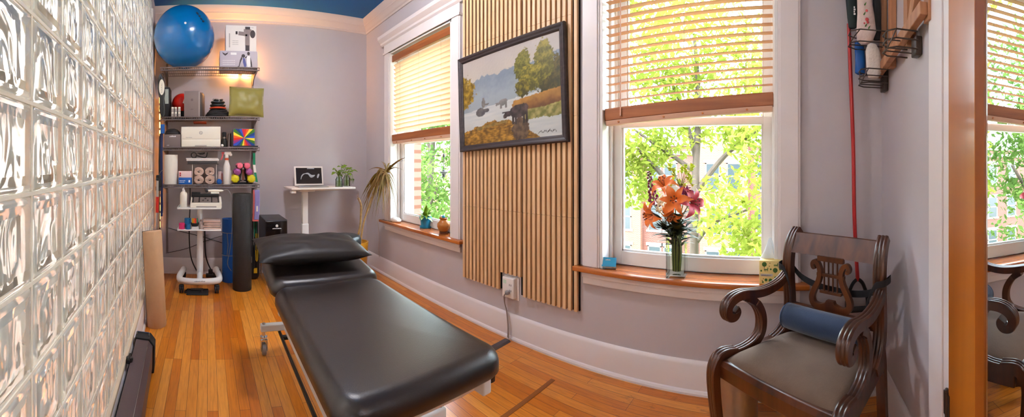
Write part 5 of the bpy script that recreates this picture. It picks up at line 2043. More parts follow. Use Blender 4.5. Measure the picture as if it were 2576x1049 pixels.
def leaf(b, base, d, up, L, W, bend=0.3, M=None):
    """a heart shaped leaf from its base along d"""
    base, d, up = Vector(base), Vector(d).normalized(), Vector(up)
    s = d.cross(up).normalized()
    n = s.cross(d).normalized()
    rs = []
    for u, w in ((0, 0.12), (0.08, 0.75), (0.25, 1.0), (0.5, 0.85), (0.75, 0.5), (0.92, 0.18), (1, 0.02)):
        c = base + d * (L * u) - n * (bend * L * u * u)
        rs.append([c - s * (W * w / 2) + n * (0.12 * W * w), c, c + s * (W * w / 2) + n * (0.12 * W * w)])
    b.loft(rs, False, False, M)


for nm, px, dy, r, h, lab, seed in (('glass_jar', 853, 4.05, 0.042, 0.12, 'glass jar of water with upright leafy cuttings beside the laptop', 2), ('glass_jar', 872, 4.14, 0.04, 0.13, 'glass jar of water with trailing cuttings at the window end of the desk', 5)):
    p = at_Y(px, 466, dy)
    t = thing(nm, lab, 'plant jar', (p.x, dy, ZD + 0.0005), 0, 'jars of cuttings on the desk')
    MB().lathe([(0.001, 0.0), (r, 0.0), (r, h * 0.75), (r * 0.7, h * 0.9), (r * 0.72, h), (r * 0.68, h), (r * 0.66, h * 0.9), (r - 0.003, h * 0.75), (r - 0.003, 0.006), (0.001, 0.006)], 24).build('glass', M_vglass, t)
    MB().lathe([(0.001, 0.0065), (r - 0.0035, 0.0065), (r - 0.0035, h * 0.6), (0.001, h * 0.6)], 20).build('water', M_water, t)
    rr = random.Random(seed)
    st = MB()
    lf = MB()
    for k in range(9):
        a = rr.uniform(0, 6.28)
        top = Vector((0.055 * cos(a) + rr.uniform(-.02, .02), 0.035 * sin(a), h + rr.uniform(0.03, 0.13)))
        pts = spline([(0.01 * cos(a), 0.01 * sin(a), 0.012), (0.012 * cos(a), 0.012 * sin(a), h), tuple(top)], 5)
        st.tube(pts, 0.0022, 5)
        for q in range(2):
            leaf(lf, top + Vector((rr.uniform(-.015, .015), rr.uniform(-.015, .015), rr.uniform(-.03, .02))), (cos(a + q * 2) * 0.8, -0.4, rr.uniform(-0.3, 0.7)), (0, -0.4, 1), rr.uniform(0.04, 0.065), rr.uniform(0.035, 0.05))
    if seed == 5:
        for k in range(6):
            x = rr.uniform(0.02, 0.075)
            st.tube(spline([(0.01, 0, h), (x * 0.8, -0.02, h + 0.02), (x, -0.03, h * 0.6), (x + 0.01, -0.03, rr.uniform(0.01, 0.05))], 5), 0.0018, 5)
            leaf(lf, (x, -0.035, h * 0.7), (0.5, -0.2, -0.8), (1, 0, 0.4), 0.03, 0.02)
    st.build('stems', M_stem, t)
    lf.build('leaves', M_leaf, t, smooth=60)

# stool, planter and dracaena
t = thing('stool', 'round black padded stool between the treatment table and the yellow planter', 'stool', (1.335, 3.42, 0))
b = MB().lathe([(0.001, 0.50), (0.155, 0.50), (0.168, 0.515), (0.168, 0.565), (0.155, 0.595), (0.12, 0.607), (0.001, 0.61)], 40)
b.build('seat', mat('teal_black_vinyl', (28, 36, 38), 0.3, bump=0.05, bscale=200), t, smooth=60)
b = MB().lathe([(0.001, 0.12), (0.026, 0.12), (0.026, 0.36), (0.015, 0.365), (0.015, 0.49), (0.08, 0.495), (0.08, 0.5), (0.001, 0.5)], 20)
b.build('gas_lift', M_chrome, t)
for k in range(5):
    a = 2 * pi * k / 5 + 0.3
    lb = MB()
    lb.loft([[(cos(a) * r0 - sin(a) * s * w, sin(a) * r0 + cos(a) * s * w, z + dz) for s, dz in ((-1, -0.012), (1, -0.012), (1, 0.012), (-1, 0.012))] for r0, w, z in ((0.01, 0.022, 0.125), (0.24, 0.014, 0.075))])
    lo = lb.build('leg', M_black, t, smooth=0, bevel=0.004)
    w = MB()
    w.cyl((cos(a) * 0.235 - sin(a) * 0.01, sin(a) * 0.235 + cos(a) * 0.01, 0.025), (cos(a) * 0.235 + sin(a) * 0.01, sin(a) * 0.235 - cos(a) * 0.01, 0.025), 0.025, seg=16)
    w.cyl((cos(a) * 0.235, sin(a) * 0.235, 0.03), (cos(a) * 0.235, sin(a) * 0.235, 0.075), 0.006, seg=8)
    w.build('caster', M_blackm, lo)

M_pot = mat('mustard_glaze', (206, 142, 30), 0.3, var=0.15, vscale=6)
M_soil = mat('potting_soil', (60, 42, 30), 0.95, var=0.4, vscale=60, bump=0.6, bscale=90)
px_, py_ = 1.66, 3.86
t = thing('planter', 'mustard yellow planter with a tall spindly dracaena beside the far window', 'potted plant', (px_, py_, 0))
MB().lathe([(0.001, 0), (0.1, 0.0), (0.108, 0.01), (0.13, 0.40), (0.134, 0.43), (0.122, 0.43), (0.118, 0.40), (0.1, 0.38), (0.001, 0.38)], 40).build('pot', M_pot, t)
MB().lathe([(0.001, 0.381), (0.117, 0.381), (0.08, 0.395), (0.001, 0.4)], 24).build('soil', M_soil, t)
M_cane = mat('dracaena_cane', (188, 150, 90), 0.8, var=0.7, vscale=26, col2=(84, 58, 40), stretch=(1, 1, 2.2))
M_drac = mat('dracaena_leaf', (92, 74, 16), 0.6, spec=0.15, var=0.7, vscale=9, col2=(120, 56, 26))


def local(p):
    return Vector(p) - Vector((px_, py_, 0))


cane1 = [local((px_ - 0.02, py_, 0.38)), local(at_Y(905, 575, 3.86)), local(at_Y(908, 540, 3.84)), local(at_Y(908, 515, 3.82)), local(at_Y(901, 498, 3.8))]
cane2 = [local((px_ + 0.03, py_ - 0.02, 0.38)), local(at_Y(915, 560, 3.8)), local(at_Y(935, 500, 3.7)), local(at_Y(960, 452, 3.58)), local(at_Y(972, 432, 3.52))]
b = MB()
b.tube(spline(cane1, 6), 0.013, 8)
b.build('cane', M_cane, t)
b = MB()
b.tube(spline(cane2, 6), [0.012 - 0.007 * i / 24 for i in range(25)], 8)
b.build('thin_cane', M_cane, t)
lf = MB()
rr = random.Random(21)


def strap_leaf(b, base, tip, sag, W):
    base, tip = Vector(base), Vector(tip)
    mid = (base + tip) / 2 + Vector((0, 0, sag))
    pts = []
    for i in range(11):
        u = i / 10
        pts.append(base * (1 - u) ** 2 + mid * 2 * u * (1 - u) + tip * u * u)
    rs = []
    for i, p in enumerate(pts):
        d = (pts[min(i + 1, 10)] - pts[max(i - 1, 0)]).normalized()
        s = d.cross(Vector((0.3, -0.8, 0.5))).normalized()
        w = W * (0.5 + 0.5 * sin(pi * min(1, (i / 10) * 1.3 + 0.1))) * (1 - (i / 10) ** 3)
        rs.append([p - s * w, p + Vector((0, 0, 0.3 * w)), p + s * w])
    b.loft(rs, False, False)


crown = cane2[-1]
for k in range(62):
    px = rr.uniform(902, 1003)
    py = rr.uniform(480, 562) - 30 * abs((px - 950) / 50) ** 2 * 0.4
    tip = local(at_Y(px, py, rr.uniform(3.38, 3.66)))
    strap_leaf(lf, crown + Vector((rr.uniform(-.04, .01), rr.uniform(-.03, .03), rr.uniform(-.06, .0))), tip, rr.uniform(0.12, 0.3), 0.011)
for px, py, yy in ((1036, 394, 3.3), (1020, 405, 3.35), (958, 408, 3.55), (1003, 425, 3.4), (992, 420, 3.4), (1016, 430, 3.36), (966, 412, 3.5), (983, 412, 3.6), (925, 430, 3.6)):
    strap_leaf(lf, crown, local(at_Y(px, py, yy)), 0.08, 0.010)
lf.build('leaves', M_drac, t, smooth=60)
lf = MB()
for px, py in ((896, 492), (903, 480), (896, 505), (908, 520)):
    strap_leaf(lf, cane1[-1], local(at_Y(px, py, 3.76)), 0.03, 0.008)
lf.build('dry_leaves', mat('dry_leaf', (128, 96, 78), 0.8, var=0.3), t, smooth=60)

# rollers and heater along the glass block wall
Mw = wl.matrix_basis.copy()
M_tan = mat('tan_foam', (206, 164, 124), 0.75, var=0.15, vscale=10, bump=0.2, bscale=140)
t = thing('half_round_bolster', 'tall tan half round foam bolster standing against the glass block wall', 'bolster', Mw @ Vector((0.115, 2.98, 0)), rot=(R(0), R(-3.0), RZG))
b = MB()
prof = [(0.075 * cos(pi * k / 18 - pi / 2), 0.082 * sin(pi * k / 18 - pi / 2)) for k in range(19)]
Mb = Matrix.Rotation(R(-62), 4, 'Z')
b.loft([[(x * f, y * f, z) for x, y in prof] for f, z in ((0.95, 0.0), (1, 0.008), (1, 0.762), (0.95, 0.77))], M=Mb)
b.build('foam', M_tan, t, smooth=50)
b = MB()
b.box((-0.008, -0.083, 0.004), (0.0, 0.083, 0.772), Mb)
b.build('black_backing', M_blackm, t, smooth=0)
t = thing('folded_mat', 'folded black mat leaning against the wall behind the tan bolster', 'mat', Mw @ Vector((0.07, 3.42, 0)), rot=(0, R(-1.5), RZG))
b = MB()
for k in range(3):
    b.rbox((-0.02 + k * 0.022, -0.16, 0.0), (-0.001 + k * 0.022, 0.16, 0.62 - 0.02 * k), 0.006)
b.build('foam_panels', M_blackm, t)
b = MB().tube(spline([(0.02, -0.05, 0.6), (0.03, -0.04, 0.68), (0.03, 0.04, 0.68), (0.02, 0.05, 0.6)], 5), 0.006, 6)
b.build('carry_handle', M_black, t)
t = thing('leaning_pole', 'slim grey pole with a red grip leaning in the corner by the light strip', 'pole', Mw @ Vector((0.06, 3.72, 0)), rot=(R(0), R(0.6), RZG))
MB().cyl((0, 0, 0.0), (0, 0, 1.15), 0.013, seg=12).build('tube', M_steel, t)
MB().cyl((0, 0, 0.82), (0, 0, 0.98), 0.017, seg=12).build('grip', M_red, t)
MB().ball((0, 0, 1.155), 0.018, 12, 8).build('end_knob', M_black, t)

M_heat = mat('dark_taupe_metal', (94, 78, 80), 0.45, metal=0.2, var=0.2, vscale=3, bump=0.04, bscale=60)
t = thing('baseboard_heater', 'long dark taupe metal baseboard heater on the floor along the glass block wall', 'heater', wl.location, RZG)
y0, y1 = 0.15, 2.29
b = MB()
b.loft([[(x, y, z) for x, z in ((0.034, 0.03), (0.135, 0.03), (0.138, 0.17), (0.112, 0.205), (0.034, 0.212))] for y in (y0, y1)])
b.build('cover', M_heat, t, smooth=0, bevel=0.004)
b = MB()
b.loft([[(x, y, z) for x, z in ((0.026, 0.0), (0.146, 0.0), (0.15, 0.172), (0.118, 0.214), (0.026, 0.222))] for y in (y1 - 0.004, y1 + 0.09)])
b.build('end_cap', M_blackm, t, smooth=0, bevel=0.005)
b = MB()
b.tube([(0.035, y1 + 0.035, 0.2235), (0.035, y1 + 0.07, 0.226), (0.11, y1 + 0.07, 0.219), (0.11, y1 + 0.03, 0.217)], 0.004, 6)
b.build('wire_clip', M_chrome, t)
b = MB()
b.loft([[(x, y, z) for x, z in ((0.0345, 0.0), (0.12, 0.0), (0.12, 0.03), (0.0345, 0.03))] for y in (y0, y1)])
b.build('lower_slot', M_black, t, smooth=0)
b = MB()
b.cyl((0.03, 2.02, 0.205), (0.03, 2.02, 0.235), 0.018, seg=14)
b.tube([(0.028, 1.98, 0.23), (0.03, 2.06, 0.23)], 0.008, 8)
b.tube([(0.012, 2.02, 0.226), (0.05, 2.02, 0.226)], 0.008, 8)
b.build('valve_knob', M_black, t)
b = MB()
b.tube(spline([(0.112, 2.2, 0.2072), (0.11, 1.6, 0.2085), (0.1, 1.2, 0.2095), (0.1, 0.5, 0.2095)], 6), 0.0012, 4)
b.build('scratch_line', M_steel, t)

# ================================================================== window wall
M_oak = wood('pale_oak', (214, 168, 118), (236, 198, 154), 0.5, 'Z', grain=34)
M_felt = mat('black_felt', (14, 12, 13), 0.95, var=0.1, vscale=60)


def slat_panel(label, ya, yb, n, z0, joints, top, notch=None):
    """vertical oak slats on black felt; runs from Y=ya (image right) to yb"""
    t = thing('slat_wall_panel', label, 'slat panel', (XW, (ya + yb) / 2, 0))
    c = (ya + yb) / 2
    b = MB()
    if notch:
        b.box((-0.012, ya - c, z0), (0, notch[0] - c, top))
        b.box((-0.012, notch[1] - c, z0), (0, yb - c, top))
        b.box((-0.012, notch[0] - c, notch[2]), (0, notch[1] - c, top))
    else:
        b.box((-0.012, ya - c, z0), (0, yb - c, top))
    b.build('felt_backing', M_felt, t, smooth=0)
    p = (yb - ya) / n
    b = MB()
    zs = [z0] + list(joints) + [top]
    for k in range(n):
        a = ya + p * (k + 0.205) - c
        e = ya + p * (k + 0.795) - c
        for i in range(len(zs) - 1):
            lo, hi = zs[i] + (0.001 if i else 0), zs[i + 1] - 0.001
            if notch and a + c < notch[1] and e + c > notch[0]:
                if hi <= notch[2]:
                    continue
                lo = max(lo, notch[2])
            b.box((-0.034, a, lo), (-0.012, e, hi))
    b.build('oak_slats', M_oak, t, smooth=0)
    return t


slat_panel('pale oak slat wall panel beside the far window, with the outlet in its notch', 1.750, 2.418, 15, 0.35, (0.957, 2.285), 3.02, (1.77, 1.975, 0.485))
slat_panel('pale oak slat wall panel between the outlet and the single narrow slat strip', 1.312, 1.744, 10, 0.35, (0.957, 2.285), 3.02)
slat_panel('single narrow pale oak slat strip beside the window with the flower vase', 1.268, 1.306, 1, 0.35, (0.957, 1.62), 3.02)

# outlet with a tap, a plug and the cord down to the floor
t = thing('power_outlet', 'white wall outlet with a plug in tap in the notch of the oak slat panel', 'outlet', (XW, 1.872, 0.38))
MB().rbox((-0.008, -0.075, -0.085), (0, 0.075, 0.085), 0.003).build('wall_plate', M_card, t)
b = MB()
b.rbox((-0.045, -0.055, -0.07), (-0.006, 0.062, 0.082), 0.008)
tp = b.build('outlet_tap', M_card, t)
b = MB()
for y in (-0.02,):
    for z in (0.03, -0.012):
        b.box((-0.0458, y - 0.012, z - 0.006), (-0.0445, y - 0.008, z + 0.008))
        b.box((-0.0458, y + 0.004, z - 0.006), (-0.0445, y + 0.008, z + 0.008))
b.build('socket_slots', M_dgrey, tp, smooth=0)
MB().box((-0.0455, 0.018, 0.035), (-0.0448, 0.05, 0.062)).build('pale_green_sticker', mat('pale_green', (206, 226, 206), 0.5), tp, smooth=0)
t = thing('extension_cable', 'grey brown power cord with an angled plug running from the wall outlet to the floor', 'cord', (XW, 1.872, 0.0))
b = MB()
b.rbox((-0.082, -0.026, 0.345), (-0.0462, 0.004, 0.372), 0.009)
b.build('plug', M_pgrey, t)
M_cord = mat('taupe_cord', (150, 132, 124), 0.6, var=0.1)
b = MB()
b.tube(spline([(-0.075, -0.012, 0.355), (-0.066, 0.02, 0.33), (-0.05, 0.03, 0.27), (-0.045, 0.01, 0.2), (-0.05, -0.01, 0.1), (-0.055, -0.015, 0.02)], 8), 0.0045, 8)
b.build('cord', M_cord, t)
b = MB()
b.tube(spline([(-0.03, 0.045, 0.305), (-0.035, 0.042, 0.26), (-0.042, 0.018, 0.2), (-0.047, 0.0, 0.1), (-0.05, 0.0, 0.02)], 8), 0.0035, 8)
b.build('second_cord', M_cord, t)
t = thing('cable_cover', 'flat dark grey cable cover on the floor below the wall outlet', 'cable cover', (1.86, 1.862, 0), R(3))
b = MB()
b.prism([(-0.035, 0.0), (0.035, 0.0), (0.02, 0.013), (-0.02, 0.013)], -0.42, 0.125, 'x')
b.build('cover', mat('dark_rubber', (82, 68, 66), 0.7, var=0.1), t, smooth=0, bevel=0.002)

# ---- the painting
PW_, PH_ = 1.085, 0.79
pc = Vector((XW - 0.034 - 0.004, 1.881, 1.826))
Mp_ = Matrix(((0, 0, -1, 0), (-1, 0, 0, 0), (0, 1, 0, 0), (0, 0, 0, 1)))
t = thing('painting', 'dark framed landscape painting of buffaloes in a river on the oak slat wall', 'painting', pc)
t.rotation_euler = (Matrix.Rotation(R(-2.2), 4, 'X')).to_euler()
b = MB()
fw = 0.05
fsec = [(0.0, 0.0), (0.0, 0.028), (0.008, 0.036), (0.018, 0.034), (0.03, 0.028), (0.04, 0.026), (0.05, 0.018), (0.05, 0.0)]
def corner(sx, sy, a, h):
    return Mp_ @ Vector((sx * (PW_ / 2 - a), sy * (PH_ / 2 - a), h))
rings = []
for sx, sy in ((-1, -1), (1, -1), (1, 1), (-1, 1), (-1, -1)):
    rings.append([corner(sx, sy, a, h) for a, h in fsec])
b.loft(rings, True, False)
b.build('frame', wood('dark_frame_wood', (40, 32, 34), (66, 54, 54), 0.45, 'Y', grain=40), t, smooth=0)


def canvas_colour(u, v):
    """a river landscape: hazy sky, blue hills, two groups of trees, a pale river, ochre shore, buffaloes"""
    N = lambda s, o=0.0: mnoise.noise(Vector((u * s * 1.37, v * s, o)))
    F = lambda s, o=0.0: N(s, o) + 0.5 * N(s * 2.1, o + 3) + 0.25 * N(s * 4.3, o + 7)
    def mix(a, c, k):
        k = max(0.0, min(1.0, k))
        return tuple(x + (y - x) * k for x, y in zip(a, c))
    col = mix((168, 158, 152), (190, 180, 164), v / 0.4 + 0.15 * F(3))
    hill = 0.285 - 0.05 * max(0, sin((u - 0.12) * 9)) - 0.055 * (u > 0.42) * min(1, (u - 0.42) * 14) - 0.035 * abs(N(11, 5)) + 0.012 * F(30) + (0.3 if u < 0.1 else 0) * (0.1 - u) * 8
    if v > hill:
        col = mix((122, 132, 144), (148, 156, 162), (v - hill) / 0.25 + 0.4 * F(5, 2) + 0.25 * F(16, 8))
    shore = 0.615 - 0.10 * u + 0.01 * F(20, 5)
    if v > shore:
        col = mix((176, 180, 180), (200, 198, 192), 0.5 + 0.6 * mnoise.noise(Vector((u * 5, v * 40, 3))))
    # left tree
    dl = ((u + 0.01) / 0.15) ** 2 + ((v - 0.37) / 0.19) ** 2 + 0.5 * F(18, 1) + 0.35 * F(46, 1)
    if dl < 1:
        col = mix((92, 70, 20), (170, 138, 44), 0.45 + 0.8 * F(22, 4))
    # right bamboo clumps
    def clump(cu, cv, ru, rv, dark, light, o):
        nonlocal col
        d = ((u - cu) / ru) ** 2 + ((v - cv) / rv) ** 2 + 0.45 * F(13, o) + 0.4 * F(42, o)
        if d < 1:
            col = mix(dark, light, 0.35 + 0.7 * F(18, o + 2) + 0.55 * F(52, o) - 0.35 * (v - cv) / rv)
    clump(0.93, 0.42, 0.16, 0.2, (58, 54, 24), (96, 84, 34), 12)
    clump(0.67, 0.25, 0.08, 0.17, (76, 76, 24), (138, 128, 46), 3)
    clump(0.86, 0.24, 0.085, 0.2, (84, 80, 24), (148, 134, 48), 5)
    clump(0.75, 0.38, 0.12, 0.13, (74, 72, 22), (156, 140, 44), 6)
    clump(0.66, 0.47, 0.07, 0.09, (64, 60, 22), (150, 132, 36), 8)
    # right bank
    bank = 0.585 - 0.13 * max(0, (u - 0.58)) + 0.01 * F(12, 20)
    if u > 0.56 + 0.03 * F(8, 33) and v > bank and v < 0.76 - 0.02 * (u - 0.6):
        k = (v - bank) / 0.14
        col = mix((172, 124, 56), (104, 66, 36), k + 0.3 * F(14, 21)) if k < 1 else mix((132, 128, 60), (168, 156, 96), 0.5 + 0.9 * F(16, 23))
    gr = 0.70 - 0.02 * (u - 0.6)
    if u > 0.66 + 0.04 * F(9, 40) and gr < v < 0.80 + 0.025 * F(10, 41):
        col = mix((104, 104, 48), (164, 150, 92), 0.5 + 1.0 * F(18, 23))
    # ochre shore in front
    fr = 0.86 - 0.10 * sin(u * 3.6 + 0.1) + 0.02 * F(11, 50) + (0.45 * max(0, u - 0.5))
    if v > fr:
        col = mix((96, 66, 22), (186, 136, 50), 0.45 + 0.7 * F(15, 51) + 0.7 * mnoise.noise(Vector((u * 26, v * 90, 4))))
    if 0.16 < u < 0.5 and abs(v - (0.815 - 0.10 * (u - 0.2))) < 0.015 * (1 + F(20, 60)):
        col = mix((112, 92, 50), (150, 120, 60), 0.5 + F(20, 61))
    # reflection and buffaloes
    def ell(cu, cv, ru, rv, o=0.0, n=0.12):
        return ((u - cu) / ru) ** 2 + ((v - cv) / rv) ** 2 + n * F(20, o) < 1
    if ell(0.63, 0.89, 0.085, 0.12, 70, 0.5):
        col = mix((70, 54, 46), (112, 88, 64), 0.5 + F(22, 71))
    def animal(cu, cv, s, dark, light):
        nonlocal col
        hit = ell(cu, cv, 0.088 * s, 0.068 * s) or ell(cu + 0.05 * s, cv - 0.028 * s, 0.045 * s, 0.045 * s) or ell(cu - 0.105 * s, cv + 0.012 * s, 0.035 * s, 0.03 * s) or ell(cu - 0.135 * s, cv + 0.03 * s, 0.02 * s, 0.026 * s)
        for x in (-0.055, -0.03, 0.05, 0.075):
            if abs(u - cu - x * s) < 0.011 * s and cv < v < cv + 0.135 * s:
                hit = True
        if abs(u - cu + 0.13 * s) < 0.035 * s and abs(v - cv + 0.008 * s) < 0.007 * s:
            hit = True
        if hit:
            col = mix(dark, light, 0.35 + 0.8 * F(14, 80) - 2.0 * (v - cv))
    animal(0.46, 0.575, 0.5, (112, 108, 104), (140, 134, 128))
    animal(0.615, 0.70, 1.0, (44, 34, 34), (92, 76, 74))
    if ell(0.21, 0.635, 0.055, 0.05) or ell(0.275, 0.625, 0.035, 0.022):
        col = mix((74, 72, 74), (104, 98, 96), 0.5 + F(16, 90))
    if ell(0.245, 0.54, 0.022, 0.05) or ell(0.245, 0.49, 0.013, 0.016) or ell(0.28, 0.555, 0.03, 0.012):
        col = mix((96, 94, 92), (126, 120, 112), 0.5 + F(16, 91))
    if 0.79 < u < 0.95 and abs(v - 0.945 - 0.008 * sin(u * 160) - 0.004 * sin(u * 420)) < 0.005:
        col = (70, 60, 56)
    return col


GX, GY = 190, 140
b = MB()
iw, ih = PW_ - 2 * fw + 0.006, PH_ - 2 * fw + 0.006
b.grid(lambda u, v: Mp_ @ Vector(((u - 0.5) * iw, (v - 0.5) * ih, 0.014 + 0.0004 * mnoise.noise(Vector((u * 60, v * 50, 0))))), GX, GY)
M_canvas = bpy.data.materials.new('oil_paint_canvas')
M_canvas.use_nodes = True
_n = M_canvas.node_tree
_a = _n.nodes.new('ShaderNodeVertexColor')
_a.layer_name = 'paint'
_n.links.new(_a.outputs[0], _n.nodes['Principled BSDF'].inputs['Base Color'])
_n.nodes['Principled BSDF'].inputs['Roughness'].default_value = 0.45
cv = b.build('canvas', M_canvas, t, smooth=30)
at_ = cv.data.color_attributes.new('paint', 'FLOAT_COLOR', 'POINT')
buf = []
for j in range(GY + 1):
    for i in range(GX + 1):
        c = srgb(*[max(0, min(255, k)) for k in canvas_colour(i / GX, 1 - j / GY)])
        buf += c
at_.data.foreach_set('color', buf)

# ---- blinds
M_slat = bpy.data.materials.new('blind_slat_wood')
M_slat.use_nodes = True
_n = M_slat.node_tree
_p = _n.nodes['Principled BSDF']
_p.inputs['Base Color'].default_value = srgb(214, 160, 118)
_p.inputs['Roughness'].default_value = 0.4
_tl = _n.nodes.new('ShaderNodeBsdfTranslucent')
_tl.inputs[0].default_value = srgb(226, 160, 100)
_mx = _n.nodes.new('ShaderNodeMixShader')
_mx.inputs[0].default_value = 0.2
_n.links.new(_p.outputs[0], _mx.inputs[1])
_n.links.new(_tl.outputs[0], _mx.inputs[2])
_n.links.new(_mx.outputs[0], _n.nodes['Material Output'].inputs[0])


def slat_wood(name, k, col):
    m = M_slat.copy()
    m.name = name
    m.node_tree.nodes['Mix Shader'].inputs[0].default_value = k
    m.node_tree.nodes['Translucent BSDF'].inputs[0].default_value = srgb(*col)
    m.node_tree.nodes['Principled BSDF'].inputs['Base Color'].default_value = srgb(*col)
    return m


M_cordb = mat('blind_cord', (206, 176, 150), 0.8, var=0.05)
M_rail2 = mat('peach_wood', (222, 176, 150), 0.45, var=0.1, vscale=10)


def blind(label, ya, yb, zl, zr, tilt, wand, m_slat):
    """ya: image right end, yb: image left end; zr, zl: heights of the bottom at these ends"""
    X = XW + 0.032
    t = thing('window_blind', label, 'blind', (X, (ya + yb) / 2, 0))
    c = (ya + yb) / 2
    hw = (yb - ya) / 2 - 0.008
    ztop = 2.485
    b = MB()
    b.rbox((-0.035, -hw - 0.004, ztop), (-0.02, hw + 0.004, ztop + 0.075), 0.004)
    b.rbox((-0.02, -hw, ztop + 0.01), (0.025, hw, ztop + 0.07), 0.003)
    b.build('headrail', M_blindw, t)
    zm = (zl + zr) / 2
    n = int(round((ztop - 0.02 - zm - 0.11) / 0.0515))
    for k in range(n):
        f = (k + 1) / (n + 1)
        b = MB()
        z_l = ztop - (ztop - zl - 0.105) * f
        z_r = ztop - (ztop - zr - 0.105) * f
        ct, st = cos(R(tilt)) * 0.025, sin(R(tilt)) * 0.025
        b.loft([[(-ct, y, z - st), (0, y, z + 0.0012 - 0.0), (ct, y, z + st), (ct, y, z + st - 0.0028), (0, y, z - 0.0016), (-ct, y, z - st - 0.0028)] for y, z in ((-hw, z_r), (hw, z_l))])
        b.build('slat', m_slat, t, smooth=0)
    b = MB()
    b.loft([[(x, y, z + dz) for x, dz in ((-0.036, 0.03), (-0.036, 0.1), (-0.03, 0.105), (0.025, 0.105), (0.025, 0.03))] for y, z in ((-hw - 0.004, zr), (hw + 0.004, zl))])
    b.build('bottom_valance', M_blindw, t, smooth=0, bevel=0.003)
    b = MB()
    b.loft([[(x, y, z + dz) for x, dz in ((-0.034, 0.03), (-0.026, 0.0), (0.02, 0.0), (0.025, 0.03))] for y, z in ((-hw, zr), (hw, zl))])
    b.build('bottom_rail', M_rail2, t, smooth=0, bevel=0.003)
    b = MB()
    for u in (-0.72, -0.22, 0.24, 0.82):
        y = hw * u
        z = zr + (zl - zr) * (u + 1) / 2
        b.cyl((-0.034, y, z + 0.015), (-0.03, y, z + 0.015), 0.006, seg=10)
    b.build('cord_buttons', M_sill, t)
    b = MB()
    for u in (-0.7, 0.0, 0.7):
        y = hw * u
        z = zr + (zl - zr) * (u + 1) / 2
        for x in (-0.026, 0.026):
            b.cyl((x, y, z + 0.1), (x, y, ztop), 0.0011, seg=5)
    b.build('ladder_cords', M_cordb, t)
    if wand:
        b = MB()
        b.cyl((-0.042, hw - 0.11, zl + 0.055), (-0.042, hw - 0.11, ztop + 0.02), 0.0048, seg=8)
        b.build('tilt_wand', M_rail2, t)
    return t


blind('raised wooden slat blind in the upper half of the far window beside the dracaena', W1[0] + 0.022, W1[1] - 0.022, 1.545, 1.553, -48, False, slat_wood('glowing_slat_wood', 0.55, (248, 226, 198)))  # paler, more translucent slat copy: the backlit glow is put into its colour
blind('raised wooden slat blind with a tilt wand in the window above the flower vase', W2[0] + 0.022, W2[1] - 0.022, 1.548, 1.602, 2, True, M_slat)

# ---- things on the far window sill
ZSILL = ZS + 0.0005
t = thing('shell_ornament', 'smooth white shell shaped ornament on the far window sill', 'ornament', (2.06, 3.655, ZSILL))
b = MB()
b.lathe([(0.001, 0.0), (0.06, 0.0), (0.075, 0.012), (0.07, 0.03), (0.045, 0.045), (0.02, 0.052), (0.001, 0.053)], 28)
b.v = [(x * 0.7, y * (1.0 + 0.25 * (y > 0)), z) for x, y, z in b.v]
b.build('body', M_card, t, smooth=60)
b = MB()
for k in range(5):
    a = -0.9 + 0.45 * k
    b.tube([(0.02 * sin(a), -0.02, 0.0525), (0.05 * sin(a) * 0.7, 0.05, 0.036), (0.055 * sin(a) * 0.7, 0.08, 0.012)], 0.0015, 4)
b.build('ridges', M_pgrey, t)
t = thing('potted_succulent', 'leafy green plant in a turquoise pot with saucer on the far window sill', 'potted plant', (2.115, 3.14, ZSILL))
M_turq = mat('turquoise_glaze', (30, 140, 176), 0.25, var=0.3, vscale=14, col2=(10, 90, 130))
MB().lathe([(0.001, 0.006), (0.045, 0.006), (0.056, 0.09), (0.064, 0.092), (0.064, 0.115), (0.056, 0.115), (0.05, 0.1), (0.001, 0.1)], 28).build('pot', M_turq, t)
MB().lathe([(0.001, 0), (0.055, 0), (0.062, 0.012), (0.062, 0.018), (0.055, 0.018), (0.05, 0.006), (0.001, 0.006)], 28).build('saucer', M_turq, t)
MB().lathe([(0.001, 0.1), (0.05, 0.1), (0.001, 0.108)], 20).build('soil', M_soil, t)
b = MB()
rr = random.Random(3)
for k in range(26):
    a = rr.uniform(0, 6.28)
    e = rr.uniform(0.2, 1.5)
    leaf(b, (0.02 * cos(a), 0.02 * sin(a), 0.105 + rr.uniform(0, 0.03)), (cos(a) * cos(e), sin(a) * cos(e), sin(e)), (0.01, 0, 1), rr.uniform(0.07, 0.13), rr.uniform(0.03, 0.05), 0.5)
b.build('leaves', M_leaf, t, smooth=60)
t = thing('clay_pot', 'round brown glazed pot with a narrow neck on the far window sill', 'pot', (2.075, 2.775, ZSILL))
M_clay = mat('amber_glaze', (176, 106, 44), 0.2, var=0.3, vscale=12)
MB().lathe([(0.001, 0), (0.04, 0), (0.042, 0.012), (0.036, 0.022), (0.05, 0.04), (0.062, 0.07), (0.06, 0.095), (0.04, 0.118), (0.034, 0.13), (0.044, 0.15), (0.04, 0.152), (0.03, 0.132), (0.001, 0.12)], 32).build('body', M_clay, t)
MB().lathe([(0.0405, 0.001), (0.0425, 0.001), (0.0427, 0.02), (0.038, 0.024)], 28, caps=False).build('dark_foot', mat('dark_clay', (96, 50, 24), 0.4, var=0.1), t)
b = MB()
b.ball((-0.01, -0.012, 0.158), 0.016, 14, 8)
b.ball((0.01, 0.015, 0.156), 0.014, 14, 8)
b.build('blue_and_white_stopper', M_turq, t)
MB().ball((0.0, 0.03, 0.158), 0.014, 14, 8).build('white_bead', M_card, t)
t = thing('hanging_feeder', 'small dark bird feeder hanging on a wire outside the far window', 'bird feeder', (2.30, 3.07, 0))
b = MB()
b.cyl((0, 0, 1.42), (0, 0, ZH - 0.01), 0.0012, seg=5)
b.tube([(0, 0, 1.24), (0, 0.012, 1.33), (0, 0, 1.42), (0, -0.012, 1.33), (0, 0, 1.24)], 0.0025, 5)
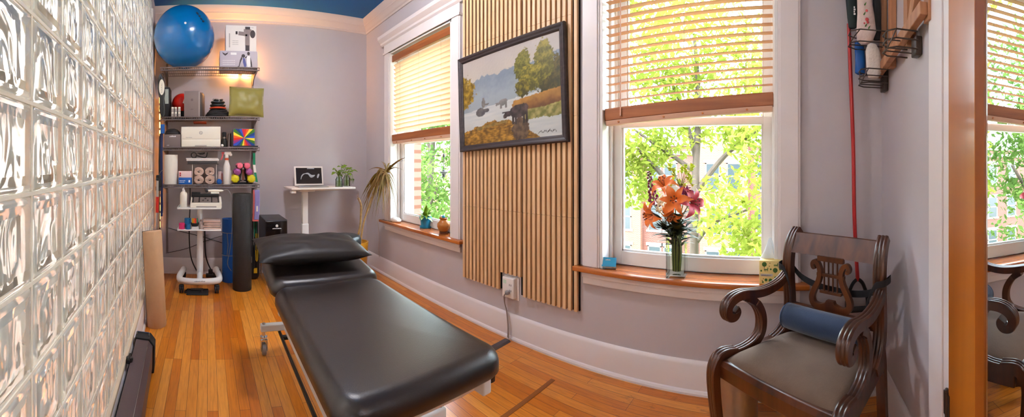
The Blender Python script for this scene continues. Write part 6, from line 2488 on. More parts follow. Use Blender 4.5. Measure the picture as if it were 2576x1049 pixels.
b.build('wire', M_dgrey, t)
MB().lathe([(0.001, 1.17), (0.012, 1.175), (0.02, 1.21), (0.042, 1.225), (0.044, 1.232), (0.018, 1.236), (0.012, 1.25), (0.001, 1.255)], 18).build('tray', M_dgrey, t)
MB().lathe([(0.001, 1.38), (0.012, 1.385), (0.014, 1.4), (0.008, 1.42), (0.001, 1.425)], 14).build('cap', M_dgrey, t)
t = thing('hanging_cable', 'thin pale cord hanging from the far window sill down to the baseboard', 'cord', (XW - 0.082, 3.905, 0))
b = MB().tube(spline([(0.03, 0, ZS + 0.004), (0.0, 0.0, ZS + 0.003), (-0.005, 0.004, ZS - 0.03), (0.02, 0.02, 0.45), (0.03, 0.05, 0.3), (0.04, 0.06, 0.19)], 8), 0.0022, 6)
b.build('cord', M_cordb, t)

# ---- things on the near window sill
t = thing('business_card_holder', 'clear stand of bright blue cards on the near window sill', 'card holder', (2.025, 1.055, ZSILL), R(-72))
Mc = TR((0, 0, 0.006), rx=R(-14))
b = MB()
for k in range(6):
    b.box((-0.044, 0.004 + k * 0.003, 0.008), (0.044, 0.0062 + k * 0.003, 0.064), Mc)
b.build('cards', mat('cyan_card', (0, 156, 206), 0.35, var=0.05), t, smooth=0)
b = MB()
strokes(b, -0.022, 0.046, 0.034, 0.007, 0.0036, 6, 0.25)
o = b.build('card_print', M_whiteink, t, smooth=0)
for v in o.data.vertices:
    v.co = Mc @ v.co
M_acryl = clear_glass('clear_acrylic', (0.95, 0.98, 0.98, 1), 0.12)
b = MB()
b.box((-0.047, -0.012, 0.0), (0.047, 0.036, 0.003))
b.box((-0.047, 0.022, 0.003), (0.047, 0.025, 0.06), Mc)
b.box((-0.047, -0.004, 0.0), (0.047, -0.001, 0.016), Mc)
b.build('acrylic_stand', M_acryl, t, smooth=0)

t = thing('tissue_box', 'pale yellow tissue box with green tree prints on the near window sill', 'tissue box', (2.045, 0.075, ZSILL), R(-92))
M_tbox = mat('pale_yellow_card', (232, 206, 132), 0.6, var=0.05)
M_tgreen = mat('green_print', (70, 112, 44), 0.6, var=0.2, vscale=40)
M_tbrown = mat('brown_print', (140, 96, 44), 0.6, var=0.1)
b = MB()
b.rbox((-0.063, -0.06, 0), (0.063, 0.06, 0.128), 0.003)
b.build('carton', M_tbox, t)
def disc(b, x, z, r, y, sz=1.0):
    b.add([(x + r * cos(2 * pi * k / 14), y, z + sz * r * sin(2 * pi * k / 14)) for k in range(14)], [tuple(range(14))])
gp = MB()
bp_ = MB()
for side in (0, 1, 2):
    Ms_ = [Matrix.Identity(4), Matrix.Rotation(R(90), 4, 'Z'), Matrix.Rotation(R(-90), 4, 'Z')][side]
    tmp = MB()
    for x, z, r in ((-0.035, 0.108, 0.013), (0.024, 0.077, 0.013), (-0.002, 0.022, 0.010), (-0.026, 0.024, 0.008), (0.028, 0.02, 0.009), (0.025, 0.038, 0.006), (0.05, 0.082, 0.005), (0.0, 0.082, 0.005), (-0.052, 0.073, 0.005), (-0.043, 0.012, 0.005), (0.052, 0.044, 0.005)):
        disc(tmp, x, z, r, -0.0605)
    for x, z in ((-0.025, 0.078), (0.028, 0.102)):
        tmp.box((x - 0.012, -0.0606, z), (x + 0.01, -0.0602, z + 0.005))
        for k in (-0.01, -0.004, 0.004, 0.008):
            tmp.box((x + k, -0.0606, z - 0.007), (x + k + 0.002, -0.0602, z))
        tmp.box((x + 0.007, -0.0606, z + 0.005), (x + 0.011, -0.0602, z + 0.013))
    gp.add(tmp.v, tmp.f, Ms_ if side == 0 else Ms_ @ TR((0, -0.003, 0)))
    tmp = MB()
    for x, z, h in ((-0.035, 0.085, 0.014), (-0.002, 0.006, 0.01), (0.024, 0.06, 0.008)):
        tmp.box((x - 0.0015, -0.0604, z), (x + 0.0015, -0.0602, z + h))
    for x, z in ((-0.005, 0.115), (-0.008, 0.098), (-0.04, 0.03), (-0.046, 0.02), (0.047, 0.054)):
        tmp.box((x - 0.003, -0.0606, z - 0.002), (x + 0.003, -0.0602, z + 0.002))
    bp_.add(tmp.v, tmp.f, Ms_ if side == 0 else Ms_ @ TR((0, -0.003, 0)))
gp.build('green_print', M_tgreen, t, smooth=0)
bp_.build('brown_print', M_tbrown, t, smooth=0)
b = MB()
b.box((-0.056, -0.0612, 0.044), (0.01, -0.0602, 0.057))
lb = b.build('grey_label', mat('pale_grey_print', (196, 190, 186), 0.6), t, smooth=0)
b = MB()
strokes(b, -0.052, 0.047, 0.055, 0.006, -0.0614, 11, 0.25)
b.build('label_print', M_gun1, lb, smooth=0)
M_tissue = bpy.data.materials.new('tissue')
M_tissue.use_nodes = True
_n = M_tissue.node_tree
_p = _n.nodes['Principled BSDF']
_p.inputs['Base Color'].default_value = (0.86, 0.87, 0.88, 1)
_p.inputs['Roughness'].default_value = 0.9
_tl = _n.nodes.new('ShaderNodeBsdfTranslucent')
_tl.inputs[0].default_value = (0.85, 0.87, 0.9, 1)
_mx = _n.nodes.new('ShaderNodeMixShader')
_mx.inputs[0].default_value = 0.35
_n.links.new(_p.outputs[0], _mx.inputs[1])
_n.links.new(_tl.outputs[0], _mx.inputs[2])
_n.links.new(_mx.outputs[0], _n.nodes['Material Output'].inputs[0])
b = MB()
rings = []
for z, w, d in ((0.126, 0.05, 0.012), (0.15, 0.042, 0.02), (0.18, 0.027, 0.018), (0.21, 0.015, 0.01), (0.24, 0.002, 0.002)):
    rings.append([(w * cos(a) - 0.008 + 0.004 * sin(3 * a), d * sin(a) * (1 + 0.5 * sin(4 * a + z * 30)), z) for a in [2 * pi * k / 24 for k in range(24)]])
b.loft(rings, True, True)
b.build('tissue', M_tissue, t, smooth=40)

# vase and bouquet
VX, VY = 2.05, 0.622
t = thing('flower_vase', 'clear square glass vase half full of water on the near window sill', 'vase', (VX, VY, ZSILL), R(8))
M_vg = clear_glass('vase_glass', (0.975, 0.985, 0.98, 1), 0.08)
b = MB()
s0, s1 = 0.055, 0.049
for z0, z1 in ((0.018, 0.245),):
    o_ = [(-s0, -s0), (s0, -s0), (s0, s0), (-s0, s0)]
    i_ = [(-s1, -s1), (s1, -s1), (s1, s1), (-s1, s1)]
    b.loft([[(x, y, 0.0) for x, y in o_], [(x, y, z1) for x, y in o_], [(x, y, z1) for x, y in i_], [(x, y, z0) for x, y in i_]], True, True)
b.build('glass', M_vg, t, smooth=0, bevel=0.004)
b = MB()
b.box((-s1 + 0.0005, -s1 + 0.0005, 0.0185), (s1 - 0.0005, s1 - 0.0005, 0.13))
b.build('water', clear_glass('vase_water', (0.95, 0.97, 0.96, 1), 0.05), t, smooth=0)

M_lily = mat('orange_lily_petal', (236, 116, 30), 0.55, var=0.5, vscale=18, col2=(240, 146, 88))
M_lilyp = mat('pink_lily_petal', (212, 70, 100), 0.55, var=0.5, vscale=16, col2=(226, 110, 80))
M_magenta = mat('purple_petal', (150, 60, 130), 0.6, var=0.4, vscale=30)
M_snap = mat('snapdragon_petal', (110, 24, 54), 0.6, var=0.5, vscale=40, col2=(170, 70, 110))
M_whitef = mat('cream_blossom', (238, 226, 196), 0.7, var=0.3, vscale=60, col2=(200, 190, 130))
M_lime = mat('lime_blossom', (206, 216, 70), 0.7, var=0.3, vscale=40, col2=(160, 180, 40))
M_fol = mat('bouquet_leaf', (52, 62, 28), 0.5, var=0.4, vscale=20, col2=(84, 88, 46))
M_stam = mat('stamen_brown', (110, 50, 20), 0.7, var=0.1)
GRP = 'flowers in the square vase'


def flower_stem(b, head, k, n=9):
    """from the vase bottom through the tight neck of the bunch to the flower head"""
    a = 2 * pi * k / n
    base = Vector((0.016 * cos(a) - 0.004, 0.022 * sin(a), 0.03))
    neck = Vector((0.02 * cos(a), 0.026 * sin(a), 0.2))
    pts = spline([base, neck, (neck + Vector(head)) / 2 + Vector((0, 0, 0.02)), head], 6)
    b.tube(pts, 0.0033, 6)
    return pts


def side_leaves(b, pts, rr, n=5, lo=0.35, hi=0.75):
    for _ in range(n):
        i = int(len(pts) * rr.uniform(lo, hi))
        p = pts[i]
        a = rr.uniform(0, 6.28)
        leaf(b, p, (cos(a) * 0.7, sin(a) * 0.9, rr.uniform(0.1, 0.9)), (0, 0.01, 1), rr.uniform(0.09, 0.15), rr.uniform(0.024, 0.038), 0.35)


def lily(name, head, face, m, k, label, seed, size=0.085):
    rr = random.Random(seed)
    t = thing(name, label, 'flower', (VX, VY, ZSILL), 0, GRP)
    st = MB()
    pts = flower_stem(st, head, k)
    lfb = MB()
    side_leaves(lfb, pts, rr)
    st.build('stem', M_stem, t)
    lfb.build('leaves', M_fol, t, smooth=60)
    q = Vector(face).normalized().to_track_quat('Z', 'Y').to_matrix().to_4x4()
    Mq = Matrix.Translation(Vector(head)) @ q
    b = MB()
    for i in range(6):
        a = 2 * pi * i / 6 + rr.uniform(-.1, .1)
        L = size * (1.0 if i % 2 == 0 else 0.92)
        W = size * (0.25 if i % 2 == 0 else 0.17)
        rs = []
        for s in range(9):
            u = s / 8
            r = 0.006 + L * (u ** 1.2) * 0.95
            z = 0.03 + L * (0.62 * u - 0.85 * u ** 3.2) - 0.03 * (1 - u) 
            w = W * (0.25 + 0.75 * sin(pi * min(1, u * 0.95 + 0.08))) * (1 - u ** 6)
            ca, sa = cos(a), sin(a)
            ctr = Vector((r * ca, r * sa, z))
            sd = Vector((-sa, ca, 0))
            rs.append([ctr - sd * w + Vector((0, 0, 0.18 * w)), ctr - sd * w * 0.5, ctr - Vector((0, 0, 0.08 * w)), ctr + sd * w * 0.5, ctr + sd * w + Vector((0, 0, 0.18 * w))])
        b.loft(rs, False, False, Mq)
    b.build('petals', m, t, smooth=70)
    b = MB()
    for i in range(6):
        a = 2 * pi * i / 6 + 0.4
        p1 = Vector((0.018 * cos(a), 0.018 * sin(a), 0.065))
        b.tube([Mq @ Vector((0.003 * cos(a), 0.003 * sin(a), 0.01)), Mq @ Vector((0.012 * cos(a), 0.012 * sin(a), 0.045)), Mq @ p1], 0.0011, 5)
        b.ball(Mq @ p1, 0.0045, 8, 6)
    b.build('stamens', M_stam, t)
    return t


def vp(px, py, X=2.03):
    """a point among the flowers seen at the photograph's pixel, relative to the vase"""
    return at_X(px, py, X) - Vector((VX, VY, ZSILL))


lily('lily', vp(1672, 470, 2.04), (-0.65, 0.1, 0.75), M_lily, 0, 'orange lily at the top of the bouquet, below the lime green sprig', 1, 0.098)
lily('lily', vp(1700, 505, 1.985), (-0.95, -0.1, 0.2), M_lily, 1, 'large open orange lily in the middle of the bouquet facing the room', 2, 0.105)
lily('lily', vp(1646, 540, 2.0), (-0.75, 0.6, -0.1), M_lily, 2, 'orange lily hanging low below the dark red snapdragon', 3, 0.105)
lily('lily', vp(1735, 510, 2.02), (-0.5, -0.85, 0.1), M_lilyp, 3, 'pink orange lily stretching out of the bouquet below the purple blossom', 4, 0.105)
lily('lily', vp(1693, 535, 1.995), (-0.8, 0.2, -0.55), M_lily, 4, 'orange lily drooping at the bottom middle of the bouquet', 5, 0.07)
lily('purple_blossom', vp(1722, 492, 2.02), (-0.6, -0.4, 0.6), M_magenta, 5, 'purple pink blossom between the orange and the pink lily', 6, 0.06)

rr = random.Random(9)
t = thing('snapdragon', 'dark red snapdragon spike rising from the bouquet', 'flower', (VX, VY, ZSILL), 0, GRP)
st = MB()
p0, p1 = vp(1648, 520, 2.06), vp(1632, 432, 2.06)
pts = flower_stem(st, p0, 6)
st.tube([p0, (p0 + p1) / 2, p1], 0.003, 6)
lfb = MB()
side_leaves(lfb, pts, rr)
st.build('stem', M_stem, t)
lfb.build('leaves', M_fol, t, smooth=60)
b = MB()
for i in range(34):
    u = i / 33
    p = p0 + (p1 - p0) * u
    r = 0.030 * (1 - 0.75 * u)
    a = i * 2.4
    c = p + Vector((r * cos(a), r * sin(a), 0))
    b.ball(c, 0.0125 * (1 - 0.6 * u), 8, 6, sc=(1, 1, 1.2))
    leaf(b, c, (cos(a), sin(a), -0.4), (0, 0.01, 1), 0.022 * (1 - 0.5 * u), 0.02 * (1 - 0.5 * u), 0.4)
b.build('blossoms', M_snap, t, smooth=60)
t = thing('stock_flower', 'cream white blossom cluster among the orange lilies', 'flower', (VX, VY, ZSILL), 0, GRP)
st = MB()
h = vp(1664, 515, 1.99)
pts = flower_stem(st, h, 7)
st.build('stem', M_stem, t)
b = MB()
for i in range(60):
    d = Vector((rr.uniform(-1, 1), rr.uniform(-1, 1), rr.uniform(-1, 1)))
    if d.length > 1:
        d.normalize()
    b.ball(h + Vector((d.x * 0.022, d.y * 0.036, d.z * 0.05)), rr.uniform(0.005, 0.010), 7, 5)
b.build('blossoms', M_whitef, t, smooth=60)
t = thing('lime_sprig', 'lime green blossom sprig rising at the top of the bouquet', 'flower', (VX, VY, ZSILL), 0, GRP)
st = MB()
h = vp(1712, 470, 2.06)
pts = flower_stem(st, h, 8)
b = MB()
for i in range(26):
    q = vp(rr.uniform(1682, 1745), rr.uniform(418, 468), rr.uniform(2.03, 2.1))
    st.tube([h, (h + q) / 2 + Vector((0, 0, 0.006)), q], 0.0013, 5)
    b.ball(q, rr.uniform(0.006, 0.011), 8, 6)
    for _k in range(3):
        leaf(b, q, (rr.uniform(-1, 1), rr.uniform(-1, 1), 0.6), (0.01, 0, 1), 0.034, 0.022)
st.build('stem', M_stem, t)
b.build('blossoms', M_lime, t, smooth=60)
t = thing('greenery', 'dark green leafy filler around the neck of the bouquet', 'foliage', (VX, VY, ZSILL), 0, GRP, kind='thing')
st = MB()
lfb = MB()
for k in range(9):
    q = vp(rr.uniform(1660, 1740), rr.uniform(530, 580), rr.uniform(2.0, 2.1))
    pts = flower_stem(st, q, k + 0.5)
    side_leaves(lfb, pts, rr, 12, 0.3, 0.98)
st.build('stems', M_fol, t)
lfb.build('leaves', M_fol, t, smooth=60)

# ================================================================== the lyre back armchair
M_mahog = wood('dark_mahogany', (46, 20, 8), (92, 46, 20), 0.32, 'Z', 1.0, coat=0.22, grain=18)
M_lyre = wood('lyre_wood', (62, 29, 11), (102, 53, 21), 0.4, 'Z', 1.0, coat=0.05, grain=18)
M_velv = mat('taupe_velvet', (108, 84, 66), 0.85, var=0.45, vscale=7, col2=(78, 58, 44), bump=0.12, bscale=180, sheen=0.12)
M_navy = mat('navy_cloth', (24, 44, 74), 0.85, var=0.15, vscale=40, bump=0.2, bscale=220, sheen=0.3)
M_strap = mat('black_webbing', (18, 17, 22), 0.8, bump=0.2, bscale=200)

ch = thing('armchair', 'dark wooden lyre back armchair with scrolled arms and a taupe velvet seat', 'armchair', (1.4035, 0.037, 0), rot=(0, 0, atan2(-0.786, -0.618)))


def reeded(t, hw, grooves=3):
    """section across the frame (x) and along the path normal: reeds on the outer face"""
    pts = []
    n = grooves * 8
    for i in range(n + 1):
        x = -1 + 2 * i / n
        pts.append((x, t / 2 + 0.0035 * abs(sin(pi * (x + 1) / 2 * (grooves + 0.0)))))
    pts += [(1, -t / 2), (-1, -t / 2)]
    return pts


def hwy(y):
    return 0.298 - 0.115 * max(-0.1, min(0.5, y))


def side_path(s, prof, n=8):
    return spline([(s * hwy(y), y, z) for y, z in prof], n)


for s in (-1, 1):
    side = Vector((1, 0, 0))
    # back post flowing down into the seat rail
    post = side_path(s, [(0.478, 0.965), (0.447, 0.935), (0.42, 0.88), (0.408, 0.80), (0.412, 0.70), (0.418, 0.60), (0.405, 0.525), (0.36, 0.47), (0.30, 0.445)])
    b = MB()
    b.sweep(post, side, 0.026, [(a, -c) for a, c in reeded(0.036, 1, 3)])
    b.build('back_post', M_mahog, ch, smooth=35)
    leg = side_path(s, [(0.40, 0.50), (0.425, 0.42), (0.44, 0.30), (0.46, 0.15), (0.505, 0.0)])
    b = MB()
    n = len(leg)
    b.sweep(leg, side, 0.021, lambda u: [(-1, -0.02 + 0.006 * u), (1, -0.02 + 0.006 * u), (1, 0.02 - 0.006 * u), (-1, 0.02 - 0.006 * u)])
    b.build('leg', M_mahog, ch, smooth=35)
    # side seat rail
    b = MB()
    b.loft([[(s * hwy(y) - 0.02, y, z0), (s * hwy(y) + 0.02, y, z0), (s * hwy(y) + 0.02, y, z1), (s * hwy(y) - 0.02, y, z1)] for y, z0, z1 in ((0.0, 0.395, 0.468), (0.2, 0.395, 0.462), (0.43, 0.395, 0.468))])
    b.build('side_rail', M_mahog, ch, smooth=0, bevel=0.004)
    # front leg with the rolled knee
    leg = side_path(s, [(0.06, 0.462), (0.0, 0.472), (-0.035, 0.45), (-0.05, 0.40), (-0.044, 0.30), (-0.03, 0.18), (-0.03, 0.08), (-0.055, 0.0)])
    b = MB()
    b.sweep(leg, side, 0.027, lambda u: [(a * (1 - 0.2 * u), -c) for a, c in reeded(0.046 - 0.018 * u, 1, 3)])
    b.build('leg', M_mahog, ch, smooth=35)
    # scrolled arm
    prof = [(0.405, 0.748), (0.365, 0.722), (0.31, 0.704), (0.24, 0.697), (0.17, 0.703), (0.105, 0.714), (0.055, 0.709), (0.02, 0.686), (0.012, 0.655), (0.026, 0.632), (0.052, 0.628), (0.066, 0.644), (0.058, 0.66)]
    arm = side_path(s, prof)
    arm = [Vector((s * (0.262 + 0.03 * (1 - min(1, max(0, p.y) / 0.4))), p.y, p.z)) for p in arm]
    b = MB()
    b.sweep(arm, side, 0.026, lambda u: [(a * (0.85 + 0.15 * sin(pi * min(1, u * 1.2))), (c if True else c)) for a, c in [(x, -y) for x, y in reeded(0.030 + 0.006 * sin(pi * min(1, u)), 1, 3)]])
    b.build('arm', M_mahog, ch, smooth=35)
    sup = side_path(s, [(0.135, 0.692), (0.18, 0.66), (0.212, 0.61), (0.222, 0.56), (0.212, 0.51), (0.175, 0.477), (0.11, 0.462), (0.05, 0.462)])
    sup = [Vector((s * (abs(p.x) if i > 8 else 0.282), p.y, p.z)) for i, p in enumerate(sup)]
    b = MB()
    b.sweep(sup, side, 0.024, [(a, -c) for a, c in reeded(0.032, 1, 3)])
    b.build('arm_support', M_mahog, ch, smooth=35)
# rails
b = MB()
b.loft([[(x, y, z) for y, z in ((-0.028, 0.385), (0.016, 0.385), (0.016, 0.462), (-0.022, 0.462), (-0.032, 0.44))] for x in (-0.285, 0.285)])
b.build('front_rail', M_mahog, ch, smooth=0, bevel=0.003)
b = MB()
b.box((-0.24, 0.405, 0.395), (0.24, 0.44, 0.462))
b.build('rear_rail', M_mahog, ch, smooth=0, bevel=0.003)
b = MB()
b.loft([[(x, y + 0.014 * (1 - (x / 0.23) ** 2), z) for y, z in ((0.395, 0.862), (0.424, 0.86), (0.462, 0.948), (0.452, 0.958), (0.436, 0.956))] for x in [-0.226 + 0.0452 * i for i in range(11)]])
b.build('top_rail', M_lyre, ch, smooth=30)
b = MB()
b.loft([[(x, y, z) for y, z in ((0.395, 0.565), (0.42, 0.565), (0.42, 0.61), (0.395, 0.61))] for x in (-0.228, 0.228)])
b.build('lower_back_rail', M_mahog, ch, smooth=0, bevel=0.003)
# lyre splat
def lp(x, z):
    return (x, 0.408 + 0.0 * z, z)
b = MB()
for s in (-1, 1):
    pth = spline([lp(s * x, z) for x, z in ((0.02, 0.632), (0.055, 0.622), (0.092, 0.63), (0.104, 0.66), (0.09, 0.70), (0.066, 0.745), (0.058, 0.79), (0.07, 0.825), (0.088, 0.835), (0.1, 0.822), (0.096, 0.806), (0.084, 0.808))], 6)
    nn = len(pth)
    b.sweep(pth, (0, 1, 0), 0.011, lambda u: [(-1, -0.016 * (1 - 0.5 * u)), (1, -0.016 * (1 - 0.5 * u)), (1, 0.016 * (1 - 0.5 * u)), (-1, 0.016 * (1 - 0.5 * u))])
b.loft([[(x * w, y, z) for x in (-1, 1) for y in ((0.397, 0.419) if x < 0 else (0.419, 0.397))] for z, w in ((0.606, 0.085), (0.625, 0.07), (0.638, 0.03), (0.66, 0.02))])
b.box((-0.07, 0.398, 0.842), (0.07, 0.418, 0.866))
b.box((-0.075, 0.4, 0.77), (0.075, 0.416, 0.784))
b.box((-0.058, 0.4, 0.69), (0.058, 0.416, 0.702))
b.build('lyre_splat', M_lyre, ch, smooth=35)
b = MB()
for x in (-0.036, -0.012, 0.012, 0.036):
    b.cyl((x, 0.408, 0.694), (x, 0.408, 0.846), 0.0045, seg=8)
b.build('lyre_strings', M_lyre, ch)
# seat
b = MB()
def seat(u, v):
    x, y = (u - 0.5) * 2, v
    yy = -0.018 + 0.425 * v
    hw_ = (hwy(yy) - 0.012)
    k = (1 - abs(x) ** 4) ** 0.5 * (1 - abs(2 * v - 1) ** 5) ** 0.5
    z = 0.448 + 0.05 * k + 0.012 * k * (1 - x * x) * (1 - (2 * v - 1) ** 2)
    z += 0.003 * mnoise.noise(Vector((x * 3, v * 4, 1))) * k
    return (x * hw_, yy, z)
b.grid(seat, 30, 28)
b.grid(lambda u, v: ((u - 0.5) * 2 * (hwy(-0.018 + 0.425 * v) - 0.012), -0.018 + 0.425 * v, 0.448), 30, 28)
b.build('seat', M_velv, ch, smooth=60, weld=True)

# lumbar roll with its strap
t = thing('lumbar_roll', 'navy cylindrical lumbar roll strapped to the armchair back with black webbing', 'cushion', ch.location, rot=ch.rotation_euler)
b = MB()
prof = [(0.001, -0.215), (0.03, -0.215), (0.047, -0.21), (0.056, -0.196), (0.058, -0.17), (0.059, 0.0), (0.058, 0.17), (0.056, 0.196), (0.047, 0.21), (0.03, 0.215), (0.001, 0.215)]
Ml = TR((0.0, 0.328, 0.574), ry=R(90))
b.lathe(prof, 36, Ml)
b.build('cushion', M_navy, t, smooth=60)
b = MB()
b.torus((-0.197, 0.328, 0.574), (1, 0, 0), 0.0555, 0.003, 30, 6)
b.torus((0.197, 0.328, 0.574), (1, 0, 0), 0.0555, 0.003, 30, 6)
b.build('piping', mat('navy_piping', (60, 84, 120), 0.7, var=0.1), t)
b = MB()
MB_ = [(-0.292, 0.42, 0.792), (-0.282, 0.452, 0.79), (-0.2, 0.452, 0.728), (-0.09, 0.452, 0.70), (0.0, 0.452, 0.695), (0.1, 0.452, 0.695), (0.2, 0.452, 0.72), (0.282, 0.452, 0.79), (0.292, 0.42, 0.792)]
path = spline(MB_, 5)
b.loft([[(p.x, p.y - 0.001, p.z - 0.016), (p.x, p.y + 0.0015, p.z - 0.016), (p.x, p.y + 0.0015, p.z + 0.016), (p.x, p.y - 0.001, p.z + 0.016)] for p in path])
b.build('strap', M_strap, t, smooth=40)
b = MB()
for s in (-1, 1):
    path = spline([(s * 0.287, 0.445, 0.792), (s * 0.294, 0.42, 0.794), (s * 0.285, 0.374, 0.79), (s * 0.245, 0.368, 0.775), (s * 0.21, 0.366, 0.70), (s * 0.2, 0.36, 0.63)], 5)
    b.loft([[(p.x, p.y, p.z - 0.014), (p.x + s * 0.002, p.y - 0.002, p.z - 0.014), (p.x + s * 0.002, p.y - 0.002, p.z + 0.014), (p.x, p.y, p.z + 0.014)] for p in path])
b.build('side_straps', M_strap, t, smooth=40)

t = thing('waste_bin', 'brushed steel pedal bin on the floor behind the front leg of the armchair', 'bin', (1.83, 0.235, 0))
MB().lathe([(0.001, 0.012), (0.098, 0.012), (0.1, 0.03), (0.1, 0.27), (0.094, 0.275), (0.001, 0.275)], 36).build('body', M_steel, t)
MB().lathe([(0.096, 0.275), (0.1, 0.28), (0.09, 0.297), (0.05, 0.306), (0.001, 0.308)], 36).build('lid', M_steel, t)
MB().lathe([(0.001, 0.0), (0.1, 0.0), (0.103, 0.012), (0.09, 0.016), (0.001, 0.016)], 36).build('base', M_black, t)
MB().rbox((-0.15, -0.02, 0.006), (-0.09, 0.02, 0.014), 0.003).build('pedal', M_black, t)

# ---- red resistance tube with black handles in the corner
t = thing('resistance_tube', 'long red resistance tube with black handles hanging in the corner behind the armchair', 'resistance band', (2.0, -0.37, 0))
M_redt = mat('red_tube', (176, 30, 28), 0.4, var=0.1)
b = MB()
b.tube(spline([(0.0, 0.02, 2.08), (0.0, 0.01, 1.8), (0.0, -0.005, 1.4), (0.0, -0.012, 1.0), (0.0, -0.03, 0.66)], 8), 0.011, 10)
b.build('tube', M_redt, t)
b = MB()
b.tube(spline([(0.0, -0.03, 0.67), (0.0, 0.0, 0.64), (0.0, 0.03, 0.56), (0.0, 0.03, 0.5)], 5), 0.01, 8)
b.tube(spline([(0.0, -0.03, 0.67), (0.0, -0.06, 0.64), (0.0, -0.085, 0.56), (0.0, -0.085, 0.5)], 5), 0.01, 8)
b.cyl((0.0, -0.1, 0.5), (0.0, 0.045, 0.5), 0.016, seg=12)
b.build('handle', M_blackm, t)
b = MB().tube([(0.0, 0.02, 2.07), (0.0, 0.025, 2.14), (0.03, 0.02, 2.16), (0.042, 0.02, 2.15)], 0.004, 6)
b.build('hook', M_wire, t)

# ---- wooden lattice rack with wire baskets on the right wall
YW = YR
M_rack = wood('rack_wood', (150, 94, 60), (196, 140, 100), 0.5, 'Z', grain=24)
M_hook = mat('bronze_wire', (76, 64, 58), 0.4, metal=0.6, var=0.1)
t = thing('lattice_rack', 'folding wooden lattice rack with bronze wire baskets high on the wall beside the corner', 'wall rack', (0, YW, 0))
def strip(p, q, w, y0, y1, name='slat'):
    p, q = Vector(p), Vector(q)
    d = (q - p).normalized()
    n = Vector((-d.y, d.x)) if len(d) == 2 else None
    b = MB()
    pts = [p + n * w, q + n * w, q - n * w, p - n * w]
    b.prism([(a.x, a.y) for a in pts], y0, y1, 'y')
    b.build(name, M_rack, t, smooth=0, bevel=0.003)
Z0_, Z1_ = 1.84, 2.36
for x0, x1, up in ((1.93, 1.64, 1), (1.64, 1.35, -1)):
    a = Vector((x0, Z0_ if up > 0 else Z1_))
    c = Vector((x1, Z1_ if up > 0 else Z0_))
strip((1.95, 1.80), (1.27, 1.885), 0.026, 0.032, 0.062)
strip((1.95, 1.80), (1.955, 2.4), 0.026, 0.002, 0.032)
strip((1.78, 1.79), (1.77, 2.4), 0.026, 0.002, 0.032)
strip((1.53, 1.82), (1.53, 2.4), 0.026, 0.002, 0.032)
strip((1.50, 1.87), (1.285, 2.3), 0.026, 0.002, 0.032)
strip((1.285, 1.84), (1.285, 2.4), 0.026, 0.002, 0.032)
strip((1.955, 2.36), (1.36, 2.36), 0.02, 0.022, 0.042)
def basket(x, z, w, d, h, n=3):
    b = MB()
    for k in range(n):
        zz = z + h * k / (n - 1)
        b.tube([(x - w / 2, 0.03, zz), (x - w / 2, d * 0.8, zz), (x - w / 4, d, zz), (x + w / 4, d, zz), (x + w / 2, d * 0.8, zz), (x + w / 2, 0.03, zz)], 0.0032, 6)
    b.tube([(x, d, z + h), (x, d, z), (x, 0.035, z)], 0.0032, 6)
    b.tube([(x - w / 2, d * 0.8, z + h), (x - w / 2, d * 0.95, z + h * 0.3), (x - w / 3, d, z)], 0.003, 6)
    b.build('wire_basket', M_hook, t)
basket(1.87, 1.72, 0.12, 0.165, 0.07)
basket(1.44, 1.765, 0.13, 0.15, 0.07)
basket(1.893, 1.93, 0.135, 0.215, 0.06, 2)
b = MB()
b.rbox((1.90, 0.001, 1.70), (1.97, 0.03, 1.84), 0.006)
b.rbox((1.40, 0.001, 1.75), (1.46, 0.03, 1.83), 0.006)
b.build('mounting_block', M_hook, t)


def hung(name, label, cat, px, py, X, parts, group=None):
    p = at_X(px, py, X)
    t = thing(name, label, cat, p, R(-96), group)
    for nm, rings, m in parts:
        b = MB()
        b.loft([[(cx + w * cos(a) * (1 + 0.12 * sin(3 * a + i)), dd * sin(a) * (1 + 0.2 * sin(2 * a + i * 0.7)), z) for a in [2 * pi * k / 24 for k in range(24)]] for i, (cx, w, dd, z) in enumerate(rings)])
        b.build(nm, m, t, smooth=50)
    return t


M_floral = mat('white_cotton', (228, 206, 198), 0.9, var=0.12, vscale=14, bump=0.3, bscale=60)
t = hung('water_bottle_sleeve', 'dark green black sleeve hanging at the top of the corner, above the red tube', 'sleeve', 2141, 0, 1.955,
         [('sleeve', [(0, 0.030, 0.02, 0.14), (0, 0.031, 0.022, 0.0), (0.004, 0.027, 0.02, -0.1), (0.008, 0.022, 0.016, -0.148), (0.008, 0.016, 0.012, -0.154)], mat('bottle_green_fabric', (20, 38, 40), 0.7, var=0.15, bump=0.2))])
b = MB()
for k in range(4):
    b.box((0.012 + 0.0 * k, -0.0262, -0.09 + k * 0.012), (0.022 - 0.003 * (k % 2), -0.0254, -0.081 + k * 0.012))
b.build('white_lettering', M_whiteink, t, smooth=0)
b = MB().tube([(0, 0, 0.13), (0.02, -0.01, 0.19), (0.05, 0.03, 0.22), (0.06, 0.07, 0.22)], 0.004, 6)
b.build('hanging_cord', M_strap, t)
t = hung('floral_bag', 'white cloth bag with a red flower print hanging from the lattice rack', 'bag', 2172, 0, 1.90,
         [('cloth', [(-0.005, 0.03, 0.03, 0.16), (0.0, 0.036, 0.036, 0.04), (0.008, 0.045, 0.04, -0.08), (0.014, 0.05, 0.045, -0.17), (0.01, 0.042, 0.038, -0.215), (0.01, 0.02, 0.02, -0.235)], M_floral)])
b = MB()
for x, z, r in ((0.012, -0.075, 0.007), (0.014, -0.12, 0.010), (0.018, -0.135, 0.007), (0.0, -0.14, 0.005)):
    b.ball((x, -0.046, z), r, 10, 6, sc=(1, 0.25, 1))
b.build('red_flowers', M_redink, t)
b = MB()
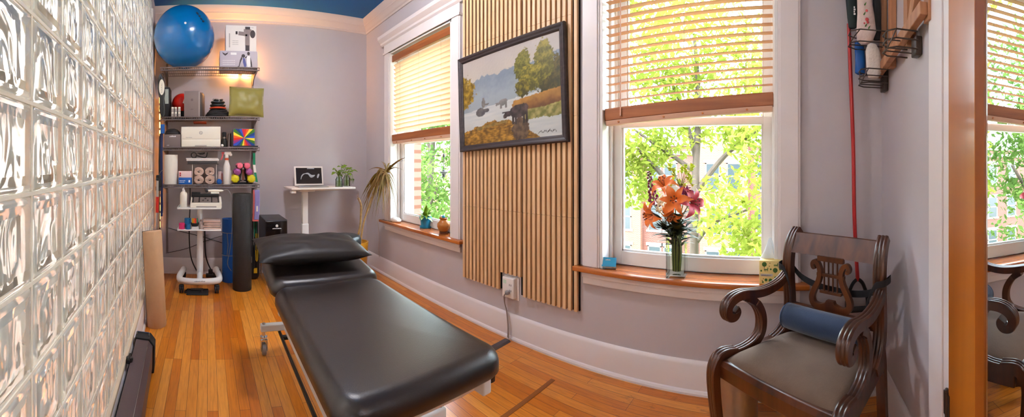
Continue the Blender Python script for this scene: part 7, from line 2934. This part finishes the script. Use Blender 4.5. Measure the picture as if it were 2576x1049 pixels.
for x, z in ((0.0, -0.05), (-0.004, -0.1), (0.004, -0.16), (0.02, -0.17)):
    leaf(b, (x, -0.048, z), (0.5, 0, 0.9), (0, -1, 0), 0.022, 0.008, 0.0)
b.build('green_sprigs', M_tgreen, t)
b = MB().tube([(0, 0, 0.14), (0.02, 0.03, 0.2), (0.03, 0.1, 0.24), (0.02, 0.16, 0.24)], 0.004, 6)
b.build('hanging_loop', M_floral, t)
t = hung('blue_pouch', 'bright blue pouch hanging behind the red tube below the floral bag', 'pouch', 2161, 104, 1.978,
         [('pouch', [(0.0, 0.022, 0.018, 0.0), (0.0, 0.026, 0.022, -0.03), (0.004, 0.028, 0.024, -0.12), (0.004, 0.026, 0.022, -0.175), (0.004, 0.014, 0.012, -0.182)], M_bluecard)])
b = MB().tube([(0, 0, -0.005), (0.005, 0.01, 0.05), (0.015, 0.03, 0.12), (0.02, 0.06, 0.16)], 0.003, 6)
b.build('cord', M_strap, t)
t = hung('folded_cloth', 'white folded cloth stuffed in the lowest wire basket of the lattice rack', 'cloth', 2194, 112, 1.87,
         [('cloth', [(0.0, 0.022, 0.02, 0.0), (0.0, 0.036, 0.03, -0.03), (0.005, 0.042, 0.036, -0.09), (0.008, 0.036, 0.032, -0.15), (0.008, 0.025, 0.025, -0.175)], mat('white_towelling', (232, 220, 210), 0.95, var=0.15, vscale=20, bump=0.4, bscale=90))])
t = hung('dark_sleeve', 'black sleeve hanging between the floral bag and the wooden lattice', 'sleeve', 2205, 18, 1.90,
         [('sleeve', [(0, 0.018, 0.018, 0.1), (0, 0.021, 0.02, 0.0), (0.002, 0.021, 0.02, -0.12), (0.0, 0.016, 0.015, -0.175)], M_blackm)])
b = MB().tube([(0, 0, 0.09), (0.02, 0.02, 0.14), (0.03, 0.04, 0.16)], 0.004, 6)
b.build('cord', M_strap, t)

# ---- door casing and mirrored door on the right wall
m = MB()
m.box((1.165, YR, 0), (1.285, YR + 0.022, 2.3))
m.box((1.10, YR, 0), (1.165, YR + 0.016, 2.3))
m.box((1.165, YR, 2.3), (-0.2, YR + 0.022, 2.42))
m.build('trim_4', M_trim, smooth=0, bevel=0.003)['kind'] = 'structure'
t = thing('mirrored_door', 'orange brown stained wooden door frame holding a tall mirror', 'mirror', (1.095, YR, 0), R(0), kind='thing')
D0, D1 = 0.004, 0.03
b = MB()
b.box((-0.18, D0, 0.03), (0.0, D1, 2.28))
b.box((-0.19 - 0.56, D0, 0.03), (-0.19 - 0.75, D1, 2.28))
b.box((-0.75, D0, 2.12), (-0.18, D1, 2.28))
b.box((-0.75, D0, 0.03), (-0.18, D1, 0.2))
b.build('door_frame', M_stile, t, smooth=0, bevel=0.004)
b = MB()
for x0, x1, s in ((-0.18, -0.2, 1), (-0.75, -0.73, -1)):
    b.loft([[(x0, D1, z), (x0, D0 + 0.004, z), (x1, D0 + 0.004, z), (x1, D0 + 0.009, z)] for z in (0.2, 2.12)])
b.build('bevelled_moulding', wood('stained_moulding', (120, 58, 14), (168, 92, 28), 0.3, 'Z', 0.6, coat=0.3, grain=9), t, smooth=0)
M_mirror = mat('mirror_silver', (236, 238, 238), 0.01, metal=1.0)
b = MB()
b.box((-0.74, D0 + 0.0, 0.21), (-0.19, D0 + 0.005, 2.11))
b.build('mirror_panel', M_mirror, t, smooth=0)
b = MB()
for z in (0.46, 1.9):
    b.cyl((0.006, D1 + 0.002, z), (0.006, D1 + 0.002, z + 0.09), 0.007, seg=10)
    b.ball((0.006, D1 + 0.002, z + 0.095), 0.008, 10, 6)
    b.box((-0.012, D1, z + 0.006), (0.03, D1 + 0.003, z + 0.084))
b.build('hinges', M_hook, t)

# a thing of a single piece needs no empty above it
for r in [o for o in bpy.data.objects if o.type == 'EMPTY' and o.parent is None and o.get('label')]:
    kids = list(r.children)
    if len(kids) == 1 and not kids[0].children:
        c = kids[0]
        nm = r.name
        M = Matrix.LocRotScale(r.location, r.rotation_euler, r.scale)
        props = {k: r[k] for k in ('label', 'category', 'group', 'kind') if k in r}
        bpy.data.objects.remove(r)
        c.parent = None
        c.matrix_basis = M @ c.matrix_basis
        c.name = nm
        for k, v in props.items():
            c[k] = v
